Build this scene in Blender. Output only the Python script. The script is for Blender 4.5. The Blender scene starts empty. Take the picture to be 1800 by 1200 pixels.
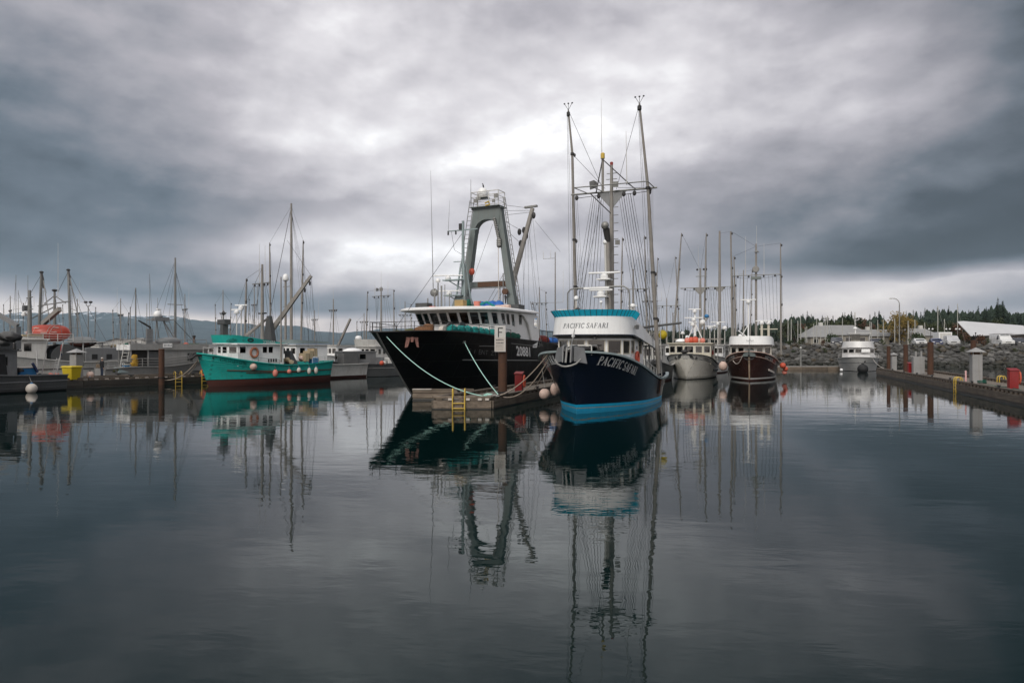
import bpy, bmesh, math, random
from mathutils import Vector, Matrix, noise as mnoise

# ------------------------------------------------------------------ camera
SC = bpy.context.scene
COL = SC.collection
R = math.radians
CAMZ = 3.7          # eye height above the water
FPX = 1200.0        # focal length in pixels of the 1800 px wide photograph
cam_d = bpy.data.cameras.new("camera")
cam_d.sensor_width = 36.0
cam_d.lens = 24.0
cam_d.clip_start = 0.1
cam_d.clip_end = 60000
cam = bpy.data.objects.new("camera", cam_d)
COL.objects.link(cam)
cam.location = (0, 0, 3.48)
cam_d.shift_y = 7.0 / 1800.0      # horizon a little below the middle of the frame
cam.rotation_euler = (R(90), 0, 0)
SC.camera = cam

# ------------------------------------------------------------------ node helper
class G:
    """short-hand for building node trees"""
    def __init__(s, nt):
        s.nt = nt
    def n(s, t, **kw):
        nd = s.nt.nodes.new(t)
        for k, v in kw.items():
            setattr(nd, k, v)
        return nd
    def put(s, sock, v):
        if isinstance(v, bpy.types.NodeSocket):
            s.nt.links.new(v, sock)
        elif v is not None:
            sock.default_value = v
    def m(s, op, a, b=None, c=None, clamp=False):
        nd = s.n('ShaderNodeMath', operation=op, use_clamp=clamp)
        for i, v in enumerate((a, b, c)):
            s.put(nd.inputs[i], v)
        return nd.outputs[0]
    def vm(s, op, a, b=None, scale=None):
        nd = s.n('ShaderNodeVectorMath', operation=op)
        s.put(nd.inputs[0], a)
        s.put(nd.inputs[1], b)
        if scale is not None:
            s.put(nd.inputs['Scale'], scale)
        return nd.outputs['Value'] if op in ('DOT_PRODUCT', 'LENGTH') else nd.outputs[0]
    def xyz(s, x, y, z):
        nd = s.n('ShaderNodeCombineXYZ')
        for i, v in enumerate((x, y, z)):
            s.put(nd.inputs[i], v)
        return nd.outputs[0]
    def sep(s, v):
        nd = s.n('ShaderNodeSeparateXYZ')
        s.put(nd.inputs[0], v)
        return nd.outputs
    def noise(s, vec, scale=1.0, detail=4.0, rough=0.55, dist=0.0, color=False):
        nd = s.n('ShaderNodeTexNoise')
        s.put(nd.inputs['Vector'], vec)
        s.put(nd.inputs['Scale'], scale)
        s.put(nd.inputs['Detail'], detail)
        s.put(nd.inputs['Roughness'], rough)
        s.put(nd.inputs['Distortion'], dist)
        return nd.outputs['Color' if color else 'Fac']
    def mix(s, f, a, b, mode='MIX'):
        nd = s.n('ShaderNodeMix', data_type='RGBA', blend_type=mode)
        s.put(nd.inputs[0], f)
        s.put(nd.inputs[6], a)
        s.put(nd.inputs[7], b)
        return nd.outputs[2]
    def ramp(s, f, stops, interp='LINEAR'):
        nd = s.n('ShaderNodeValToRGB')
        cr = nd.color_ramp
        cr.interpolation = interp
        while len(cr.elements) < len(stops):
            cr.elements.new(0.5)
        for e, (p, c) in zip(cr.elements, stops):
            e.position = p
            e.color = c if len(c) == 4 else (c[0], c[1], c[2], 1)
        s.put(nd.inputs[0], f)
        return nd.outputs[0]
    def mr(s, v, a, b, c=0.0, d=1.0, smooth=False):
        nd = s.n('ShaderNodeMapRange', interpolation_type='SMOOTHSTEP' if smooth else 'LINEAR')
        for i, x in enumerate((v, a, b, c, d)):
            s.put(nd.inputs[i], x)
        return nd.outputs[0]

def lin(r, g, b):
    """sRGB 0..255 -> linear"""
    def f(c):
        c /= 255.0
        return c / 12.92 if c <= 0.04045 else ((c + 0.055) / 1.055) ** 2.4
    return (f(r), f(g), f(b), 1.0)

# ------------------------------------------------------------------ sky, sun, exposure
SUN_EL, SUN_AZ = R(36), R(208)      # behind and to the left of the camera, veiled by cloud
world = bpy.data.worlds.new("World")
SC.world = world
world.use_nodes = True
wt = world.node_tree
wt.nodes.clear()
g = G(wt)
d3 = g.n('ShaderNodeTexCoord').outputs['Generated']
x_, y_, z_ = g.sep(d3)
az = g.m('ARCTAN2', x_, y_)
el = g.m('ARCSINE', z_)
zc = g.m('ADD', g.m('MAXIMUM', z_, 0.0), 0.22)
plane = g.xyz(g.m('DIVIDE', x_, zc), g.m('DIVIDE', y_, zc), 0.37)     # cloud deck seen in perspective
nB = g.noise(plane, 1.6, 5, 0.56)
ae = g.xyz(g.m('MULTIPLY', az, 3.0), g.m('MULTIPLY', el, 5.6), 1.7)
nC = g.noise(ae, 1.45, 6, 0.55)
nE = g.noise(g.vm('ADD', ae, (-0.04, 0.12, 0.0)), 1.45, 6, 0.55)      # the same field a little higher: lit crests, shaded bellies
nD = g.noise(g.vm('ADD', ae, (0, 0, 3.5)), 1.5, 2, 0.55)
waz = g.m('MULTIPLY_ADD', g.m('SUBTRACT', nD, 0.5), 0.11, az)
wk_ = g.mr(el, R(1.5), R(9.0), 0.16, 1.0)       # cloud edges low over the horizon lie flat
wel = g.m('MULTIPLY_ADD', g.m('SUBTRACT', nC, 0.5), g.m('MULTIPLY', wk_, 0.095), el)
wel = g.m('MULTIPLY_ADD', g.m('SUBTRACT', nB, 0.5), g.m('MULTIPLY', wk_, 0.03), wel)
# broad light and dark fields of the cloud deck, by elevation (rows) and azimuth (columns), in display grey levels
SKYX = [0, 150, 300, 450, 600, 750, 900, 1050, 1200, 1350, 1500, 1650, 1800]
SKY = [(585, (215, 215, 212, 215, 210, 180, 160, 150, 155, 172, 188, 186, 180)),
       (562, (222, 220, 215, 205, 205, 175, 155, 148, 155, 185, 200, 195, 172)),
       (543, (215, 200, 150, 112, 118, 145, 158, 148, 158, 195, 214, 200, 130)),
       (522, (165, 122, 108, 112, 138, 175, 182, 165, 170, 196, 217, 214, 165)),
       (497, (118, 118, 138, 180, 200, 212, 208, 182, 176, 180, 198, 210, 205)),
       (466, (112, 126, 155, 212, 232, 230, 216, 190, 165, 120, 74, 54, 62)),
       (430, (104, 126, 148, 226, 245, 240, 224, 202, 172, 130, 88, 60, 58)),
       (390, (102, 110, 114, 178, 218, 218, 212, 195, 168, 142, 110, 84, 72)),
       (340, (108, 110, 118, 150, 186, 208, 215, 204, 172, 154, 138, 112, 96)),
       (290, (116, 128, 150, 178, 208, 226, 234, 222, 184, 162, 156, 138, 104)),
       (210, (124, 142, 165, 196, 222, 232, 240, 234, 212, 190, 188, 160, 106)),
       (110, (156, 165, 166, 194, 215, 216, 226, 235, 224, 204, 198, 164, 104)),
       (20, (162, 176, 172, 193, 214, 202, 193, 200, 212, 185, 165, 145, 106))]
val, prev_e = None, 0.0
fa = g.mr(waz, -math.pi, math.pi, 0.0, 1.0)
for (py, row) in SKY:
    stops = [(0.0, (.92, .92, .92))] + [((math.atan((x - 900) / FPX) / math.pi + 1) / 2, (v / 255.0,) * 3) for x, v in zip(SKYX, row)] + [(1.0, (.92, .92, .92))]
    r_ = g.ramp(fa, stops, 'LINEAR')
    e_ = math.atan((607 - py) / FPX * 0.93)
    val = r_ if val is None else g.m('MULTIPLY_ADD', g.m('SUBTRACT', r_, val), g.mr(wel, prev_e, e_, 0.0, 1.0), val)
    prev_e = e_
val = g.m('MULTIPLY_ADD', g.m('SUBTRACT', val, 0.66), 1.12, 0.645)
val = g.m('ADD', val, g.mr(el, R(27), R(75), 0.0, 0.30))
val = g.m('ADD', val, g.mr(el, R(2.5), R(6.0), 0.055, 0.0, True))
val = g.m('MULTIPLY_ADD', g.m('SUBTRACT', nB, 0.5), 0.11, val)
val = g.m('MULTIPLY_ADD', g.m('SUBTRACT', nC, 0.5), 0.10, val)
val = g.m('MULTIPLY_ADD', g.m('SUBTRACT', nC, nE), 0.50, val)
cl = g.ramp(val, [(0.0, (.012, .017, .022)), (0.27, lin(68, 76, 85)), (0.43, lin(107, 114, 124)), (0.58, lin(149, 148, 156)),
                  (0.73, lin(186, 183, 190)), (0.88, lin(230, 227, 231)), (0.95, (0.97, 0.96, 0.98)), (1.0, (1.2, 1.19, 1.21))])
# warmer light below the cloud edge, cooler in the shaded belly on the left
warm = g.mr(el, R(1.0), R(7.0), 1.0, 0.0, True)
cl = g.mix(g.m('MULTIPLY', warm, g.mr(val, 0.62, 0.9)), cl, (1.12, 1.0, 0.90, 1), 'MULTIPLY')
cool = g.m('MULTIPLY', g.mr(az, R(-4), R(-30), 0.0, 1.0, True), g.mr(val, 0.7, 0.4))
cl = g.mix(cool, cl, (0.93, 1.01, 1.05, 1), 'MULTIPLY')
sky = g.n('ShaderNodeTexSky', sky_type='NISHITA', sun_disc=False, sun_elevation=SUN_EL, sun_rotation=SUN_AZ,
          air_density=1.0, dust_density=2.0)
blue = g.mix(1.0, sky.outputs[0], (0.09, 0.09, 0.09, 1), 'MULTIPLY')
cover = g.mr(g.m('ADD', nB, g.mr(el, R(0), R(6), 0.0, 0.4)), 0.36, 0.56, 0.72, 0.99)
tot = g.mix(1.0, g.mix(cover, blue, cl), (0.90, 0.90, 0.90, 1), 'MULTIPLY')
bg = g.n('ShaderNodeBackground')
g.put(bg.inputs[0], tot)
bg.inputs[1].default_value = 1.0
wo = g.n('ShaderNodeOutputWorld')
wt.links.new(bg.outputs[0], wo.inputs[0])

sun_d = bpy.data.lights.new("sun", 'SUN')
sun_d.energy = 1.5
sun_d.angle = R(22)
sun_d.color = (1.0, 0.95, 0.88)
sun = bpy.data.objects.new("sun", sun_d)
COL.objects.link(sun)
# Nishita's sun_rotation turns clockwise from +Y
sdir = Vector((math.sin(SUN_AZ) * math.cos(SUN_EL), math.cos(SUN_AZ) * math.cos(SUN_EL), math.sin(SUN_EL)))
sun.rotation_euler = (-sdir).to_track_quat('-Z', 'Y').to_euler()
sun.location = (-20, -20, 60)

SC.view_settings.view_transform = 'Standard'
SC.view_settings.look = 'None'
SC.view_settings.exposure = 0.20
SC.view_settings.gamma = 1.0
SC.render.engine = 'CYCLES'
SC.cycles.max_bounces = 8
SC.cycles.volume_bounces = 1
SC.cycles.transparent_max_bounces = 12
SC.cycles.use_denoising = True
SC.cycles.caustics_reflective = False
SC.cycles.caustics_refractive = False
SC.cycles.sample_clamp_indirect = 6.0

# ------------------------------------------------------------------ materials
MATS = {}
def mat(name, col, rough=0.6, metal=0.0, var=0.12, scale=2.0, bump=0.0, bscale=18.0, streak=0.0, streak_col=(0.10, 0.05, 0.025),
        coat=0.0, spec=0.5, grime=0.0, emit=None, seams=None, wl=0.0):
    """painted or bare surface: base colour with uneven wear, run-down streaks and grime patches"""
    if name in MATS:
        return MATS[name]
    mt = bpy.data.materials.new(name)
    mt.use_nodes = True
    nt = mt.node_tree
    bs = nt.nodes['Principled BSDF']
    k = G(nt)
    tc = k.n('ShaderNodeTexCoord').outputs['Object']
    c4 = (col[0], col[1], col[2], 1)
    nz = k.noise(tc, scale, 5, 0.6)
    f = k.mr(nz, 0.25, 0.75, 1 - var, 1 + var)
    cc = k.mix(1.0, c4, k.xyz(f, f, f), 'MULTIPLY')
    if streak > 0:
        sv = k.vm('MULTIPLY', tc, (5.0, 5.0, 0.35))
        sn = k.noise(sv, 1.6, 5, 0.65)
        big = k.noise(tc, 0.55, 3, 0.5)
        sf = k.m('MULTIPLY', k.mr(k.m('ADD', sn, k.m('MULTIPLY', big, 0.35)), 0.66, 0.86), streak, clamp=True)
        cc = k.mix(sf, cc, (streak_col[0], streak_col[1], streak_col[2], 1))
    if grime > 0:
        gn = k.noise(tc, scale * 2.3, 6, 0.7)
        gf = k.m('MULTIPLY', k.mr(gn, 0.52, 0.72), grime, clamp=True)
        cc = k.mix(gf, cc, (0.045, 0.042, 0.036, 1))
    hx, hy, hz = k.sep(tc)
    if wl > 0:      # weed and scum along the waterline
        wn = k.noise(k.vm('MULTIPLY', tc, (2.0, 2.0, 0.5)), 2.2, 5, 0.65)
        wf = k.mr(k.m('SUBTRACT', hz, k.m('MULTIPLY', wn, 0.42)), 0.16, -0.10, 0.0, 1.0)
        cc = k.mix(k.m('MULTIPLY', wf, wl, clamp=True), cc, (0.035, 0.036, 0.024, 1))
    seam = None
    if seams:       # (length, height) of steel plates or strakes; a thin dirty joint, slightly raised
        vv = k.xyz(k.m('DIVIDE', hy, seams[0]), k.m('DIVIDE', hz, seams[1]), 0.0)
        br_ = k.n('ShaderNodeTexBrick')
        k.put(br_.inputs['Vector'], vv)
        br_.inputs['Scale'].default_value = 1.0
        br_.inputs['Mortar Size'].default_value = seams[2]
        br_.inputs['Mortar Smooth'].default_value = 0.6
        br_.inputs['Brick Width'].default_value = 1.0
        br_.inputs['Row Height'].default_value = 1.0
        seam = br_.outputs['Fac']
        cc = k.mix(k.m('MULTIPLY', seam, 0.3), cc, (0.03, 0.027, 0.024, 1))
        scr = k.noise(k.vm('MULTIPLY', tc, (1.0, 0.35, 9.0)), 2.0, 6, 0.7)
        cc = k.mix(k.mr(scr, 0.66, 0.78, 0.0, 0.10), cc, (0.20, 0.19, 0.175, 1))     # scuffs
    k.put(bs.inputs['Base Color'], cc)
    rr = k.mr(nz, 0.3, 0.7, max(rough - 0.08, 0.02), min(rough + 0.1, 1.0))
    k.put(bs.inputs['Roughness'], rr)
    bs.inputs['Metallic'].default_value = metal
    bs.inputs['Specular IOR Level'].default_value = spec
    bs.inputs['Coat Weight'].default_value = coat
    bs.inputs['Coat Roughness'].default_value = 0.15
    if seam is not None:
        bp = k.n('ShaderNodeBump')
        bp.inputs['Distance'].default_value = 0.02
        k.put(bp.inputs['Height'], k.m('ADD', seam, k.m('MULTIPLY', k.noise(tc, 0.9, 3, 0.5), 1.6)))
        nt.links.new(bp.outputs[0], bs.inputs['Normal'])
    if bump > 0:
        bp = k.n('ShaderNodeBump')
        bp.inputs['Strength'].default_value = 1.0
        bp.inputs['Distance'].default_value = bump
        k.put(bp.inputs['Height'], k.noise(tc, bscale, 4, 0.6))
        nt.links.new(bp.outputs[0], bs.inputs['Normal'])
    if emit:
        bs.inputs['Emission Color'].default_value = (*emit[:3], 1)
        bs.inputs['Emission Strength'].default_value = emit[3]
    MATS[name] = mt
    return mt

def wood_mat(name, c1, c2, axis=1, rough=0.85, wet=0.0):
    if name in MATS:
        return MATS[name]
    mt = bpy.data.materials.new(name)
    mt.use_nodes = True
    nt = mt.node_tree
    bs = nt.nodes['Principled BSDF']
    k = G(nt)
    tc = k.n('ShaderNodeTexCoord').outputs['Object']
    oi = k.n('ShaderNodeObjectInfo').outputs['Random']
    sc = [9.0, 9.0, 9.0]
    sc[axis] = 0.6
    v = k.vm('ADD', k.vm('MULTIPLY', tc, tuple(sc)), k.xyz(k.m('MULTIPLY', oi, 37.0), 0.0, k.m('MULTIPLY', oi, 11.0)))
    n1 = k.noise(v, 1.2, 6, 0.65, 0.4)
    n2 = k.noise(tc, 1.1, 4, 0.6)
    cc = k.mix(k.mr(n1, 0.3, 0.7), (*c1, 1), (*c2, 1))
    f = k.m('MULTIPLY', k.mr(n2, 0.25, 0.75, 0.65, 1.2), k.mr(oi, 0.0, 1.0, 0.75, 1.2))
    cc = k.mix(1.0, cc, k.xyz(f, f, f), 'MULTIPLY')
    k.put(bs.inputs['Base Color'], cc)
    bs.inputs['Roughness'].default_value = rough
    bp = k.n('ShaderNodeBump')
    bp.inputs['Distance'].default_value = 0.006
    k.put(bp.inputs['Height'], n1)
    nt.links.new(bp.outputs[0], bs.inputs['Normal'])
    MATS[name] = mt
    return mt

def glass_mat(name, tint=(0.32, 0.36, 0.36), refl=1.0):
    if name in MATS:
        return MATS[name]
    mt = bpy.data.materials.new(name)
    mt.use_nodes = True
    nt = mt.node_tree
    nt.nodes.clear()
    k = G(nt)
    tr = k.n('ShaderNodeBsdfTransparent')
    tr.inputs[0].default_value = (*tint, 1)
    gl = k.n('ShaderNodeBsdfGlossy')
    gl.inputs['Roughness'].default_value = 0.04
    gl.inputs[0].default_value = (refl, refl, refl, 1)
    fr = k.n('ShaderNodeFresnel')
    fr.inputs[0].default_value = 1.75
    mx = k.n('ShaderNodeMixShader')
    nt.links.new(fr.outputs[0], mx.inputs[0])
    nt.links.new(tr.outputs[0], mx.inputs[1])
    nt.links.new(gl.outputs[0], mx.inputs[2])
    o = k.n('ShaderNodeOutputMaterial')
    nt.links.new(mx.outputs[0], o.inputs[0])
    MATS[name] = mt
    return mt

M = dict(
    white=mat('white_paint', (0.83, 0.83, 0.81), 0.42, var=0.05, scale=1.2, streak=0.16, streak_col=(0.42, 0.36, 0.28), coat=0.15),
    white2=mat('aged_white_paint', (0.5704, 0.5612, 0.5244), 0.5, var=0.09, scale=1.4, streak=0.35, streak_col=(0.30, 0.23, 0.16), grime=0.1),
    cream=mat('cream_paint', (0.60, 0.56, 0.45), 0.5, var=0.08, streak=0.3, streak_col=(0.32, 0.22, 0.12)),
    black=mat('black_hull_paint', (0.004, 0.0045, 0.005), 0.38, var=0.25, scale=0.9, streak=0.3, streak_col=(0.022, 0.017, 0.013), spec=0.28, seams=(2.4, 1.2, 0.012), wl=0.8),
    navy=mat('navy_hull_paint', (0.006, 0.010, 0.024), 0.16, var=0.1, scale=0.7, coat=0.5, seams=(6.0, 0.5, 0.008), wl=0.0),
    cyan=mat('cyan_paint', (0.012, 0.40, 0.68), 0.4, var=0.12, scale=1.0, grime=0.12, wl=0.35),
    visor=mat('cyan_visor_acrylic', (0.02, 0.45, 0.60), 0.25, var=0.08, coat=0.3),
    teal=mat('teal_hull_paint', (0.0144, 0.4000, 0.3440), 0.4, var=0.10, scale=0.8, streak=0.3, streak_col=(0.06, 0.17, 0.13), coat=0.1, seams=(4.5, 0.19, 0.03)),
    antifoul=mat('oxide_red_antifouling', (0.0735, 0.0210, 0.0140), 0.75, var=0.2, grime=0.4),
    brown=mat('dark_brown_hull_paint', (0.042, 0.014, 0.010), 0.34, var=0.15, scale=0.8, coat=0.2, streak=0.2, streak_col=(0.09, 0.05, 0.035), seams=(5.0, 0.22, 0.02)),
    beige=mat('weathered_white_hull', (0.78, 0.75, 0.67), 0.48, var=0.06, scale=0.7, streak=0.25, streak_col=(0.38, 0.27, 0.14), grime=0.06, seams=(5.0, 0.22, 0.012), wl=0.6),
    alu=mat('weathered_aluminium', (0.1950, 0.1988, 0.1988), 0.5, metal=0.35, var=0.14, scale=1.3, streak=0.35, streak_col=(0.14, 0.13, 0.12), grime=0.15),
    alu2=mat('bright_aluminium', (0.58, 0.57, 0.55), 0.45, metal=0.25, var=0.08, scale=1.6, streak=0.25, streak_col=(0.30, 0.27, 0.23)),
    aluD=mat('dull_dark_aluminium', (0.0840, 0.0875, 0.0875), 0.55, metal=0.3, var=0.18, scale=1.0, streak=0.35, streak_col=(0.06, 0.055, 0.05), grime=0.2),
    gantry=mat('grey_green_gantry_paint', (0.1560, 0.1833, 0.1755), 0.5, var=0.12, scale=1.1, streak=0.3, streak_col=(0.13, 0.09, 0.06), grime=0.12),
    greygreen=mat('pale_blue_grey_paint', (0.2550, 0.3145, 0.3145), 0.5, var=0.1, streak=0.2),
    galv=mat('galvanised_steel', (0.2475, 0.2475, 0.2325), 0.5, metal=0.5, var=0.14, scale=3.0, streak=0.2),
    alu3=mat('mid_grey_aluminium', (0.2736, 0.2700, 0.2592), 0.5, metal=0.2, var=0.14, scale=1.4, streak=0.35, streak_col=(0.2, 0.18, 0.15), grime=0.15),
    ped=mat('weathered_pedestal_sheet', (0.2880, 0.2840, 0.2760), 0.6, metal=0.1, var=0.1, scale=1.5, streak=0.35, streak_col=(0.22, 0.19, 0.16), grime=0.1),
    mast=mat('weathered_mast_paint', (0.2542, 0.2378, 0.2132), 0.6, var=0.16, scale=2.2, streak=0.35, streak_col=(0.17, 0.12, 0.08), grime=0.15),
    wire=mat('dark_rigging_wire', (0.09, 0.09, 0.09), 0.6, metal=0.3),
    wire2=mat('pale_rigging_wire', (0.26, 0.26, 0.26), 0.6, metal=0.3),
    dark=mat('black_rubber', (0.012, 0.012, 0.012), 0.7),
    iron=mat('dark_iron', (0.045, 0.043, 0.042), 0.6, metal=0.4, grime=0.3),
    rust=mat('rusty_steel_pile', (0.0700, 0.0310, 0.0160), 0.85, var=0.35, scale=3.0, bump=0.006, streak=0.4, streak_col=(0.055, 0.026, 0.016)),
    rustS=mat('rusty_steel', (0.0960, 0.0480, 0.0270), 0.8, var=0.3, scale=4.0, grime=0.3),
    red=mat('red_box_paint', (0.2250, 0.0090, 0.0090), 0.4, var=0.1, coat=0.2),
    orange=mat('orange_buoy', (0.5270, 0.0850, 0.0425), 0.55, var=0.12, grime=0.15),
    coral=mat('faded_coral_buoy', (0.60, 0.20, 0.15), 0.6, var=0.15, grime=0.2),
    pale=mat('faded_white_buoy', (0.55, 0.50, 0.44), 0.6, var=0.14, grime=0.25),
    pinkish=mat('faded_pink_buoy', (0.56, 0.41, 0.34), 0.6, var=0.22, scale=5.0, grime=0.35),
    yellow=mat('yellow_paint', (0.5580, 0.3780, 0.0540), 0.5, var=0.1, grime=0.12),
    yellowB=mat('yellow_plastic_bin', (0.56, 0.42, 0.012), 0.5, var=0.06),
    netgreen=mat('turquoise_net', (0.012, 0.24, 0.22), 0.95, var=0.5, scale=5.0, bump=0.05, bscale=22),
    netdark=mat('dark_green_net', (0.010, 0.09, 0.06), 0.95, var=0.5, scale=5.0, bump=0.05, bscale=22),
    netrust=mat('rust_brown_net', (0.16, 0.075, 0.032), 0.95, var=0.5, scale=7.0, bump=0.05, bscale=26, grime=0.3),
    netolive=mat('olive_net', (0.10, 0.10, 0.03), 0.95, var=0.5, scale=7.0, bump=0.05, bscale=26, grime=0.3),
    tarp=mat('blue_tarpaulin', (0.015, 0.12, 0.42), 0.5, var=0.15, bump=0.03, bscale=6),
    ropeT=mat('mint_green_rope', (0.38, 0.64, 0.55), 0.85, var=0.15, scale=9),
    rope=mat('tan_rope', (0.40, 0.33, 0.26), 0.9, var=0.2, scale=9),
    ropeG=mat('grey_rope', (0.30, 0.29, 0.27), 0.9, var=0.2, scale=9),
    lettersW=mat('white_lettering', (0.70, 0.70, 0.68), 0.5, var=0.05),
    lettersF=mat('faded_white_lettering', (0.1350, 0.1350, 0.1305), 0.6, var=0.4, scale=6),
    lettersD=mat('dark_lettering', (0.03, 0.035, 0.05), 0.5, var=0.1),
    lettersG=mat('dark_green_lettering', (0.008, 0.13, 0.105), 0.5, var=0.1),
    lettersB=mat('grey_brown_lettering', (0.20, 0.18, 0.17), 0.6, var=0.2),
    gold=mat('gold_pinstripe', (0.40, 0.26, 0.06), 0.4),
    deckgrey=mat('grey_deck_paint', (0.1105, 0.1105, 0.1073), 0.8, var=0.2, grime=0.3),
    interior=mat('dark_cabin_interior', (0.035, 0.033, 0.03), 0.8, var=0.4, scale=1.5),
    blueP=mat('blue_plastic', (0.02, 0.16, 0.36), 0.5),
    tan=mat('tan_plastic', (0.4160, 0.3360, 0.2160), 0.65, var=0.12, grime=0.15),
    raftorange=mat('orange_rescue_boat', (0.38, 0.042, 0.018), 0.45, var=0.08, grime=0.12),
    grp=mat('grey_inflatable', (0.20, 0.21, 0.21), 0.6, var=0.1),
    cardboard=mat('tan_box', (0.35, 0.24, 0.10), 0.8),
    green=mat('green_paint', (0.015, 0.16, 0.06), 0.5),
    concrete=mat('aged_concrete', (0.30, 0.285, 0.26), 0.9, var=0.18, bump=0.01, grime=0.3),
    skin=mat('skin', (0.45, 0.28, 0.20), 0.6),
    denim=mat('dark_denim', (0.02, 0.03, 0.055), 0.9, var=0.2),
    jacket=mat('black_jacket', (0.012, 0.012, 0.014), 0.85, var=0.2),
    glass=glass_mat('cabin_window_glass', (0.30, 0.33, 0.32)),
    glassD=glass_mat('dark_cabin_window_glass', (0.10, 0.11, 0.11)),
    plank=wood_mat('weathered_deck_planks', (0.0960, 0.0800, 0.0640), (0.2080, 0.1800, 0.1480), axis=0),
    timber=wood_mat('weathered_timber', (0.0638, 0.0510, 0.0382), (0.1785, 0.1445, 0.1105), axis=1),
    timberX=wood_mat('weathered_cross_timber', (0.1025, 0.0779, 0.0574), (0.2460, 0.1968, 0.1476), axis=0),
    wet=wood_mat('wet_and_shade_timber', (0.02, 0.018, 0.014), (0.055, 0.047, 0.036), axis=1, rough=0.45),  # waterline timbers; its dark tone also stands in for shade on left fascia
    wetX=wood_mat('wet_dark_cross_timber', (0.02, 0.018, 0.014), (0.055, 0.047, 0.036), axis=0, rough=0.45),
)

def translucent(m, amount):
    nt = m.node_tree
    bs = nt.nodes['Principled BSDF']
    k = G(nt)
    tl = k.n('ShaderNodeBsdfTranslucent')
    nt.links.new(bs.inputs['Base Color'].links[0].from_socket, tl.inputs[0])
    mx = k.n('ShaderNodeMixShader')
    mx.inputs[0].default_value = amount
    nt.links.new(bs.outputs[0], mx.inputs[1])
    nt.links.new(tl.outputs[0], mx.inputs[2])
    nt.links.new(mx.outputs[0], nt.nodes['Material Output'].inputs[0])
translucent(M['visor'], 0.6)

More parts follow.
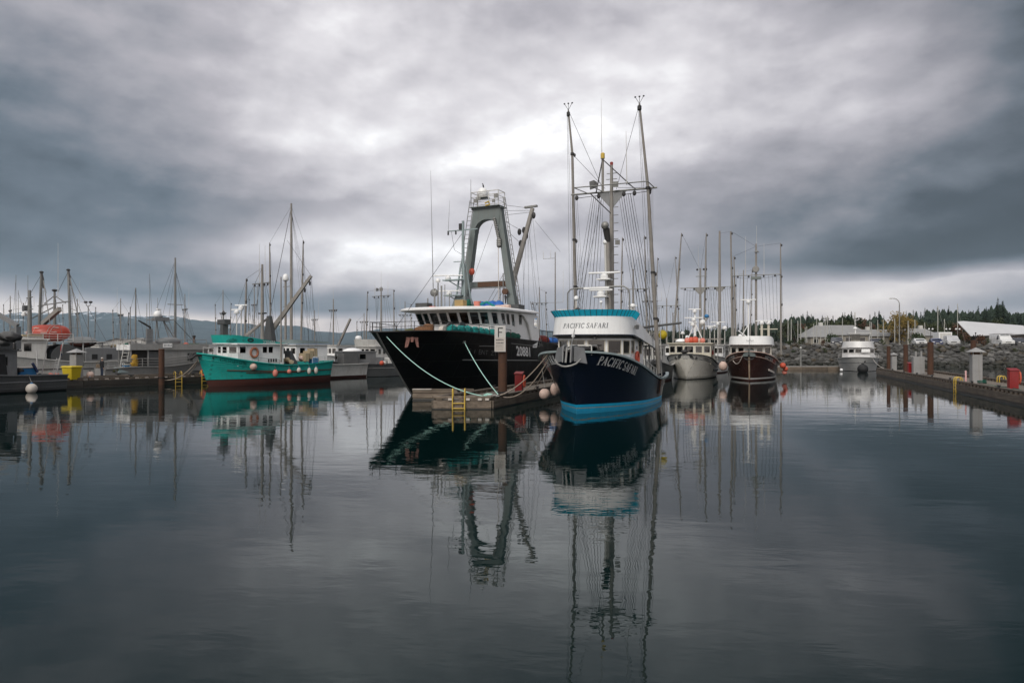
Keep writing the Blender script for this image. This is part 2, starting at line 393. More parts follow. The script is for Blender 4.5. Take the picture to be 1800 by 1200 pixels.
# ------------------------------------------------------------------ mesh builder
class MB:
    def __init__(s):
        s.v, s.f, s.mi, s.cur = [], [], [], 0
    def add(s, vs, fs):
        o = len(s.v)
        s.v += [tuple(p) for p in vs]
        for f in fs:
            s.f.append([o + i for i in f])
            s.mi.append(s.cur)
        return s
    def bx(s, x0, x1, y0, y1, z0, z1):
        return s.add([(x0, y0, z0), (x1, y0, z0), (x1, y1, z0), (x0, y1, z0), (x0, y0, z1), (x1, y0, z1), (x1, y1, z1), (x0, y1, z1)],
                     [(0, 3, 2, 1), (4, 5, 6, 7), (0, 1, 5, 4), (1, 2, 6, 5), (2, 3, 7, 6), (3, 0, 4, 7)])
    def hexa(s, p):
        """eight corners: bottom ring then top ring"""
        return s.add(p, [(0, 3, 2, 1), (4, 5, 6, 7), (0, 1, 5, 4), (1, 2, 6, 5), (2, 3, 7, 6), (3, 0, 4, 7)])
    def beam(s, p, q, w, h, up=(0, 0, 1), w2=None, h2=None):
        p, q = Vector(p), Vector(q)
        d = (q - p).normalized()
        sd = d.cross(Vector(up))
        if sd.length < 1e-4:
            sd = d.cross(Vector((0, 1, 0)))
        sd.normalize()
        u = sd.cross(d).normalized()
        w2 = w if w2 is None else w2
        h2 = h if h2 is None else h2
        r = []
        for c, ww, hh in ((p, w, h), (q, w2, h2)):
            r += [c - sd * ww / 2 - u * hh / 2, c + sd * ww / 2 - u * hh / 2, c + sd * ww / 2 + u * hh / 2, c - sd * ww / 2 + u * hh / 2]
        return s.hexa(r)
    def tube(s, pts, r, n=8, r2=None, caps=True, closed=False):
        pts = [Vector(p) for p in pts]
        m = len(pts)
        rs = r if isinstance(r, (list, tuple)) else [r + ((r2 - r) * i / (m - 1) if r2 is not None else 0) for i in range(m)]
        vs, fs, prev = [], [], None
        for i, p in enumerate(pts):
            a = pts[(i - 1) % m] if (i > 0 or closed) else p
            b = pts[(i + 1) % m] if (i < m - 1 or closed) else p
            d = (b - a).normalized()
            if prev is None:
                up = Vector((0, 0, 1)) if abs(d.z) < 0.9 else Vector((1, 0, 0))
                nx = d.cross(up).normalized()
            else:
                nx = (prev - d * prev.dot(d))
                nx = nx.normalized() if nx.length > 1e-6 else d.orthogonal().normalized()
            prev = nx
            ny = d.cross(nx)
            for j in range(n):
                t = 2 * math.pi * j / n
                vs.append(p + (nx * math.cos(t) + ny * math.sin(t)) * rs[i])
        for i in range(m if closed else m - 1):
            for j in range(n):
                k = (j + 1) % n
                i2 = (i + 1) % m
                fs.append((i * n + j, i * n + k, i2 * n + k, i2 * n + j))
        if caps and not closed:
            fs.append(tuple(range(n - 1, -1, -1)))
            fs.append(tuple((m - 1) * n + j for j in range(n)))
        return s.add(vs, fs)
    def lathe(s, prof, c=(0, 0, 0), n=16, axis='z'):
        vs, fs = [], []
        for r, h in prof:
            for j in range(n):
                t = 2 * math.pi * j / n
                a, b = r * math.cos(t), r * math.sin(t)
                q = {'z': (a, b, h), 'y': (a, h, b), 'x': (h, a, b)}[axis]
                vs.append((c[0] + q[0], c[1] + q[1], c[2] + q[2]))
        for i in range(len(prof) - 1):
            for j in range(n):
                k = (j + 1) % n
                q = (i * n + j, i * n + k, (i + 1) * n + k, (i + 1) * n + j)
                fs.append(q if axis != 'y' else q[::-1])
        fs.append(tuple(range(n - 1, -1, -1)))
        fs.append(tuple((len(prof) - 1) * n + j for j in range(n)))
        return s.add(vs, fs)
    def ball(s, c, rx, ry=None, rz=None, n=14, m=9):
        ry = rx if ry is None else ry
        rz = rx if rz is None else rz
        vs, fs = [(c[0], c[1], c[2] - rz)], []
        for i in range(1, m):
            ph = -math.pi / 2 + math.pi * i / m
            for j in range(n):
                t = 2 * math.pi * j / n
                vs.append((c[0] + rx * math.cos(ph) * math.cos(t), c[1] + ry * math.cos(ph) * math.sin(t), c[2] + rz * math.sin(ph)))
        vs.append((c[0], c[1], c[2] + rz))
        for j in range(n):
            fs.append((0, 1 + (j + 1) % n, 1 + j))
            fs.append((len(vs) - 1, 1 + (m - 2) * n + j, 1 + (m - 2) * n + (j + 1) % n))
        for i in range(m - 2):
            for j in range(n):
                k = (j + 1) % n
                fs.append((1 + i * n + j, 1 + i * n + k, 1 + (i + 1) * n + k, 1 + (i + 1) * n + j))
        return s.add(vs, fs)
    def prism(s, poly, z0, z1, poly2=None):
        n = len(poly)
        p2 = poly2 or poly
        zz0 = z0 if isinstance(z0, (list, tuple)) else [z0] * n
        zz1 = z1 if isinstance(z1, (list, tuple)) else [z1] * n
        vs = [(p[0], p[1], zz0[i]) for i, p in enumerate(poly)] + [(p[0], p[1], zz1[i]) for i, p in enumerate(p2)]
        fs = [(i, (i + 1) % n, n + (i + 1) % n, n + i) for i in range(n)]
        fs += [tuple(range(n - 1, -1, -1)), tuple(range(n, 2 * n))]
        return s.add(vs, fs)
    def loft(s, rows, closed=False):
        n = len(rows[0])
        vs = [p for r in rows for p in r]
        fs = []
        for i in range(len(rows) - 1):
            for j in range(n if closed else n - 1):
                k = (j + 1) % n
                fs.append((i * n + j, i * n + k, (i + 1) * n + k, (i + 1) * n + j))
        return s.add(vs, fs)
    def lump(s, amp, freq, seed=0.0):
        """uneven surface for nets, tarpaulins and heaps"""
        o = Vector((seed * 7.7, seed * 3.3, 0))
        s.v = [tuple(Vector(p) + mnoise.noise_vector(Vector(p) * freq + o) * amp + mnoise.noise_vector(Vector(p) * freq * 2.7 + o) * amp * 0.45) for p in s.v]
        return s
    def mesh(s, name, mats, smooth=35):
        me = bpy.data.meshes.new(name)
        me.from_pydata([tuple(p) for p in s.v], [], s.f)
        ml = mats if isinstance(mats, (list, tuple)) else [mats]
        for q in ml:
            me.materials.append(M[q] if isinstance(q, str) else q)
        if len(ml) > 1:
            me.polygons.foreach_set('material_index', s.mi)
        if smooth:
            me.shade_smooth()
            me.set_sharp_from_angle(angle=R(smooth))
        me.update()
        return me
    def build(s, name, mats, parent=None, smooth=35, bevel=0.0, fix=False):
        me = s.mesh(name, mats, smooth)
        if fix:
            b = bmesh.new()
            b.from_mesh(me)
            bmesh.ops.recalc_face_normals(b, faces=b.faces)
            b.to_mesh(me)
            b.free()
        return link(name, me, parent, bevel)

def link(name, data, parent=None, bevel=0.0):
    o = bpy.data.objects.new(name, data)
    COL.objects.link(o)
    if parent is not None:
        o.parent = parent
    if bevel:
        b = o.modifiers.new('bevel', 'BEVEL')
        b.width = bevel
        b.segments = 2
        b.limit_method = 'ANGLE'
    return o

def tag(o, label=None, cat=None, group=None, kind=None):
    if label: o['label'] = label
    if cat: o['category'] = cat
    if group: o['group'] = group
    if kind: o['kind'] = kind
    return o

def thing(name, label, cat, loc=(0, 0, 0), rz=0.0, group=None):
    o = bpy.data.objects.new(name, None)
    COL.objects.link(o)
    o.location = loc
    o.rotation_euler = (0, 0, rz)
    o.empty_display_size = 0.3
    return tag(o, label, cat, group)

def copy_tree(o, parent=None):
    c = o.copy()
    COL.objects.link(c)
    c.parent = parent
    for ch in list(o.children):
        copy_tree(ch, c)
    return c

def rod(name, p, q, r, m, parent=None, r2=None, n=8):
    return MB().tube([p, q], r, n, r2).build(name, m, parent)

def wire(p, q, parent, r=0.008, m='wire', name='rigging_wire', sag=0.0):
    p, q = Vector(p), Vector(q)
    if sag:
        pts = [p.lerp(q, i / 10) - Vector((0, 0, sag * 4 * (i / 10) * (1 - i / 10))) for i in range(11)]
    else:
        pts = [p, q]
    return MB().tube(pts, r, 5).build(name, m, parent)

def px_world(px, py, D):
    """the point that the photograph shows at (px, py), D metres in front of the camera"""
    return Vector(((px - 900) / FPX * D, D, CAMZ - (py - 600) / FPX * D))

class Frame:
    """a boat's own axes: u to the side, a aft from the stem, z up from the water"""
    def __init__(s, ox, oy, deg):
        s.ox, s.oy, s.th = ox, oy, R(deg)
        s.s, s.c = math.sin(s.th), math.cos(s.th)
    def at(s, px, py, u=None, a=None):
        k = (px - 900) / FPX
        if u is not None:
            a = (k * (s.oy - u * s.s) - s.ox - u * s.c) / (s.s - k * s.c)
        else:
            u = (k * (s.oy + a * s.c) - s.ox - a * s.s) / (s.c + k * s.s)
        D = s.oy + a * s.c - u * s.s
        return Vector((u, a, CAMZ - (py - 600) * D / FPX))
    def world(s, u, a, z):
        return Vector((s.ox + a * s.s + u * s.c, s.oy + a * s.c - u * s.s, z))
    def thing(s, name, label, cat, group=None):
        return thing(name, label, cat, (s.ox, s.oy, 0), -s.th, group)

# ------------------------------------------------------------------ hulls, cabins, lettering
def curve(pts):
    """monotone-ish interpolation through (t, value) points"""
    def f(t):
        if t <= pts[0][0]: return pts[0][1]
        for i in range(len(pts) - 1):
            t0, v0 = pts[i]
            t1, v1 = pts[i + 1]
            if t <= t1:
                h = t1 - t0
                x = (t - t0) / h
                m0 = (v1 - pts[i - 1][1]) / (t1 - pts[i - 1][0]) if i > 0 else (v1 - v0) / h
                m1 = (pts[i + 2][1] - v0) / (pts[i + 2][0] - t0) if i + 2 < len(pts) else (v1 - v0) / h
                return ((2 * x**3 - 3 * x**2 + 1) * v0 + (x**3 - 2 * x**2 + x) * h * m0 + (-2 * x**3 + 3 * x**2) * v1 + (x**3 - x**2) * h * m1)
        return pts[-1][1]
    return f

class Hull:
    def __init__(s, L, over, sheer, beam_s, beam_w, flare=1.6, stem=1.0, depth=0.6, bulwark=0.7, stern_over=0.0):
        """sheer, beam_s, beam_w: [(a or t, value)] against t = 0 (bow) .. 1 (stern)"""
        s.L, s.over, s.so = L, over, stern_over
        s.zs, s.bs, s.bw = curve(sheer), curve(beam_s), curve(beam_w)
        s.flare, s.stem, s.depth, s.bul = flare, stem, depth, bulwark
    def P(s, t, z, side=1):
        h = max(s.zs(t), 0.05)
        v = max(0.0, min(1.1, z / h))
        aw = t * s.L
        as_ = -s.over + t * (s.L + s.over + s.so)
        a = aw + (as_ - aw) * v ** s.stem
        uw = max(s.bw(t), 0.0)
        us = max(s.bs(t), 0.0)
        u = uw + (us - uw) * v ** s.flare
        if z < 0:
            u = uw * (1 + 0.5 * z / s.depth)
            a = aw - z * 0.35 * (1 - t)
        return Vector((side * max(u, 0.012), a, z))
    def ts(s, n):
        return [(i / n) ** 1.45 for i in range(n + 1)]
    def build(s, rows, mats, parent, n=36, name='hull'):
        """rows: [(z function of t, material slot of the band above)]; last row is the sheer"""
        mb = MB()
        T = s.ts(n)
        for side in (1, -1):
            for i in range(len(rows) - 1):
                f0, f1 = rows[i][0], rows[i + 1][0]
                mb.cur = rows[i][1]
                sub = rows[i][2] if len(rows[i]) > 2 else 3
                rr = []
                for j in range(sub + 1):
                    rr.append([s.P(t, f0(t) + (f1(t) - f0(t)) * j / sub, side) for t in T])
                if side < 0:
                    rr = [r[::-1] for r in rr]
                mb.loft(rr)
        # stem
        for i in range(len(rows) - 1):
            mb.cur = rows[i][1]
            f0, f1 = rows[i][0](0), rows[i + 1][0](0)
            zz = [f0 + (f1 - f0) * j / 6 for j in range(7)]
            fw_ = Vector((0, -0.012, 0))
            mb.loft([[s.P(0, z, -1) + fw_, s.P(0, z, 1) + fw_] for z in zz])
        # transom
        mb.cur = rows[-2][1]
        zt = [f[0](1) for f in rows]
        zz = [zt[0] + (zt[-1] - zt[0]) * j / 8 for j in range(9)]
        mb.loft([[s.P(1, z, 1), s.P(1, z, -1)] for z in zz])
        # inner face of the bulwark
        inn = lambda t, z, sd: s.P(t, z, sd) + Vector((-sd * 0.07, 0.05, 0))
        for side in (1, -1):
            r0 = [inn(t, s.zs(t), side) for t in T]
            r1 = [inn(t, s.zs(t) - s.bul, side) for t in T]
            mb.loft([r0, r1] if side > 0 else [r1, r0])
        return mb.build(name, mats, parent, 50)
    def deck(s, m, parent, n=24):
        T = s.ts(n)
        return MB().loft([[s.P(t, s.zs(t) - s.bul, -1), s.P(t, s.zs(t) - s.bul + 0.05, -1) * 0 + Vector((0, s.P(t, s.zs(t) - s.bul, 1).y, s.zs(t) - s.bul + 0.06)), s.P(t, s.zs(t) - s.bul, 1)] for t in T]).build('deck', m, parent, 40)
    def rail(s, m, parent, w=0.16, h=0.08, n=36, dz=0.0, name='cap_rail', t0=0.0, t1=1.0):
        mb = MB()
        T = [t0 + (t1 - t0) * t for t in s.ts(n)]
        path = [s.P(t, s.zs(t), -1) + Vector((0, 0, dz)) for t in T[::-1]] + [s.P(t, s.zs(t), 1) + Vector((0, 0, dz)) for t in T[1:]]
        rows = []
        for i, p in enumerate(path):
            a = path[max(i - 1, 0)]
            b = path[min(i + 1, len(path) - 1)]
            d = (b - a)
            d.z = 0
            d.normalize()
            nn = Vector((d.y, -d.x, 0))
            rows.append([p - nn * w * 0.35 + Vector((0, 0, -h / 2)), p + nn * w * 0.65 + Vector((0, 0, -h / 2)),
                         p + nn * w * 0.65 + Vector((0, 0, h / 2)), p - nn * w * 0.35 + Vector((0, 0, h / 2))])
        mb.loft(rows, True)
        mb.add(rows[0], [(0, 1, 2, 3)]).add(rows[-1], [(3, 2, 1, 0)])
        return mb.build(name, m, parent, 40)
    def strake(s, zf, t0, t1, m, parent, r=0.05, side=1, name='rubbing_strake', n=24):
        pts = [s.P(t0 + (t1 - t0) * i / n, zf(t0 + (t1 - t0) * i / n), side) for i in range(n + 1)]
        return MB().tube(pts, r, 6).build(name, m, parent)
    def arc(s, t0, dist, zf, side):
        """t reached after walking dist aft along the side from t0"""
        t, d = t0, 0.0
        st = 0.0015
        p = s.P(t, zf(t), side)
        sg = 1 if dist >= 0 else -1
        while d < abs(dist) and -0.05 < t < 1.1:
            q = s.P(t + sg * st, zf(t + sg * st), side)
            d += (Vector((q.x - p.x, q.y - p.y))).length
            p, t = q, t + sg * st
        return t
    def text(s, body, parent, m, t0, drop, height, side=1, shear=0.0, width=None, name='lettering', off=0.02, glyphs=None):
        """lettering that follows the hull: drop = distance of its base line below the sheer"""
        vs, fs, w, = glyphs or text_mesh(body)
        k = height
        sx = (width / w) if width else k
        cache = {}
        out = []
        for (x, y) in vs:
            X = (x + shear * y) * sx
            if side < 0:
                X = w * sx - X
            key = round(X, 3)
            if key not in cache:
                cache[key] = s.arc(t0, X, lambda t: s.zs(t) - drop, side)
            t = cache[key]
            z = s.zs(t) - drop + y * k
            p = s.P(t, z, side)
            q = s.P(t + 0.004, z, side)
            r = s.P(t, z - 0.05, side)
            nn = (q - p).cross(p - r)
            nn.normalize()
            if nn.x * side < 0:
                nn = -nn
            out.append(p + nn * off)
        return MB().add(out, fs).build(name, m, parent, 0)

def _tri_refine(vs, fs, maxlen):
    """split long edges so that flat letters can bend"""
    bm = bmesh.new()
    bv = [bm.verts.new((v[0], v[1], 0)) for v in vs]
    for f in fs:
        try:
            bm.faces.new([bv[i] for i in f])
        except ValueError:
            pass
    bmesh.ops.triangulate(bm, faces=bm.faces)
    for _ in range(3):
        ed = [e for e in bm.edges if e.calc_length() > maxlen]
        if not ed:
            break
        bmesh.ops.subdivide_edges(bm, edges=ed, cuts=1)
        bmesh.ops.triangulate(bm, faces=bm.faces)
    bm.verts.index_update()
    v2 = [(v.co.x, v.co.y) for v in bm.verts]
    f2 = [[v.index for v in f.verts] for f in bm.faces]
    bm.free()
    return v2, f2

_TXT = {}
def text_mesh(body, refine=0.35, bold=0.0):
    """flat outline of a word in the built-in font, cap height 1, starting at x = 0"""
    if (body, refine, bold) in _TXT:
        return _TXT[(body, refine, bold)]
    cu = bpy.data.curves.new('t', 'FONT')
    cu.body = body
    cu.resolution_u = 3
    cu.offset = bold
    ob = bpy.data.objects.new('t', cu)
    COL.objects.link(ob)
    bpy.context.view_layer.update()
    me = bpy.data.meshes.new_from_object(ob.evaluated_get(bpy.context.evaluated_depsgraph_get()))
    vs = [(v.co.x, v.co.y) for v in me.vertices]
    fs = [list(p.vertices) for p in me.polygons]
    bpy.data.objects.remove(ob)
    bpy.data.curves.remove(cu)
    bpy.data.meshes.remove(me)
    x0 = min(v[0] for v in vs)
    x1 = max(v[0] for v in vs)
    y0 = 0.0
    h = max(v[1] for v in vs) - y0
    vs = [((x - x0) / h, (y - y0) / h) for x, y in vs]
    vs, fs = _tri_refine(vs, fs, refine)
    _TXT[(body, refine, bold)] = (vs, fs, (x1 - x0) / h)
    return _TXT[(body, refine, bold)]

# a small roman face with serifs, drawn as strokes: (polyline, width at start, width at end)
def _arc(cx, cy, rx, ry, a0, a1, n=9):
    return [(cx + rx * math.cos(R(a0 + (a1 - a0) * i / n)), cy + ry * math.sin(R(a0 + (a1 - a0) * i / n))) for i in range(n + 1)]
TK, TN = 0.15, 0.06
SERIF = {
    'P': (0.62, [([(0.14, 0), (0.14, 1)], TK), ([(0, 0.025), (0.28, 0.025)], TN), ([(0, 0.975), (0.3, 0.975)], TN),
                 ([(0.2, 0.97)] + _arc(0.3, 0.74, 0.26, 0.23, 90, -90) + [(0.2, 0.51)], 0.09)]),
    'A': (0.80, [([(0.10, 0), (0.38, 1)], TN), ([(0.36, 1), (0.68, 0)], TK), ([(0.22, 0.33), (0.56, 0.33)], TN),
                 ([(0, 0.025), (0.22, 0.025)], TN), ([(0.54, 0.025), (0.82, 0.025)], TN)]),
    'C': (0.74, [(_arc(0.42, 0.5, 0.34, 0.47, 48, 312, 16), 0.12), ([(0.66, 0.72), (0.66, 0.98)], TN), ([(0.66, 0.02), (0.66, 0.22)], TN)]),
    'I': (0.32, [([(0.16, 0), (0.16, 1)], TK), ([(0, 0.025), (0.32, 0.025)], TN), ([(0, 0.975), (0.32, 0.975)], TN)]),
    'F': (0.60, [([(0.14, 0), (0.14, 1)], TK), ([(0, 0.025), (0.28, 0.025)], TN), ([(0, 0.97), (0.58, 0.97)], TN),
                 ([(0.56, 1.0), (0.56, 0.78)], TN), ([(0.14, 0.52), (0.44, 0.52)], TN), ([(0.44, 0.62), (0.44, 0.42)], TN)]),
    'S': (0.54, [(_arc(0.27, 0.74, 0.2, 0.23, 35, 270, 10)[:-1] + _arc(0.27, 0.27, 0.22, 0.24, 90, -150, 10), 0.115),
                 ([(0.47, 0.78), (0.47, 0.99)], TN), ([(0.04, 0.01), (0.04, 0.24)], TN)]),
    'R': (0.72, [([(0.14, 0), (0.14, 1)], TK), ([(0, 0.025), (0.28, 0.025)], TN), ([(0, 0.975), (0.3, 0.975)], TN),
                 ([(0.2, 0.97)] + _arc(0.3, 0.75, 0.24, 0.22, 90, -90) + [(0.2, 0.53)], 0.09), ([(0.3, 0.53), (0.62, 0)], TK),
                 ([(0.52, 0.025), (0.76, 0.025)], TN)]),
}
def serif_mesh(word, bold=1.0, gap=0.13):
    vs, fs, x = [], [], 0.0
    for ch in word:
        if ch == ' ':
            x += 0.34
            continue
        w, strokes = SERIF[ch]
        for pts, wd in strokes:
            wd *= bold
            pv = [Vector((p[0] + x, p[1])) for p in pts]
            o = len(vs)
            for i, p in enumerate(pv):
                d = (pv[min(i + 1, len(pv) - 1)] - pv[max(i - 1, 0)]).normalized()
                nn = Vector((-d.y, d.x)) * wd / 2
                vs += [tuple(p + nn), tuple(p - nn)]
            for i in range(len(pv) - 1):
                fs.append([o + 2 * i, o + 2 * i + 1, o + 2 * i + 3, o + 2 * i + 2])
        x += w + gap
    return vs, fs, x - gap

def quad_pt(b0, b1, t0, t1, f, v):
    return (Vector(b0).lerp(Vector(b1), f)).lerp(Vector(t0).lerp(Vector(t1), f), v)

def wall(name, b0, b1, t0, t1, wins, m, parent, frame='white', pane='glass', depth=0.05, fw=0.045, frames=True):
    """one cabin wall with real window openings. wins: (f0, f1, v0, v1[, pane material])"""
    b0, b1, t0, t1 = map(Vector, (b0, b1, t0, t1))
    nn = (b1 - b0).cross(t0 - b0).normalized()           # outward when the corners run left to right seen from outside
    fx = sorted({0.0, 1.0, *[w[0] for w in wins], *[w[1] for w in wins]})
    vx = sorted({0.0, 1.0, *[w[2] for w in wins], *[w[3] for w in wins]})
    mb = MB()
    Q = lambda f, v, d=0.0: quad_pt(b0, b1, t0, t1, f, v) + nn * d
    for i in range(len(fx) - 1):
        for j in range(len(vx) - 1):
            cf, cv = (fx[i] + fx[i + 1]) / 2, (vx[j] + vx[j + 1]) / 2
            if any(w[0] < cf < w[1] and w[2] < cv < w[3] for w in wins):
                continue
            mb.add([Q(fx[i], vx[j]), Q(fx[i + 1], vx[j]), Q(fx[i + 1], vx[j + 1]), Q(fx[i], vx[j + 1])], [(0, 1, 2, 3)])
    for w in wins:
        c = [(w[0], w[2]), (w[1], w[2]), (w[1], w[3]), (w[0], w[3])]
        for i in range(4):
            a, b = c[i], c[(i + 1) % 4]
            mb.add([Q(*a), Q(*b), Q(*b, -depth), Q(*a, -depth)], [(3, 2, 1, 0)])
    wo = mb.build(name, m, parent, 20)
    for w in wins:
        c = [(w[0], w[2]), (w[1], w[2]), (w[1], w[3]), (w[0], w[3])]
        if frames:
            fb = MB()
            pts = [Q(*q) for q in c]
            cen = sum(pts, Vector()) / 4
            ins = []
            for p in pts:
                d = (cen - p)
                ins.append(p + d.normalized() * fw * 1.4)
            for i in range(4):
                a, b, ai, bi = pts[i], pts[(i + 1) % 4], ins[i], ins[(i + 1) % 4]
                fb.hexa([a - nn * 0.02, b - nn * 0.02, bi - nn * 0.02, ai - nn * 0.02, a + nn * 0.018, b + nn * 0.018, bi + nn * 0.018, ai + nn * 0.018])
            wn = fb.build('window', frame, wo, 0)
            MB().add([Q(*q, -0.03) for q in c], [(0, 1, 2, 3)]).build('pane', w[4] if len(w) > 4 else pane, wn, 0)
        else:
            MB().add([Q(*q, -depth * 0.7) for q in c], [(0, 1, 2, 3)]).build('window_pane', w[4] if len(w) > 4 else pane, wo, 0)
    return wo

def outset(poly, d):
    cx = sum(p[0] for p in poly) / len(poly)
    cy = sum(p[1] for p in poly) / len(poly)
    out = []
    n = len(poly)
    for i in range(n):
        p0, p1, p2 = Vector(poly[i - 1][:2]), Vector(poly[i][:2]), Vector(poly[(i + 1) % n][:2])
        e1, e2 = (p1 - p0).normalized(), (p2 - p1).normalized()
        n1, n2 = Vector((e1.y, -e1.x)), Vector((e2.y, -e2.x))
        b = (n1 + n2)
        b = b.normalized() if b.length > 1e-5 else n1
        if b.dot(p1 - Vector((cx, cy))) < 0 and n < 5:
            b = -b
        out.append(tuple(p1 + b * d / max(0.5, b.dot(n1) if b.dot(n1) > 0 else 0.7)))
    return out

def buoy(loc, r, m, label, group='mooring buoys and fenders', stretch=1.0, rope=None, cat='buoy', name='mooring_buoy'):
    t = thing(name, label, cat, loc, 0, group)
    MB().ball((0, 0, 0), r, r, r * stretch, 16, 12).build('body', m, t)
    MB().lathe([(r * 0.26, r * stretch * 0.93), (r * 0.24, r * stretch * 1.12), (r * 0.14, r * stretch * 1.18)], (0, 0, 0), 10).build('eye_collar', 'dark' if m != 'pale' else 'blueP', t)
    if rope is not None:
        q = Vector(rope) - Vector(loc)
        MB().tube([(0, 0, r * stretch * 1.15), tuple(q)], 0.016, 5).build('lanyard', 'ropeG', t)
    return t

def radar_scanner(parent, c, w, rz=0.0, m='white'):
    """open-array radar: gearbox and bar"""
    t = MB().lathe([(0.20, 0), (0.24, 0.08), (0.22, 0.22), (0.10, 0.30)], c, 14).build('radar_gearbox', m, parent)
    d = Vector((math.cos(rz), math.sin(rz), 0)) * w / 2
    p = Vector(c) + Vector((0, 0, 0.36))
    MB().beam(p - d, p + d, 0.16, 0.11).build('radar_bar', m, parent, bevel=0.03)

def dome(parent, c, r, h, m='white', name='radome'):
    return MB().lathe([(r * 0.82, 0), (r, h * 0.12), (r, h * 0.45), (r * 0.88, h * 0.72), (r * 0.55, h * 0.93), (0.01, h)], c, 16).build(name, m, parent, 60)

def floodlight(parent, c, size=0.28, face=(0, -1, 0)):
    f = Vector(face).normalized()
    c = Vector(c)
    MB().beam(c, c + f * size * 0.6, size * 0.6, size * 0.6, w2=size, h2=size).build('floodlight', 'galv', parent)

def ladder(parent, p, q, w, axis, m='galv', rungs=8, r=0.025, name='ladder'):
    """p, q: foot and head of the centre line; axis: direction across"""
    p, q, ax = Vector(p), Vector(q), Vector(axis).normalized() * w / 2
    mb = MB()
    mb.tube([p - ax, q - ax], r, 6).tube([p + ax, q + ax], r, 6)
    o = mb.build(name, m, parent)
    for i in range(rungs):
        c = p.lerp(q, (i + 0.5) / rungs)
        MB().tube([c - ax, c + ax], r * 0.8, 5).build('rung', m, o)
    return o

def railing(parent, pts, h, m='galv', r=0.02, mid=1, name='guard_rail', post_every=1):
    mb = MB()
    top = [Vector(p) + Vector((0, 0, h)) for p in pts]
    mb.tube(top, r, 6)
    for k in range(mid):
        mb.tube([Vector(p) + Vector((0, 0, h * (k + 1) / (mid + 1))) for p in pts], r * 0.7, 5)
    o = mb.build(name, m, parent)
    for i in range(0, len(pts), post_every):
        MB().tube([pts[i], top[i]], r, 6).build('stanchion', m, o)
    return o

# ================================================================== the setting: water, mountains, shore
def water_material():
    mt = bpy.data.materials.new('harbour_water')
    mt.use_nodes = True
    nt = mt.node_tree
    bs = nt.nodes['Principled BSDF']
    k = G(nt)
    pos = k.n('ShaderNodeTexCoord').outputs['Object']
    bs.inputs['Base Color'].default_value = (0.0004, 0.0082, 0.0080, 1)
    bs.inputs['Roughness'].default_value = 0.015
    bs.inputs['IOR'].default_value = 1.29
    bs.inputs['Specular Tint'].default_value = (0.66, 0.95, 1.0, 1)
    bs.inputs['Specular IOR Level'].default_value = 0.5
    rot = k.n('ShaderNodeVectorRotate', rotation_type='Z_AXIS')
    k.put(rot.inputs['Vector'], pos)
    rot.inputs['Angle'].default_value = R(7)
    p = rot.outputs[0]
    # cat's-paws: patches where a breath of wind roughens the surface
    patch = k.mr(k.noise(k.vm('MULTIPLY', p, (0.030, 0.085, 1)), 1.0, 4, 0.6, 0.6), 0.42, 0.66, 0.05, 1.7, True)
    far = k.mr(k.sep(pos)[1], 30.0, 95.0, 0.85, 1.55)
    n1 = k.noise(k.vm('MULTIPLY', p, (0.22, 0.55, 1)), 1.0, 2, 0.5, 0.2)
    n2 = k.noise(k.vm('MULTIPLY', p, (0.85, 1.9, 1)), 1.0, 3, 0.5, 0.3)
    n3 = k.noise(k.vm('MULTIPLY', p, (2.4, 7.5, 1)), 1.0, 2, 0.5, 0.3)
    h = k.m('MULTIPLY', n1, 0.009)
    h = k.m('MULTIPLY_ADD', n2, 0.0046, h)
    h = k.m('MULTIPLY_ADD', k.m('MULTIPLY', n3, k.m('MULTIPLY', patch, far)), 0.0012, h)
    bp = k.n('ShaderNodeBump')
    bp.inputs['Strength'].default_value = 1.0
    bp.inputs['Distance'].default_value = 1.0
    k.put(bp.inputs['Height'], h)
    nt.links.new(bp.outputs[0], bs.inputs['Normal'])
    return mt

wm = water_material()
tag(MB().add([(-9000, -300, 0), (9000, -300, 0), (9000, 9500, 0), (-9000, 9500, 0)], [(0, 1, 2, 3)]).build('water', wm, None, 0),
    'dark calm harbour water mirroring the boats and clouds', 'water', kind='structure')

def fbm(x, y, o=5, s=0.0):
    v, a, f = 0.0, 0.5, 1.0
    for _ in range(o):
        v += a * mnoise.noise(Vector((x * f, y * f, s)))
        a *= 0.5
        f *= 2.03
    return v

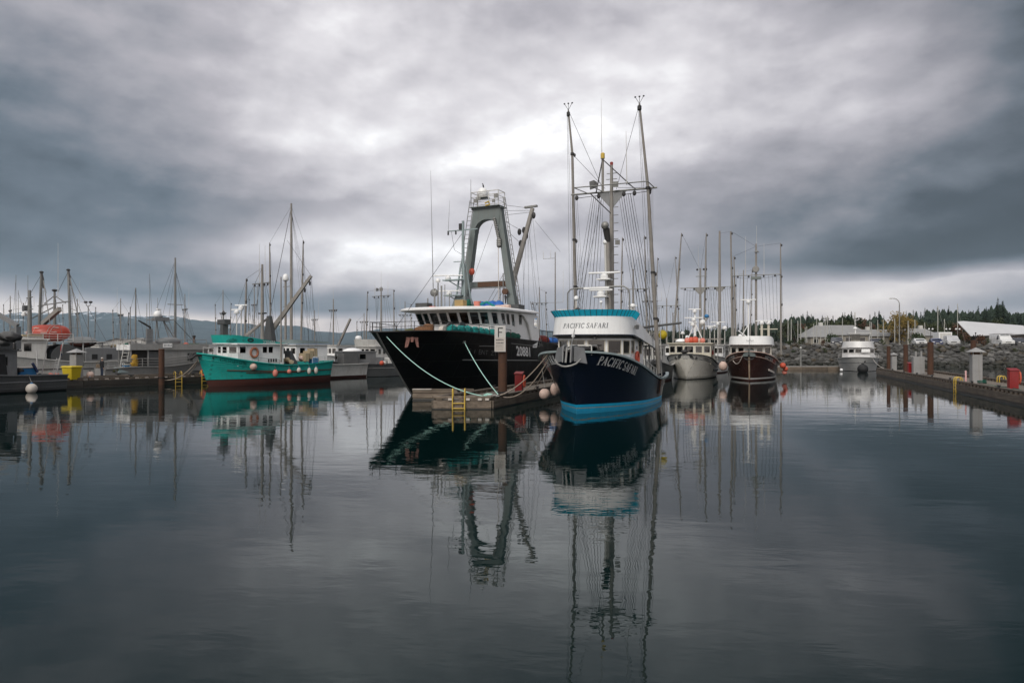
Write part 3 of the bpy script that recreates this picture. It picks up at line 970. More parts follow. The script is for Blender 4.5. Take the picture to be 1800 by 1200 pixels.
def mountains():
    mb = MB()
    NX, NY = 220, 46
    D0, D1 = 5600.0, 8600.0
    rows = []
    for j in range(NY + 1):
        v = j / NY
        D = D0 + (D1 - D0) * v
        row = []
        for i in range(NX + 1):
            px = -500 + 1650 * i / NX
            x = (px - 900) / FPX * D
            env = 0.75 + 0.25 * math.sin(px * 0.006 + 1.0)
            env *= 1.0 - max(0, min(1, (px - 760) / 300.0)) * 0.75
            rg = 1 - abs(fbm(x / 1500.0, D / 1500.0, 6, 3.1)) * 2.2
            hh = (v ** 0.8) * (385 * env) * (0.62 + 0.55 * rg) + 45 * fbm(x / 420.0, D / 420.0, 5, 9.0) * v
            if j == NY:
                hh = -5
            row.append((x, D, max(-5, hh)))
        rows.append(row)
    mb.loft(rows)
    mt = bpy.data.materials.new('forested_mountain_with_snow')
    mt.use_nodes = True
    nt = mt.node_tree
    bs = nt.nodes['Principled BSDF']
    k = G(nt)
    pos = k.n('ShaderNodeTexCoord').outputs['Object']
    z = k.sep(pos)[2]
    n = k.noise(pos, 0.004, 7, 0.65)
    n2 = k.noise(k.vm('MULTIPLY', pos, (1, 1, 2.5)), 0.012, 6, 0.6)
    sf = k.mr(k.m('ADD', k.m('MULTIPLY_ADD', k.m('SUBTRACT', n, 0.5), 620.0, k.m('MULTIPLY', z, 0.72)), k.m('MULTIPLY', k.m('SUBTRACT', n2, 0.5), 420.0)), 275.0, 335.0)
    rock = k.mix(k.mr(n2, 0.3, 0.7), (0.010, 0.020, 0.024, 1), (0.028, 0.048, 0.056, 1))
    k.put(bs.inputs['Base Color'], k.mix(sf, rock, (0.72, 0.74, 0.78, 1)))
    bs.inputs['Roughness'].default_value = 0.95
    return tag(mb.build('mountains', mt, None, 0), 'snow patched blue mountain range across the strait', 'mountains', kind='structure')
mountains()

def far_shore():
    """low dark wooded land at the foot of the mountains"""
    mb = MB()
    for (x0, x1, D, h) in ((-2600, -900, 3300, 22), (-1500, -300, 3600, 16)):
        n = 90
        top, bot, bk = [], [], []
        for i in range(n + 1):
            x = x0 + (x1 - x0) * i / n
            e = min(1, i / 12, (n - i) / 12)
            z = h * e * (0.6 + 0.5 * fbm(x / 130.0, D / 90.0, 5, 1.0)) + 3 * random.Random(i).random() * e
            top.append((x, D + 60, max(0.3, z)))
            bot.append((x, D, -1))
            bk.append((x, D + 500, -1))
        mb.loft([bot, top, bk])
    m = mat('far_dark_wood', (0.022, 0.032, 0.026), 0.95, var=0.4, scale=0.02)
    return tag(mb.build('far_shore_terrain', m, None, 0), 'low dark wooded shore below the mountains', 'shore', kind='structure')
far_shore()

def haze():
    mt = bpy.data.materials.new('sea_haze')
    mt.use_nodes = True
    nt = mt.node_tree
    nt.nodes.clear()
    k = G(nt)
    pv = k.n('ShaderNodeVolumePrincipled')
    pv.inputs['Color'].default_value = (0.68, 0.87, 1.0, 1)
    pv.inputs['Density'].default_value = 5.5e-5
    pv.inputs['Anisotropy'].default_value = 0.2
    o = k.n('ShaderNodeOutputMaterial')
    nt.links.new(pv.outputs[0], o.inputs['Volume'])
    ob = MB().bx(-9500, 9500, -400, 9800, -6.0, 640.0).build('haze', mt, None, 0)
    tag(ob, 'thin bluish sea haze over harbour and mountains', 'haze', kind='stuff')

# ================================================================== floating docks
def dock(name, label, ox, oy, deg, W, L, deck=0.55, skew=0.0, fascia=(0.06, 0.47), pitch=0.78, curb_near=(0, 1), rail_h=0.11, gap=0.11, fmat='timber'):
    """local x across (0..W), y along (0..L); skew: how much later the far side of the front edge starts"""
    t = thing(name, label, 'dock', (ox, oy, 0), -R(deg))
    rnd = random.Random(int(ox * 10) + 77)
    mb = MB()
    y = 0.0
    while y < L:
        w = 0.19
        for (y0, y1) in ((y, y + w),):
            def cl(yy):
                return W if skew == 0 else max(0.0, min(W, yy / skew * W))
            xa, xb = cl(y0), cl(y1)
            if xb > 0.05:
                dz = rnd.uniform(-0.006, 0.006)
                e = rnd.uniform(-0.02, 0.02)
                mb.hexa([(0.02, y0, deck - 0.06), (max(xa, 0.03) + e, y0, deck - 0.06), (xb + e, y1, deck - 0.06), (0.02, y1, deck - 0.06),
                         (0.02, y0, deck + dz), (max(xa, 0.03) + e, y0, deck + dz), (xb + e, y1, deck + dz), (0.02, y1, deck + dz)])
        y += w + 0.012
    tag(mb.build('deck_planks', 'plank', t, 0), kind='stuff')
    F0, F1 = fascia
    def side(x, y0, y1, sg):
        n = max(1, int((y1 - y0) / 4.8))
        for i in range(n):
            a, b = y0 + (y1 - y0) * i / n, y0 + (y1 - y0) * (i + 1) / n - 0.015
            o = MB().bx(min(x, x + sg * 0.12), max(x, x + sg * 0.12), a, b, F0, F1 + rnd.uniform(-0.01, 0.01)).build('fascia_timber', fmat, t, 0, bevel=0.012)
            MB().bx(min(x, x + sg * 0.10), max(x, x + sg * 0.10), a, b, -0.25, F0 - 0.012).build('wet_timber', 'wet', o, 0)
            MB().bx(min(x - sg * 0.20, x + sg * 0.08), max(x - sg * 0.20, x + sg * 0.08), a, b, deck + gap, deck + gap + rail_h + rnd.uniform(-0.008, 0.008)).build('curb_rail', 'timber', t, 0, bevel=0.015)
        k = int((y1 - y0) / pitch)
        for i in range(k):
            c = y0 + (i + 0.5) * (y1 - y0) / k
            o = link('curb_block', blk, t)
            o.location = (x - sg * 0.06, c, deck + gap / 2 + 0.001)
    blk = MB().bx(-0.13, 0.13, -0.19, 0.19, -gap / 2 - 0.004, gap / 2).mesh('curb_block', 'timberX', 0)
    side(0.0, 0.0, L, -1)
    side(W, skew, L, 1)
    # the end that faces open water
    p, q = Vector((0, 0, 0)), Vector((W, skew, 0))
    d = (q - p).normalized()
    nrm = Vector((d.y, -d.x, 0))
    n = 2
    for i in range(n):
        a, b = p.lerp(q, i / n) + d * 0.01, p.lerp(q, (i + 1) / n) - d * 0.01
        for nm, z0, z1, th, mm in (('fascia_timber', F0, F1, 0.13, 'timberX'), ('wet_timber', -0.25, F0 - 0.012, 0.11, 'wetX'),
                                   ('curb_rail', deck + gap, deck + gap + rail_h, 0.24, 'timberX')):
            c0, c1 = a + nrm * 0.06, b + nrm * 0.06
            MB().beam(c0 + Vector((0, 0, (z0 + z1) / 2)), c1 + Vector((0, 0, (z0 + z1) / 2)), th, z1 - z0).build(nm, mm, t, 0, bevel=0.012)
    for i in range(5):
        c = p.lerp(q, (i + 0.5) / 5) + nrm * 0.05
        MB().beam(c - d * 0.17 + Vector((0, 0, deck + gap / 2)), c + d * 0.17 + Vector((0, 0, deck + gap / 2)), 0.2, gap).build('curb_block', 'timberX', t, 0)
    return t

F_YAW = 22.0
fd = dock('floating_dock', 'short weathered timber dock with yellow ladder and tall rusty pile', -4.29, 37.3, F_YAW, 2.94, 27.0, deck=0.5, skew=1.19)
ff = Frame(-4.29, 37.3, F_YAW)
# pale reflector plates nailed between the curb blocks
for (px, py) in ((800, 703), (835, 703), (856, 704), (873, 701)):
    MB().bx(-0.10, 0.10, -0.012, 0.012, -0.06, 0.06).build('reflector_plate', 'pale', fd)
pl = [o for o in fd.children if o.name.startswith('reflector_plate')]
for o, (x, y) in zip(pl, ((0.85, 0.345), (1.75, 0.71), (2.35, 0.952), (2.72, 1.10))):
    n_ = Vector((math.sin(math.atan2(1.19, 2.94)), -math.cos(math.atan2(1.19, 2.94)), 0))
    o.location = (x + n_.x * 0.19, y + n_.y * 0.19, 0.555)
    o.rotation_euler = (0, 0, math.atan2(1.19, 2.94))

rd = dock('floating_dock', 'long weathered timber dock on the right running toward the breakwater', 23.0, 20.0, 18.4, 3.9, 64.0, deck=0.62, fascia=(0.14, 0.58), pitch=0.74, rail_h=0.12, gap=0.12)
rf = Frame(23.0, 20.0, 18.4)
ld_y = 43.0
ld = dock('floating_dock', 'low dark timber dock behind the yellow bin and the man', -36.0 - 3.2 * math.cos(R(ld_y)) - 9 * math.sin(R(ld_y)), 55.5 + 3.2 * math.sin(R(ld_y)) - 9 * math.cos(R(ld_y)), ld_y, 3.2, 40.0, deck=0.62, fascia=(0.16, 0.56), fmat='wet')  # near-black fascia colour stands in for shade on this side
lf = Frame(-36.0 - 3.2 * math.cos(R(ld_y)) - 9 * math.sin(R(ld_y)), 55.5 + 3.2 * math.sin(R(ld_y)) - 9 * math.cos(R(ld_y)), ld_y)

# short log float lying across the black trawler's bow
lg = thing('bumper_float', 'short squared log float under the black trawler bow', 'float', (-6.35, 43.5, 0))
for i in range(3):
    z0, z1 = (-0.2, 0.10, 0.42)[i], (0.09, 0.41, 0.66)[i]
    MB().bx(0, 3.9, 0, 0.7, z0, z1).build('log', ('wetX', 'timberX', 'timberX')[i], lg, 0, bevel=0.05)
MB().bx(-0.02, 1.2, -0.03, 0.5, 0.661, 0.70).build('pale_cap_board', 'pale', lg, 0, bevel=0.01)
MB().bx(1.21, 3.9, -0.02, 0.5, 0.661, 0.695).build('cap_board', 'timberX', lg, 0, bevel=0.01)

def pile(px, ytop, D, r, label, zb=-1.5, cap=False):
    p = px_world(px, ytop, D)
    t = thing('steel_pile', label, 'pile', (p.x, D, 0), 0, 'rusty steel mooring piles')
    MB().tube([(0, 0, zb), (0, 0, p.z)], r, 20).build('shaft', 'rust', t)
    MB().lathe([(r + 0.05, -0.10), (r + 0.05, 0.0)], (0, 0, 0.68), 20).build('guide_collar', 'dark', t)
    MB().lathe([(r + 0.02, 0), (r + 0.02, 0.05), (r * 0.9, 0.09)], (0, 0, p.z), 20).build('cap', 'rust', t)
    return t, p

pile(883.5, 598, 41.7, 0.27, 'tall rusty pile that carries the white letter F sign')
pile(1562, 606, 76.0, 0.19, 'farthest rusty pile on the right dock, left of the small pedestal')
pile(1592, 603.5, 72.5, 0.22, 'rusty pile on the right dock between two pedestals, behind the red box')
pile(1635.5, 600, 66.0, 0.26, 'thick dark rusty pile beside the grey metal cabinet on the right dock')
pile(1711, 597, 61.0, 0.22, 'rusty pile mostly hidden behind the near roofed pedestal')
pile(284, 612, 60.5, 0.24, 'dark rusty pile before the grey fishing boat on the left')

# --- the letter F notice board
sg = thing('dock_sign', 'white notice board with a big black letter F on the rusty pile', 'sign', (-0.72, 41.28, 3.12), 0)
MB().bx(-0.315, 0.315, -0.02, 0.02, 0, 1.53).build('board', 'white2', sg, 0, bevel=0.008)
MB().bx(-0.335, 0.335, -0.012, 0.024, -0.02, 0.0).bx(-0.335, 0.335, -0.012, 0.024, 1.53, 1.55).bx(-0.335, -0.315, -0.012, 0.024, 0, 1.53).bx(0.315, 0.335, -0.012, 0.024, 0, 1.53).build('frame', 'alu2', sg, 0)
MB().bx(-0.13, -0.065, -0.028, -0.021, 0.86, 1.44).bx(-0.063, 0.17, -0.028, -0.021, 1.375, 1.44).bx(-0.063, 0.125, -0.028, -0.021, 1.125, 1.185).build('letter', 'dark', sg, 0)
MB().bx(-0.3, 0.3, -0.024, -0.0205, 0.02, 0.835).build('lower_panel', 'pale', sg, 0)
def flat_text(body, parent, x, z, h, m, y=-0.026, width=None, name='lettering'):
    vs, fs, w = text_mesh(body, 5)
    sx = (width / w) if width else h
    return MB().add([(x + a * sx, y, z + b * h) for a, b in vs], fs).build(name, m, parent, 0)
# the small print is too small to read in the photograph: rows of word-shaped bars
rw = random.Random(4)
for (z, h, x0, x1, m) in ((0.755, 0.028, -0.13, 0.15, 'lettersB'), (0.665, 0.055, -0.25, 0.23, 'lettersD'), (0.59, 0.022, -0.25, 0.22, 'lettersB'), (0.485, 0.05, -0.25, 0.21, 'lettersD'),
                          (0.42, 0.016, -0.25, 0.22, 'lettersB'), (0.38, 0.016, -0.25, 0.2, 'lettersB'), (0.34, 0.016, -0.25, 0.22, 'lettersB'), (0.30, 0.016, -0.25, 0.14, 'lettersB'),
                          (0.26, 0.016, -0.25, 0.22, 'lettersB'), (0.22, 0.016, -0.25, 0.2, 'lettersB'), (0.14, 0.016, -0.24, 0.2, 'lettersB'), (0.10, 0.016, -0.24, 0.18, 'lettersB')):
    mb = MB()
    x = x0
    while x < x1:
        w = rw.uniform(0.025, 0.09)
        mb.bx(x, min(x + w, x1), -0.0275, -0.0245, z, z + h)
        x += w + 0.016
    mb.build('text_line', m, sg, 0)
MB().bx(-0.05, 0.05, 0.02, 0.14, 0.2, 0.28).bx(-0.05, 0.05, 0.02, 0.14, 1.2, 1.28).build('bracket', 'galv', sg, 0)

def dock_ladder(loc, rz, label, depth=-0.45, top=0.95, w=0.62, hook=0.42):
    """two hooped yellow rails with rungs"""
    t = thing('dock_ladder', label, 'ladder', loc, rz, 'yellow dock ladders')
    for sx in (-w / 2, w / 2):
        pts = [(sx, -0.14, depth), (sx, -0.14, top - 0.16)] + [(sx, -0.14 + hook / 2 - hook / 2 * math.cos(R(a)), top - 0.16 + 0.16 * math.sin(R(a))) for a in range(20, 181, 20)] + [(sx, -0.14 + hook, 0.5)]
        MB().tube(pts, 0.036, 8).build('rail', 'yellow', t)
    for z in (0.34, 0.06, -0.22):
        if z > depth:
            MB().tube([(-w / 2, -0.14, z), (w / 2, -0.14, z)], 0.03, 6).build('rung', 'yellow', t)
    return t
dock_ladder((-2.9, 37.22, 0), 0.0, 'yellow steel ladder hooked over the end of the dock with sign F', top=1.12, w=0.66)

def fire_box(px, yb, D, deck, h, label, rz=0.0, w=0.46):
    p = px_world(px, yb, D)
    t = thing('fire_hose_box', label, 'hose box', (p.x, D, deck), rz, 'red fire hose boxes')
    MB().hexa([(-w / 2, -0.2, 0.0), (w / 2, -0.2, 0.0), (w / 2, 0.2, 0.0), (-w / 2, 0.2, 0.0), (-w / 2, -0.2, h * 0.92), (w / 2, -0.2, h * 0.92), (w / 2, 0.2, h), (-w / 2, 0.2, h)]).build('cabinet', 'red', t, 0, bevel=0.015)
    MB().hexa([(-w / 2 - 0.05, -0.27, h * 0.905), (w / 2 + 0.05, -0.27, h * 0.905), (w / 2 + 0.05, 0.22, h), (-w / 2 - 0.05, 0.22, h),
               (-w / 2 - 0.05, -0.27, h * 0.905 + 0.04), (w / 2 + 0.05, -0.27, h * 0.905 + 0.04), (w / 2 + 0.05, 0.22, h + 0.04), (-w / 2 - 0.05, 0.22, h + 0.04)]).build('hood', 'red', t, 0)
    MB().bx(-w * 0.36, w * 0.36, -0.215, -0.201, h * 0.14, h * 0.82).build('door', 'red', t, 0, bevel=0.006)
    ring = [(w / 2 + 0.12, 0.0 + 0.17 * math.cos(R(a)), h * 0.55 + h * 0.28 * math.sin(R(a))) for a in range(0, 360, 24)]
    MB().tube(ring, 0.055, 8, closed=True).build('hose_coil', 'orange', t)
    MB().tube([(w / 2, 0, h * 0.55), (w / 2 + 0.2, 0, h * 0.55)], 0.05, 8).build('valve', 'orange', t)
    return t
fire_box(912.5, 688, 43.6, 0.5, 1.28, 'red hose box with sloped hood on the dock beside the F sign pile', R(-18))
fire_box(1601, 646, 68.0, 0.62, 1.15, 'small red hose box beside the grey metal cabinet', R(-10), 0.5)
fire_box(1780.5, 675.5, 45.3, 0.62, 1.32, 'near red hose box with orange coil at the right edge', R(-14), 0.52)

def pedestal(px, yb, D, deck, h, w, label):
    p = px_world(px, yb, D)
    t = thing('power_pedestal', label, 'pedestal', (p.x, D, deck), R(-16), 'roofed dock service pedestals')
    MB().bx(-w / 2, w / 2, -w / 2, w / 2, 0.0, h * 0.80).build('column', 'ped', t, 0, bevel=0.02)
    for sx in (-1, 1):
        for sy in (-1, 1):
            MB().bx(sx * (w / 2 - 0.05) - 0.03, sx * (w / 2 - 0.05) + 0.03, sy * (w / 2 - 0.05) - 0.03, sy * (w / 2 - 0.05) + 0.03, h * 0.80, h * 0.872).build('corner_post', 'ped', t, 0)
    MB().bx(-w * 0.3, w * 0.3, -w * 0.3, w * 0.3, h * 0.80, h * 0.868).build('lamp_housing', 'rustS', t, 0)
    e = w * 0.80
    mb = MB()
    mb.add([(-e, -e, h * 0.872), (e, -e, h * 0.872), (e, e, h * 0.872), (-e, e, h * 0.872), (0, 0, h)], [(0, 1, 4), (1, 2, 4), (2, 3, 4), (3, 0, 4), (3, 2, 1, 0)])
    mb.build('pyramid_roof', 'ped', t, 0)
    MB().bx(-w * 0.32, w * 0.32, -w / 2 - 0.012, -w / 2, h * 0.35, h * 0.66).build('door_panel', 'ped', t, 0)
    return t
pedestal(1715.5, 663, 51.4, 0.62, 2.72, 0.66, 'near grey service pedestal with pyramid roof on the right dock')
pedestal(1571, 640.5, 78.0, 0.62, 2.05, 0.52, 'far small grey service pedestal with pyramid roof on the right dock')
pedestal(134.5, 664, 57.5, 0.62, 2.6, 0.70, 'grey service pedestal with pale pyramid roof behind the yellow bin')

cb = thing('metal_cabinet', 'grey two door metal utility cabinet between rusty piles on the right dock', 'cabinet', (px_world(1614, 648, 67.0).x, 67.0, 0.62), R(-14))
MB().bx(-0.5, 0.5, -0.3, 0.3, 0.05, 1.75).build('body', 'ped', cb, 0, bevel=0.015)
for z0, z1 in ((0.1, 0.58), (0.62, 1.68)):
    MB().bx(-0.45, 0.45, -0.325, -0.301, z0, z1).build('door', 'ped', cb, 0, bevel=0.01)
for x in (-0.28, 0.2):
    MB().bx(x, x + 0.14, -0.05, 0.09, 1.75, 2.3).build('conduit', 'ped', cb, 0)

rb = thing('leaning_post', 'thin red leaning steel bar at the edge of the right dock', 'post', (px_world(1698, 668, 49.8).x, 49.8, 0.62), 0)
MB().beam((0, 0, 0.0), (0.18, 0.3, 1.0), 0.1, 0.07).build('bar', 'red', rb, 0)
MB().bx(-0.12, 0.12, -0.12, 0.12, 0.0, 0.03).build('foot_plate', 'red', rb, 0)

def on_dock(fr, x, y):
    return fr.world(x, y, 0)
q = Frame(23.0, 20.0, 18.4)
lp = q.at(1681, 670, u=-0.03)
pw = q.world(0.02, lp.y, 0)
dock_ladder((pw.x, pw.y, 0.12), R(-18.4 - 90), 'yellow hooped ladder on the near edge of the right dock', top=0.98, w=0.5)
lp = q.at(1762, 664, u=3.85)
pw = q.world(3.86, lp.y, 0)
dock_ladder((pw.x, pw.y, 0.12), R(-18.4 + 90), 'yellow hooped ladder on the far edge of the right dock', top=1.0, w=0.5)
for px, lab in ((313, 'yellow hooped ladder on the left dock beside the dark pile'), (359, 'yellow ladder with orange ring at the teal bow')):
    lp = lf.at(px, 655, u=3.2)
    pw = lf.world(3.22, lp.y, 0)
    t = dock_ladder((pw.x, pw.y, 0.12), R(-ld_y + 90), lab, top=1.0, w=0.55)
rg = thing('life_ring', 'orange ring hanging on the dock end by the teal bow', 'life ring', (pw.x + 0.05, pw.y - 0.25, 1.0), R(-20))
MB().tube([(0.26 * math.cos(R(a)), 0, 0.26 * math.sin(R(a))) for a in range(0, 360, 20)], 0.075, 8, closed=True).build('ring', 'orange', rg)

# --- mooring lines
def rope(name, label, pts3, r, m, sag=0.0, group='mooring lines'):
    """a rope through the given points; sag in metres at the middle of the whole run"""
    pts = [Vector(p) for p in pts3]
    out = []
    n = 18
    for i in range(len(pts) - 1):
        for j in range(n + (1 if i == len(pts) - 2 else 0)):
            t = j / n
            p = pts[i].lerp(pts[i + 1], t)
            sg_ = sag if not isinstance(sag, (list, tuple)) else sag[i]
            p.z -= sg_ * 4 * t * (1 - t)
            out.append(p)
    o = MB().tube(out, r, 7).build(name, m, None)
    return tag(o, label, 'rope', group)

# cleats, hose and cable on the docks
cleat_me = MB().bx(-0.05, 0.05, -0.08, 0.08, 0, 0.10).tube([(0, -0.24, 0.12), (0, -0.1, 0.105), (0, 0.1, 0.105), (0, 0.24, 0.12)], 0.035, 6).mesh('cleat', 'iron')
for t_, w_, L_, dz in ((fd, 2.94, 20, 0.5 + 0.22), (rd, 3.9, 60, 0.62 + 0.24), (ld, 3.2, 36, 0.62 + 0.22)):
    for side_x in (-0.06, w_ + 0.06):
        y_ = 3.2
        while y_ < L_:
            o = link('cleat', cleat_me, t_)
            o.location = (side_x, y_, dz)
            y_ += 5.2
hs_ = thing('water_hose', 'dark hose looped along the right dock beside the near pedestal', 'hose', (0, 0, 0))
hp = [rf.world(1.2 + 0.5 * math.sin(i * 0.5), 24 + i * 1.1, 0.66) for i in range(16)]
MB().tube(hp, 0.03, 6).build('hose', 'netdark', hs_)
cc_ = [rf.world(1.7 + 0.34 * math.cos(i * 0.7), 33.4 + 0.34 * math.sin(i * 0.7), 0.66 + 0.012 * i) for i in range(22)]
MB().tube(cc_, 0.035, 6).build('coil', 'netdark', hs_)

# ================================================================== breakwater, car park, houses, wood
def gh(X, D):
    """ground height of the shore"""
    strip = min(1, max(0, (D - 111.5) / 5.5)) * 3.4
    back = min(1, max(0, (136 - D) / 4.0))
    right = min(1, max(0, (X - 78) / 4.0))
    inland = min(1, max(0, (D - 186) / 5.0))
    k = max(back, right, inland)
    z = -1.0 + (strip + 1.0) * k if D > 111.5 else -1.0 + max(0, D - 109.0) * 0.4
    if D > 215:
        tt = min(1.0, (D - 215) / 420.0)
        rise = 5 + 17 * min(1, max(0, (X / D - 0.35) / 0.38)) + 3 * math.sin(X * 0.02)
        z += rise * tt * tt * (3 - 2 * tt) + 2.0 * fbm(X / 60.0, D / 60.0, 3, 2.0) * tt
    return z
def shore():
    Xs = [30 + i * 1.9 for i in range(46)] + [115 + 1.0 * (i ** 1.75) for i in range(1, 44)]
    Ds = [108.5, 111.5, 113, 115, 117.1, 120, 126, 132, 134, 136, 140, 160, 184, 186, 188.5, 191, 200, 215] + [215 + 9 * i * (1 + i * 0.02) for i in range(1, 44)]
    rows = [[(X * max(1.0, D / 300.0) if X > 60 else X, D, gh(X * max(1.0, D / 300.0) if X > 60 else X, D)) for X in Xs] for D in Ds]
    mt = bpy.data.materials.new('shore_ground')
    mt.use_nodes = True
    nt = mt.node_tree
    k = G(nt)
    bs = nt.nodes['Principled BSDF']
    pos = k.n('ShaderNodeTexCoord').outputs['Object']
    y = k.sep(pos)[1]
    n = k.noise(pos, 0.35, 5, 0.6)
    grass = k.mix(k.mr(n, 0.35, 0.65), (0.035, 0.042, 0.014, 1), (0.085, 0.062, 0.028, 1))
    asph = k.mix(k.mr(n, 0.3, 0.7), (0.05, 0.05, 0.05, 1), (0.085, 0.08, 0.075, 1))
    stone = k.mix(k.mr(k.noise(pos, 2.2, 4, 0.7), 0.35, 0.65), (0.022, 0.021, 0.018, 1), (0.075, 0.072, 0.064, 1))
    grass = k.mix(k.mr(k.m('MULTIPLY_ADD', n, 3.0, y), 117.4, 118.6), stone, grass)
    f = k.mr(y, 119.6, 120.2)
    c = k.mix(f, grass, asph)
    c = k.mix(k.mr(y, 196, 214), c, k.mix(k.mr(n, 0.3, 0.7), (0.010, 0.016, 0.008, 1), (0.035, 0.030, 0.014, 1)))
    k.put(bs.inputs['Base Color'], c)
    bs.inputs['Roughness'].default_value = 0.95
    return tag(MB().loft(rows).build('shore_ground', mt, None, 40), 'low shore with a car park on the breakwater and a wooded rise', 'ground', kind='structure')
shore()

# --- riprap
bw = thing('breakwater', 'long bank of grey riprap boulders below the parked cars', 'breakwater', (0, 0, 0))
rock_m = []
for i, c in enumerate(((0.075, 0.073, 0.068), (0.10, 0.098, 0.092), (0.048, 0.046, 0.042), (0.15, 0.145, 0.135), (0.07, 0.058, 0.042))):
    rock_m.append(mat('riprap_stone_' + 'abcde'[i], c, 0.9, var=0.3, scale=1.2, bump=0.03, bscale=4.0, grime=0.3))
for m_ in rock_m:      # weed and wet stone below the tide line
    k = G(m_.node_tree)
    bs = m_.node_tree.nodes['Principled BSDF']
    src = bs.inputs['Base Color'].links[0].from_socket
    pz = k.sep(k.n('ShaderNodeNewGeometry').outputs['Position'])
    wn = k.noise(k.n('ShaderNodeNewGeometry').outputs['Position'], 0.6, 3, 0.6)
    k.put(bs.inputs['Base Color'], k.mix(k.mr(k.m('MULTIPLY_ADD', wn, -0.7, pz[2]), 0.15, 0.75, 0.9, 0.0), src, (0.016, 0.017, 0.011, 1)))
def rock_mesh(seed, m):
    bm = bmesh.new()
    bmesh.ops.create_icosphere(bm, subdivisions=1, radius=0.5)
    rr = random.Random(seed)
    for v in bm.verts:
        v.co *= 1 + 0.55 * mnoise.noise(v.co * 1.7 + Vector((seed * 3.1, 0, 0))) + rr.uniform(-0.12, 0.12)
        v.co.z *= 0.72
    me = bpy.data.meshes.new('boulder')
    bm.to_mesh(me)
    bm.free()
    me.materials.append(m)
    return me
rocks = [rock_mesh(i, rock_m[i % 5]) for i in range(15)]
rr = random.Random(11)
spots = []
for X in [30 + i * 0.72 for i in range(98)]:
    for j in range(9):
        D = 110.6 + j * 0.82 + rr.uniform(-0.35, 0.35)
        x = X + rr.uniform(-0.4, 0.4)
        s = rr.uniform(0.7, 1.45)
        spots.append((x, D, max(gh(x, D), -0.35) + rr.uniform(-0.15, 0.15), s))
vis = [s for s in spots if 38 < s[0] < 90]
vis.sort(key=lambda s: -s[3])
keep = set(vis[:290])
for s in spots:
    if s in keep:
        o = link('boulder', rr.choice(rocks), bw)
        o.location = s[:3]
        o.scale = (s[3] * rr.uniform(0.9, 1.35), s[3], s[3] * rr.uniform(0.8, 1.05))
        o.rotation_euler = (rr.uniform(-0.3, 0.3), rr.uniform(-0.3, 0.3), rr.uniform(0, 6.28))
mb = MB()
for s in spots:
    if s not in keep:
        me = rr.choice(rocks)
        a = rr.uniform(0, 6.28)
        ca, sa = math.cos(a), math.sin(a)
        mb.add([(s[0] + s[3] * (v.co.x * ca - v.co.y * sa), s[1] + s[3] * (v.co.x * sa + v.co.y * ca), s[2] + s[3] * v.co.z) for v in me.vertices], [tuple(p.vertices) for p in me.polygons])
tag(mb.build('small_stones', rock_m[0], bw, 0), kind='stuff')

# --- leafy things
LEAF = {}
def leaf_mat(name, c1, c2):
    if name in LEAF:
        return LEAF[name]
    mt = bpy.data.materials.new(name)
    mt.use_nodes = True
    nt = mt.node_tree
    k = G(nt)
    bs = nt.nodes['Principled BSDF']
    pos = k.n('ShaderNodeTexCoord').outputs['Object']
    oi = k.n('ShaderNodeObjectInfo').outputs['Random']
    n = k.noise(pos, 0.9, 4, 0.6)
    f = k.m('ADD', k.mr(n, 0.3, 0.7, 0.0, 0.7), k.m('MULTIPLY', oi, 0.3))
    k.put(bs.inputs['Base Color'], k.mix(f, (*c1, 1), (*c2, 1)))
    bs.inputs['Roughness'].default_value = 0.85
    LEAF[name] = mt
    return mt
fir_m = leaf_mat('dark_fir_needles', (0.008, 0.018, 0.011), (0.022, 0.040, 0.020))
oliv_m = leaf_mat('olive_shrub_leaves', (0.022, 0.034, 0.010), (0.055, 0.060, 0.018))
gold_m = leaf_mat('yellow_autumn_leaves', (0.09, 0.06, 0.010), (0.20, 0.13, 0.018))
russ_m = leaf_mat('russet_autumn_leaves', (0.055, 0.024, 0.012), (0.11, 0.050, 0.024))
bark = mat('dark_bark', (0.045, 0.035, 0.028), 0.95, var=0.3)

def conifer_meshes(seed, H, spread):
    rr = random.Random(seed)
    tr = MB().tube([(0, 0, -0.6), (0.1, 0, H * 0.5), (0, 0.05, H * 0.97)], [H * 0.018, H * 0.011, 0.03], 6).mesh('trunk', bark)
    mb = MB()
    z = H * rr.uniform(0.10, 0.2)
    while z < H:
        f = 1 - z / H
        rad = spread * (f ** 0.8) * rr.uniform(0.75, 1.12) + 0.15
        nb = 5 + int(f * 4)
        for b in range(nb):
            a = rr.uniform(0, 6.28)
            ll = rad * rr.uniform(0.6, 1.15)
            dr = Vector((math.cos(a), math.sin(a), 0))
            sd = Vector((-dr.y, dr.x, 0))
            droop = -0.30 * ll + rr.uniform(-0.1, 0.15)
            for q in range(4):
                s0 = (q + 0.3) / 4.2
                c = dr * ll * s0 + Vector((0, 0, z + droop * s0 * s0 + rr.uniform(-0.12, 0.12)))
                w = ll * 0.26 * (1.25 - s0) + 0.12
                e = dr * ll * 0.30
                mb.add([c - sd * w, c - e * 0.5 + Vector((0, 0, 0.08)), c + sd * w, c + e + Vector((0, 0, droop * 0.22 - 0.12))], [(0, 1, 2, 3)])
                mb.add([c - Vector((0, 0, w * 0.5)), c + e * 0.8, c + Vector((0, 0, w * 0.35)), c - e * 0.6], [(0, 1, 2, 3)])
        z += H * 0.030 * rr.uniform(0.8, 1.3)
    mb.add([(0.12, 0, H * 0.95), (-0.1, 0.1, H * 0.95), (-0.1, -0.1, H * 0.95), (0, 0, H * 1.03)], [(0, 1, 3), (1, 2, 3), (2, 0, 3)])
    return tr, mb.mesh('crown', fir_m, 0)

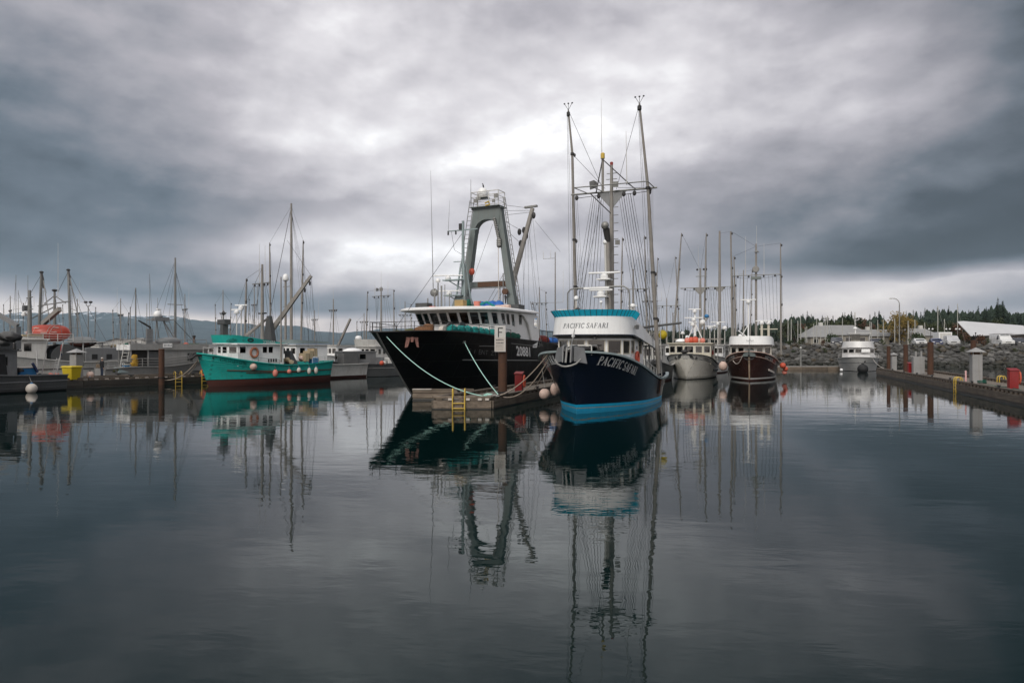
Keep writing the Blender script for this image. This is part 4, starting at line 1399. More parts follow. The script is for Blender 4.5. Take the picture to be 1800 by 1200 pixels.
def leafy_meshes(seed, H, W, m, n=1300, trunk_f=0.35, leaf=0.22):
    rr = random.Random(seed)
    tb = MB()
    tb.tube([(0, 0, -0.5), (0.05, 0, H * trunk_f), (0, 0.1, H * 0.75)], [H * 0.028, H * 0.02, H * 0.008], 6)
    cl = []
    for i in range(11):
        a = rr.uniform(0, 6.28)
        r_ = W * 0.5 * rr.uniform(0.15, 0.75)
        zc_ = H * rr.uniform(trunk_f + 0.08, 0.9)
        c = Vector((math.cos(a) * r_, math.sin(a) * r_, zc_))
        cl.append((c, W * rr.uniform(0.16, 0.27)))
        tb.tube([(0, 0, H * trunk_f * 0.9), tuple(c)], [H * 0.012, 0.02], 5)
    mb = MB()
    for i in range(n):
        c, s = rr.choice(cl)
        v = Vector((rr.gauss(0, 1), rr.gauss(0, 1), rr.gauss(0, 0.8)))
        v = v.normalized() * s * (rr.random() ** 0.4)
        p = c + v
        d1 = Vector((rr.uniform(-1, 1), rr.uniform(-1, 1), rr.uniform(-1, 1))).normalized()
        d2 = d1.orthogonal().normalized()
        l = leaf * rr.uniform(0.6, 1.4)
        mb.add([p - d1 * l, p + d2 * l * 0.7, p + d1 * l, p - d2 * l * 0.7], [(0, 1, 2, 3)])
    return tb.mesh('trunk', bark), mb.mesh('crown', m, 0)

def plant(name, meshes, loc, label, cat, s=1.0, rz=0.0, group=None):
    t = thing(name, label, cat, loc, rz, group)
    for nm, me in zip(('trunk', 'crown'), meshes):
        o = link(nm, me, t)
        o.scale = (s, s, s)
    return t

firs = [conifer_meshes(i, H, sp) for i, (H, sp) in enumerate(((17, 3.4), (20, 3.6), (15, 3.2), (22, 3.8), (18, 4.2), (13, 3.0)))]
rt = random.Random(5)
def tree_on_ridge(px, ytop, D, group='dark conifers along the wooded ridge', label='dark conifer in the wooded ridge behind the houses', k=None):
    """stand a fir at D so that its tip reaches the ridge line of the wood"""
    X = (px - 900) / FPX * D
    z = gh(X, D)
    H = 3.48 - (ytop - 607) / FPX * D - z
    i = rt.randrange(len(firs)) if k is None else k
    base_h = (17, 20, 15, 22, 18, 13)[i]
    plant('conifer_tree', firs[i], (X, D, z), label, 'tree', max(0.35, H / base_h), rt.uniform(0, 6.28), group)
ridge = curve([(1090, 585), (1180, 580), (1240, 574), (1300, 571), (1345, 560), (1380, 556), (1420, 551), (1440, 556), (1470, 556), (1490, 550), (1520, 558), (1545, 549), (1565, 556), (1590, 548),
               (1620, 542), (1660, 541), (1700, 543), (1730, 540), (1757, 530), (1775, 545), (1800, 545), (1860, 540), (1950, 545)])
for i in range(100):
    px = 1100 + i * 8.6 + rt.uniform(-3, 3)
    tree_on_ridge(px, ridge(px) + rt.uniform(-5, 9), rt.uniform(300, 470))
for i in range(80):
    px = 1120 + i * 10.2 + rt.uniform(-4, 4)
    tree_on_ridge(px, ridge(px) + rt.uniform(12, 26), rt.uniform(235, 300), 'dark conifers lower down the slope', 'smaller dark conifer lower on the slope behind the houses')
tree_on_ridge(1754, 523, 240, None, 'tallest dark conifer on the skyline above the white roof', 3)
tree_on_ridge(1763, 529, 246, None, 'dark conifer just right of the tallest one on the skyline', 0)
tree_on_ridge(1419, 546, 330, None, 'pointed dark conifer standing above the left half of the ridge', 1)

# the wood behind reads as one dark mass
mb = MB()
rf_ = random.Random(21)
for i in range(430):
    px = 1085 + 760 * rf_.random()
    D = rf_.uniform(330, 520)
    X = (px - 900) / FPX * D
    z = gh(X, D)
    H = max(5.0, 3.48 - (ridge(px) + rf_.uniform(1, 13) - 607) / FPX * D - z)
    W = rf_.uniform(3.4, 5.6)
    zz = z + H * 0.08
    n_ = 9
    for k in range(n_):
        f0 = k / n_
        r0 = W * (1 - f0) ** 0.8 * rf_.uniform(0.85, 1.15) + 0.2
        zb_ = zz + (H * 0.92) * f0
        zt2 = zb_ + H * 0.24
        m_ = 7
        o_ = rf_.uniform(0, 1)
        ring = []
        for j in range(m_ * 2):
            rr2 = r0 * (1.0 if j % 2 else 0.55) * rf_.uniform(0.75, 1.2)
            a_ = 6.2832 * j / (m_ * 2) + o_
            ring.append((X + rr2 * math.cos(a_), D + rr2 * math.sin(a_), zb_ - (0.5 if j % 2 else -0.3) * rf_.uniform(0.5, 1.5)))
        ring.append((X + rf_.uniform(-0.2, 0.2), D, min(zt2, z + H)))
        mb.add(ring, [(j, (j + 1) % (m_ * 2), m_ * 2) for j in range(m_ * 2)])
tag(mb.build('forest', fir_m, None, 0), 'dense dark conifer wood covering the rise behind the houses', 'forest', kind='stuff')

gold_tree = leafy_meshes(3, 9.0, 10.5, gold_m, 2300, 0.22, 0.24)
p = px_world(1655, 605, 172)
plant('autumn_tree', gold_tree, (p.x, 190, gh(p.x, 190)), 'broad yellow autumn tree behind the masts left of the white roof', 'tree', 1.0)
bush = [leafy_meshes(20 + i, 2.2, 3.0, m, 420, 0.12, 0.15) for i, m in enumerate((oliv_m, russ_m, oliv_m, leaf_mat('dull_green_leaves', (0.02, 0.035, 0.012), (0.045, 0.06, 0.022))))]
tall = [leafy_meshes(40 + i, 8.0, 7.0, m, 1100, 0.25, 0.28) for i, m in enumerate((oliv_m, russ_m, leaf_mat('dull_green_leaves', (0.02, 0.035, 0.012), (0.045, 0.06, 0.022))))]
for i in range(46):
    px = 1385 + i * 9.6 + rt.uniform(-3, 3)
    D = rt.uniform(205, 236)
    X = (px - 900) / FPX * D
    k = rt.choice((0, 0, 1, 2, 2))
    plant('broadleaf_tree', tall[k], (X, D, gh(X, D)), ('olive', 'russet', 'dull green')[k] + ' broadleaf tree at the foot of the wooded slope', 'tree', rt.uniform(0.6, 1.15), rt.uniform(0, 6.28), ('olive', 'russet', 'dull green')[k] + ' trees at the foot of the slope')
for (px, D, k, s, lab) in ((1447, 119.5, 1, 0.42, 'low rust red bush left of the parked dark estate car'), (1408, 119.2, 0, 0.55, 'low olive bush at the left end of the breakwater top'),
                           (1388, 119.8, 3, 0.5, 'small green bush by the brown boat pole'), (1462, 128, 3, 1.1, 'rounded dark green bush behind the parked estate car'),
                           (1552, 121, 0, 0.5, 'olive bush on the breakwater right of the silver cruiser'), (1612, 129, 3, 1.2, 'dark green bush behind the pale hatchback'),
                           (1724, 128, 1, 0.8, 'russet shrub in front of the white roofed building'), (1741, 127, 0, 0.7, 'olive shrub left of the white van')):
    X = (px - 900) / FPX * D
    plant('bush', bush[k], (X, D, gh(X, D) - 0.05), lab, 'bush', s, rt.uniform(0, 6.28))
for i, px in enumerate((1395, 1450, 1530, 1610, 1650, 1690, 1740, 1785)):
    D = 115.2
    X = (px - 900) / FPX * D
    plant('grass_tuft', bush[0 if i % 2 else 3], (X, D, gh(X, D) - 0.1), 'tuft of green growing between the riprap boulders', 'plant', 0.26 + 0.1 * (i % 3), i, 'tufts between the boulders')

# --- floating walkway and depth post at the left foot of the bank
wk = thing('floating_walkway', 'low grey floating walkway along the foot of the riprap bank', 'walkway', (38.0, 97.6, 0))
for i in range(3):
    MB().bx(i * 3.6, i * 3.6 + 3.56, 0, 2.0, -0.1, 0.42).build('float_section', 'timberX', wk, 0, bevel=0.02)
    MB().bx(i * 3.6 + 0.02, i * 3.6 + 3.54, 0.05, 1.95, 0.421, 0.48).build('deck', 'concrete', wk, 0)
wp_ = px_world(1403.5, 607, 99)
dp = thing('walkway_post', 'slim grey post on the floating walkway', 'post', (wp_.x, 98.2, -1), 0)
MB().tube([(0, 0, 0), (0, 0, 4.1)], 0.13, 10).build('shaft', 'galv', dp)
MB().lathe([(0.17, 0), (0.17, 0.08), (0.03, 0.18)], (0, 0, 4.1), 10).build('cap', 'white2', dp)

# --- parked vehicles
car_paint = {n: mat(n + '_car_paint', c, 0.25, var=0.04, coat=0.6) for n, c in
             dict(dark_grey=(0.035, 0.038, 0.045), white=(0.62, 0.62, 0.60), blue=(0.025, 0.035, 0.10), silver=(0.42, 0.42, 0.42), black=(0.012, 0.012, 0.014), pink=(0.45, 0.38, 0.34)).items()}
car_glass = mat('car_glass', (0.012, 0.016, 0.02), 0.30, var=0.05, spec=0.15)
lamp_m = mat('headlamp_lens', (0.6, 0.6, 0.58), 0.1, var=0.02)
def car(px, D, yaw, label, kind='hatch', paint='white', L=4.2, W=1.75, H=1.5):
    X = (px - 900) / FPX * D
    t = thing('parked_car' if kind != 'van' else 'parked_van', label, 'car' if kind != 'van' else 'van', (X, D, gh(X, D) + 0.02), R(yaw), 'vehicles parked on the breakwater')
    pm = car_paint[paint]
    # side profile, nose at y = 0 toward the camera (-y)
    if kind == 'van':
        prof = [(0, 0.35), (0, 0.80), (0.10, 0.98), (0.75, 1.16), (1.45, H * 0.95), (1.85, H), (L - 0.15, H), (L, H - 0.2), (L, 0.35)]
        win = (0.82, 1.20, 1.43, H * 0.93)
    else:
        prof = [(0, 0.35), (0, 0.62), (0.12, 0.78), (1.05, 0.92), (1.75, H * 0.97), (2.4, H), (L - 0.75, H * 0.97), (L - 0.18, 0.98), (L, 0.85), (L, 0.35)]
        win = (1.12, 0.95, 1.72, H * 0.94)
    mb = MB()
    rows = []
    for sx in (-1, -0.86, 0.86, 1):
        row = []
        for (y, z) in prof:
            tuck = 0.16 * max(0, (z - 0.9)) if abs(sx) == 1 else 0.16 * max(0, (z - 0.9)) * 0.9
            zz = z - (0.05 if abs(sx) == 1 and z > 0.9 else 0)
            row.append((sx * (W / 2) * (1 - tuck), y + (0.06 if abs(sx) == 1 and y < 0.05 else 0), zz))
        rows.append(row)
    mb.loft(rows, True)
    mb.add(rows[0], [tuple(range(len(prof) - 1, -1, -1))]).add(rows[-1], [tuple(range(len(prof)))])
    mb.build('body', pm, t, 24, fix=True)
    y0, z0, y1, z1 = win
    ww = W / 2 * 0.80
    n2 = Vector((0, -(z1 - z0), (y1 - y0))).normalized() * 0.015
    MB().add([Vector((-ww, y0, z0)) + n2, Vector((ww, y0, z0)) + n2, Vector((ww * 0.9, y1, z1)) + n2, Vector((-ww * 0.9, y1, z1)) + n2], [(0, 1, 2, 3)]).build('windscreen', car_glass, t, 0)
    for sx in (-1, 1):
        xb, xt = sx * W / 2 * (1 - 0.16 * 0.1) , sx * W / 2 * (1 - 0.16 * (H * 0.92 - 0.9))
        xo = sx * 0.012
        ya, yb = (1.5, L * 0.42) if kind == 'van' else (1.45, L - 0.75)
        MB().add([(xb + xo, ya - 0.1, 1.0 if kind != 'van' else 1.2), (xb + xo, yb, 1.0 if kind != 'van' else 1.2), (xt + xo, yb - 0.15, H * 0.91), (xt + xo, ya + 0.25, H * 0.91)], [(0, 1, 2, 3)]).build('side_window', car_glass, t, 0)
        MB().bx(sx * W * 0.33 - 0.16, sx * W * 0.33 + 0.16, -0.015, 0.10, 0.58, 0.74).build('headlight', lamp_m, t, 0, bevel=0.02)
        MB().bx(sx * (W / 2 + 0.06) - 0.07, sx * (W / 2 + 0.06) + 0.07, win[0] + 0.25, win[0] + 0.37, 0.98, 1.12).build('mirror', pm, t, 0)
        for yy in (0.75, L - 0.75):
            w = MB().lathe([(0.20, -0.10), (0.31, -0.10), (0.33, 0), (0.31, 0.10), (0.20, 0.10)], (sx * (W / 2 - 0.09), yy, 0.31), 16, 'x').build('wheel', 'dark', t)
            MB().lathe([(0.19, 0), (0.12, 0.02)], (sx * (W / 2 + 0.005), yy, 0.31), 12, 'x').build('rim', 'galv', w)
    MB().bx(-W * 0.22, W * 0.22, -0.012, 0.06, 0.56, 0.70).build('grille', 'dark', t, 0)
    MB().bx(-0.26, 0.26, -0.03, 0.0, 0.40, 0.50).build('number_plate', 'white2', t, 0)
    MB().bx(-W * 0.46, W * 0.46, -0.04, 0.06, 0.30, 0.395).build('bumper', 'dark' if paint in ('white',) else pm, t, 0, bevel=0.03)
    return t
car(1471, 121.5, -24, 'dark grey estate car parked above the riprap left of the silver cruiser', 'hatch', 'dark_grey', 4.6, 1.9, 1.55)
car(1541, 122.5, -24, 'dark low car half hidden right of the silver cruiser', 'hatch', 'black', 4.2, 1.8, 1.3)
car(1620, 121.5, -20, 'white hatchback parked behind the thick pile', 'hatch', 'white', 4.0, 1.75, 1.35)
car(1648, 121.0, -24, 'dark blue small car beside the silver minivan', 'hatch', 'blue', 3.9, 1.7, 1.35)
car(1677, 121.0, -22, 'silver minivan parked above the riprap in front of a white trailer', 'van', 'silver', 4.6, 1.95, 1.85)
car(1773, 122.0, -12, 'white panel van parked in front of the low dark building', 'van', 'white', 5.2, 2.05, 2.1)
car(1799, 123.0, -14, 'dark car cut off at the right edge beside the white van', 'hatch', 'dark_grey', 4.3, 1.8, 1.45)
tp = px_world(1668, 600, 126)
tr = thing('box_trailer', 'white box trailer behind the silver minivan', 'trailer', (tp.x, 127.0, gh(tp.x, 127)), R(-15))
MB().bx(-1.1, 1.1, 0, 3.4, 0.5, 2.55).build('box', 'white', tr, 0, bevel=0.04)
MB().bx(-0.9, 0.9, -0.02, 0.0, 0.65, 2.4).build('door', 'white2', tr, 0)
for sx in (-1, 1):
    MB().lathe([(0.1, -0.1), (0.33, -0.1), (0.33, 0.1), (0.1, 0.1)], (sx * 1.0, 1.8, 0.33), 14, 'x').build('wheel', 'dark', tr)

# --- buildings
roof_g = mat('pale_grey_roof', (0.25, 0.25, 0.245), 0.8, var=0.12, scale=0.8, streak=0.2)
roof_w = mat('white_metal_roof', (0.52, 0.52, 0.52), 0.5, var=0.05, scale=0.5)
wall_b = mat('beige_siding', (0.27, 0.245, 0.20), 0.8, var=0.12)
wall_d = mat('dark_brown_siding', (0.06, 0.052, 0.045), 0.8, var=0.2)
def lodge(px, D, w, dep, h, rh, label, m=wall_b, rm=roof_g, chim=1, rz=0.0, wn=4):
    X = (px - 900) / FPX * D
    t = thing('lodge', label, 'building', (X, D, gh(X, D) - 0.2), R(rz), 'grey roofed lodges beyond the basin')
    wins = [((i + 0.25) / wn, (i + 0.65) / wn, 0.35, 0.8) for i in range(wn)]
    wall('front_wall', (-w / 2, 0, 0), (w / 2, 0, 0), (-w / 2, 0, h), (w / 2, 0, h), wins, m, t, 'white2', 'glassD')
    wall('side_wall', (-w / 2, dep, 0), (-w / 2, 0, 0), (-w / 2, dep, h), (-w / 2, 0, h), [(0.3, 0.6, 0.35, 0.8)], m, t, 'white2', 'glassD')
    wall('side_wall', (w / 2, 0, 0), (w / 2, dep, 0), (w / 2, 0, h), (w / 2, dep, h), [], m, t)
    wall('rear_wall', (w / 2, dep, 0), (-w / 2, dep, 0), (w / 2, dep, h), (-w / 2, dep, h), [], m, t)
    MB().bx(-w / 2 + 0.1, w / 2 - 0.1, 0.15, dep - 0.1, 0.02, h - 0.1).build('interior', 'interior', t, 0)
    e = 0.5
    mb = MB()
    mb.add([(-w / 2 - e, -e, h), (w / 2 + e, -e, h), (w / 2 + e, dep + e, h), (-w / 2 - e, dep + e, h), (-w / 2 + rh * 0.9, dep / 2, h + rh), (w / 2 - rh * 0.9, dep / 2, h + rh)],
           [(0, 1, 5, 4), (1, 2, 5), (2, 3, 4, 5), (3, 0, 4), (3, 2, 1, 0)])
    ro = mb.build('roof', rm, t, 0)
    for i in range(chim):
        cx = -w / 4 + i * w / 2
        MB().bx(cx - 0.5, cx + 0.5, dep / 2 - 0.4, dep / 2 + 0.4, h + rh * 0.5, h + rh + 0.8).build('chimney', 'white2', ro, 0)
    return t
lodge(1480, 192, 16.0, 9, 3.2, 2.9, 'long grey roofed lodge with a chimney left of the silver cruiser flybridge')
lodge(1446, 188.5, 6.5, 7, 2.6, 2.2, 'small pale gabled lodge at the left end of the row', chim=0, wn=2)
lodge(1558, 194, 13.0, 8, 2.9, 2.0, 'grey roofed lodge with white chimney right of the silver cruiser')
lodge(1614, 192, 12.0, 8, 3.0, 2.2, 'grey roofed lodge between the street lamp and the yellow tree', chim=2)
# long low building with a wedge-shaped white roof
X0 = (1704 - 900) / FPX * 134
hb = thing('boathouse', 'low dark building with a large pointed white metal roof', 'building', (X0, 134.0, gh(X0 + 6, 134)), 0)
wall('gable_wall', (0.8, 0.4, 0), (4.0, -1.2, 0), (0.8, 0.4, 2.0), (4.0, -1.2, 2.35), [], wall_d, hb)
wall('front_wall', (4.0, -1.2, 0), (24, 2.6, 0), (4.0, -1.2, 2.35), (24, 2.6, 2.7), [(0.16, 0.26, 0.0, 0.75, 'interior'), (0.34, 0.5, 0.3, 0.75), (0.6, 0.75, 0.3, 0.75)], wall_d, hb, 'rustS', 'glassD')
for i in range(4):
    f = 0.01 + i * 0.036
    a = Vector((4.0, -1.2, 0)).lerp(Vector((24, 2.6, 0)), f)
    b = Vector((4.0, -1.2, 0)).lerp(Vector((24, 2.6, 0)), f + 0.034)
    MB().hexa([a + Vector((0, -0.05, 0.05)), b + Vector((0, -0.05, 0.05)), b, a, a + Vector((0, -0.05, 2.3)), b + Vector((0, -0.05, 2.3)), b + Vector((0, 0, 2.3)), a + Vector((0, 0, 2.3))]).build('cladding_panel', wall_b, hb, 0)
MB().add([(-0.7, -1.4, 2.0), (26, 1.2, 2.95), (26, 10, 3.2), (1.5, 6.0, 5.0), (2.1, 5.0, 5.05), (-0.7, -1.4, 1.85), (26, 1.2, 2.8), (26, 10, 3.05), (1.5, 6.0, 4.85)],
         [(0, 1, 4), (1, 2, 4), (2, 3, 4), (3, 0, 4), (0, 5, 6, 1), (1, 6, 7, 2), (2, 7, 8, 3), (3, 8, 5, 0), (5, 8, 7, 6)]).build('roof', roof_w, hb, 0)
MB().tube([(13, 3, 3.4), (13, 3, 4.1)], 0.12, 8).build('vent_pipe', 'galv', hb)

# --- lamps
sp_ = px_world(1581, 608, 118.5)
sl = thing('street_lamp', 'tall grey curved arm street lamp on the breakwater', 'street lamp', (sp_.x, 118.5, 3.35))
MB().tube([(0, 0, 0), (0, 0, 7.3)] + [(-1.15 + 1.15 * math.cos(R(a)), 0, 7.3 + 1.0 * math.sin(R(a))) for a in range(15, 91, 15)], [0.11, 0.08] + [0.055] * 6, 8).build('pole', 'galv', sl)
MB().ball((-1.45, 0, 8.28), 0.38, 0.14, 0.09).build('luminaire', 'white2', sl)
MB().bx(-0.12, 0.14, -0.12, 0.12, 0, 0.5).build('base', 'concrete', sl, 0)
op = px_world(1715, 600, 119.5)
ol = thing('lamp_post', 'ornate black lamp post rising behind the near roofed pedestal', 'lamp post', (op.x, 119.5, 3.35))
MB().lathe([(0.16, 0), (0.12, 0.3), (0.06, 0.4), (0.05, 1.6), (0.07, 1.65), (0.05, 2.2)], (0, 0, 0), 10).build('post', 'iron', ol)
for sx in (-1, 1):
    MB().tube([(0, 0, 1.6), (sx * 0.3, 0, 1.55), (sx * 0.34, 0, 1.75)], 0.025, 6).build('arm', 'iron', ol)
    MB().ball((sx * 0.34, 0, 1.86), 0.12).build('globe', 'iron', ol)
MB().ball((0, 0, 2.3), 0.13).build('globe', 'iron', ol)
for i, px in enumerate((1599, 1600, 1616, 1640, 1651)):
    D = 136
    X = (px + 6 * i - 900) / FPX * D
    t = thing('globe_lamp', 'small twin white globe lamp by the basin walk', 'lamp', (X, 134.5, gh(X, 134.5)), 0, 'globe lamps by the basin')
    MB().tube([(0, 0, 0), (0, 0, 3.2)], 0.05, 6).build('post', 'iron', t)
    for sx in (-0.35, 0.35):
        MB().ball((sx, 0, 3.3), 0.17).build('globe', 'white', t)
    MB().tube([(-0.35, 0, 3.15), (0.35, 0, 3.15)], 0.03, 5).build('bracket', 'iron', t)

# --- sailing boats in the basin behind the breakwater: only their masts show over the bank
mast_a = mat('pale_anodised_mast', (0.48, 0.47, 0.42), 0.45, metal=0.3, var=0.1)
sail_hull = {n: mat(n + '_yacht_hull', c, 0.35, var=0.04, coat=0.3) for n, c in dict(white=(0.65, 0.65, 0.63), blue=(0.03, 0.12, 0.25), green=(0.03, 0.16, 0.12)).items()}
def yacht_parts(H, c):
    hb_ = MB()
    rows = []
    for i in range(11):
        t = i / 10
        b = 1.5 * math.sin(math.pi * (0.08 + 0.78 * t) ** 0.9)
        zt = 1.15 - 0.25 * t
        rows.append([(-b, -4.2 + 8.6 * t, zt), (-b * 0.85, -4.0 + 8.2 * t, 0.35), (0, -3.4 + 7.2 * t, -0.6), (b * 0.85, -4.0 + 8.2 * t, 0.35), (b, -4.2 + 8.6 * t, zt), (0, -4.2 + 8.6 * t, zt + 0.06)])
    hb_.loft(rows, True)
    a = hb_.mesh('hull', sail_hull[c])
    b = MB().hexa([(-0.9, -1.6, 1.0), (0.9, -1.6, 1.0), (1.0, 1.6, 1.0), (-1.0, 1.6, 1.0), (-0.6, -0.9, 1.55), (0.6, -0.9, 1.55), (0.85, 1.5, 1.55), (-0.85, 1.5, 1.55)]).mesh('cabin', 'white')
    d = MB().tube([(0, -0.6, 1.0), (0, -0.6, H)], [0.10, 0.075], 8).mesh('mast', mast_a)
    e = MB().tube([(0, -0.5, 2.3), (0, 3.0, 2.25)], 0.13, 8).mesh('furled_boom', 'blueP' if c != 'green' else 'ropeT')
    f = MB().tube([(0, -4.1, 1.1), (0, -0.62, H * 0.97)], 0.022, 5).mesh('furled_forestay', 'galv')
    return [('hull', a), ('cabin', b), ('mast', d), ('furled_boom', e), ('forestay', f)]
masts = [(1384, 562), (1388, 561), (1399, 564), (1404, 577), (1407, 554), (1414, 575), (1418, 574), (1429, 569), (1435, 560), (1441, 579), (1447, 556), (1451, 555), (1481, 559), (1501, 549), (1528, 565), (1532, 566), (1542, 562),
         (1552, 561), (1570, 560), (1594, 564), (1605, 562), (1622, 567), (1644.5, 538), (1657, 561), (1680.5, 534), (1596, 572)]
rm_ = random.Random(9)
masts.sort()
ORD = 'first second third fourth fifth sixth seventh eighth ninth tenth eleventh twelfth thirteenth fourteenth fifteenth sixteenth seventeenth eighteenth nineteenth twentieth twenty-first twenty-second twenty-third twenty-fourth twenty-fifth twenty-sixth'.split()
for i, (px, yt) in enumerate(masts):
    D = rm_.uniform(141, 180)
    X = (px - 900) / FPX * D
    H = 3.48 - (yt - 607) / FPX * D
    tall_ = yt < 541
    t = thing('sailing_yacht', ORD[i] + ' bare pale yacht mast from the left above the breakwater' if not tall_ else
              ('tall pale yacht mast beside the yellow tree' if px < 1660 else 'tallest pale yacht mast just left of the white roof'), 'yacht', (X, D, 0), rm_.uniform(-0.5, 0.5), 'bare masts of yachts in the basin')
    for nm, me in yacht_parts(H, rm_.choice(('white', 'white', 'blue', 'green'))):
        link(nm, me, t)

# ================================================================== black-hulled trawler
TF = Frame(-6.96, 47.8, 26.0)
tw = TF.thing('fishing_trawler', 'large black hulled trawler with white wheelhouse and tall grey A-frame gantry', 'trawler')
TH = Hull(20.0, 4.1,
          sheer=[(0, 4.36), (0.10, 4.46), (0.25, 4.40), (0.42, 4.16), (0.62, 3.92), (0.7, 3.85), (0.85, 3.7), (1, 3.75)],
          beam_s=[(0, 0.0), (0.035, 1.15), (0.08, 1.95), (0.15, 2.85), (0.25, 3.45), (0.4, 3.72), (0.7, 3.72), (1, 3.3)],
          beam_w=[(0, 0.0), (0.08, 0.62), (0.2, 1.75), (0.35, 2.85), (0.5, 3.35), (0.75, 3.4), (1, 2.9)],
          flare=1.35, stem=0.92, depth=1.0, bulwark=0.55)
c0 = lambda v: (lambda t: v)
TH.build([(c0(-0.9), 0), (c0(0.0), 0), (c0(0.16), 0, 8), (lambda t: TH.zs(t), 0)], ['black'], tw, 44)
TH.deck('deckgrey', tw)
TH.rail('iron', tw, 0.14, 0.07, name='cap_rail')
TH.strake(lambda t: 2.55 - 0.5 * t, 0.22, 0.98, 'galv', tw, 0.045)
TH.strake(lambda t: 3.46 - 0.1 * t, 0.30, 0.40, 'galv', tw, 0.03)
TH.strake(lambda t: TH.zs(t) - 0.42, 0.50, 0.74, 'galv', tw, 0.035)
TH.strake(lambda t: TH.zs(t) * 0.5, 0.0, 0.10, 'iron', tw, 0.05, -1)
# worn steel stem bar
MB().tube([TH.P(0.0, z) * 1 + Vector((-0.012, -0.03, 0)) for z in [i * 0.43 for i in range(11)]], 0.055, 8).build('stem_bar', 'galv', tw)
# lettering
TH.text('20881', tw, 'lettersW', TH.arc(0.3, 5.35, lambda t: TH.zs(t) - 1.2, 1), 1.32, 0.76, 1, width=2.6, name='registration_number', glyphs=text_mesh('20881', 0.35, 0.028))
TH.text('F  I  ENT  Z I V', tw, 'lettersF', TH.arc(0.16, 2.0, lambda t: TH.zs(t) - 1.2, 1), 1.50, 0.34, 1, 0.25, width=3.9, name='worn_name')
# anchor housed in the port bow
ap = TH.P(0.058, 3.80, 1)
aT = (TH.P(0.068, 3.80, 1) - ap).normalized()
aN = aT.cross(Vector((0, 0, 1))).normalized()
aN = aN if aN.x > 0 else -aN
aP = lambda x, y, z: ap + aT * x + aN * y + Vector((0, 0, z))
an = MB()
an.tube([aP(-0.42, 0.10, 0.16), aP(0.42, 0.10, 0.16)], 0.08, 8)
an.tube([aP(0, 0.02, 0.30), aP(0, 0.16, 0.10), aP(0, 0.16, -0.10)], [0.11, 0.13, 0.09], 8)
for sx in (-1, 1):
    an.hexa([aP(sx * 0.16, 0.06, 0.14), aP(sx * 0.40, 0.06, 0.12), aP(sx * 0.40, 0.16, 0.12), aP(sx * 0.16, 0.16, 0.14),
             aP(sx * 0.34, 0.12, -0.42), aP(sx * 0.50, 0.12, -0.46), aP(sx * 0.48, 0.18, -0.46), aP(sx * 0.34, 0.18, -0.42)])
an.lump(0.03, 4.0).build('anchor', mat('scuffed_pink_anchor', (0.30, 0.15, 0.12), 0.8, var=0.5, scale=6, grime=0.4), tw)
MB().bx(-0.16, 0.16, -0.03, 0.03, -0.09, 0.09).build('fairlead', 'galv', tw).location = TH.P(0.225, 3.72, 1) + Vector((0.03, 0, 0))

# --- wheelhouse
ZB, ZT, Z0W = 4.98, 6.06, 3.75
front_b = [(-3.62, 6.7), (-3.25, 5.8), (-1.75, 5.3), (0.0, 5.15), (1.7, 5.35), (3.1, 5.9), (3.45, 6.9)]
lean = 0.62
zmid = ZB
for i in range(6):
    b0, b1 = front_b[i], front_b[i + 1]
    f0 = lambda p: (p[0] * (1.03), p[1] - lean)
    t0, t1 = f0(b0), f0(b1)
    # plain bulkhead below, raked window band above
    wall('lower_front', (*b0, Z0W), (*b1, Z0W), (*b0, zmid), (*b1, zmid), [], 'white', tw)
    n = 1 if i in (0, 5) else 2
    if i in (2, 3):
        wins = [(0.05, 0.46, 0.10, 0.93), (0.56, 0.96, 0.10, 0.93)]
    elif i in (1, 4):
        wins = [(0.05, 0.47, 0.10, 0.93), (0.56, 0.94, 0.10, 0.93)]
    else:
        wins = [(0.25, 0.8, 0.12, 0.92)]
    wall('window_band', (*b0, zmid), (*b1, zmid), (*t0, ZT), (*t1, ZT), wins, 'white', tw, 'white', 'glass', frames=True, fw=0.02)
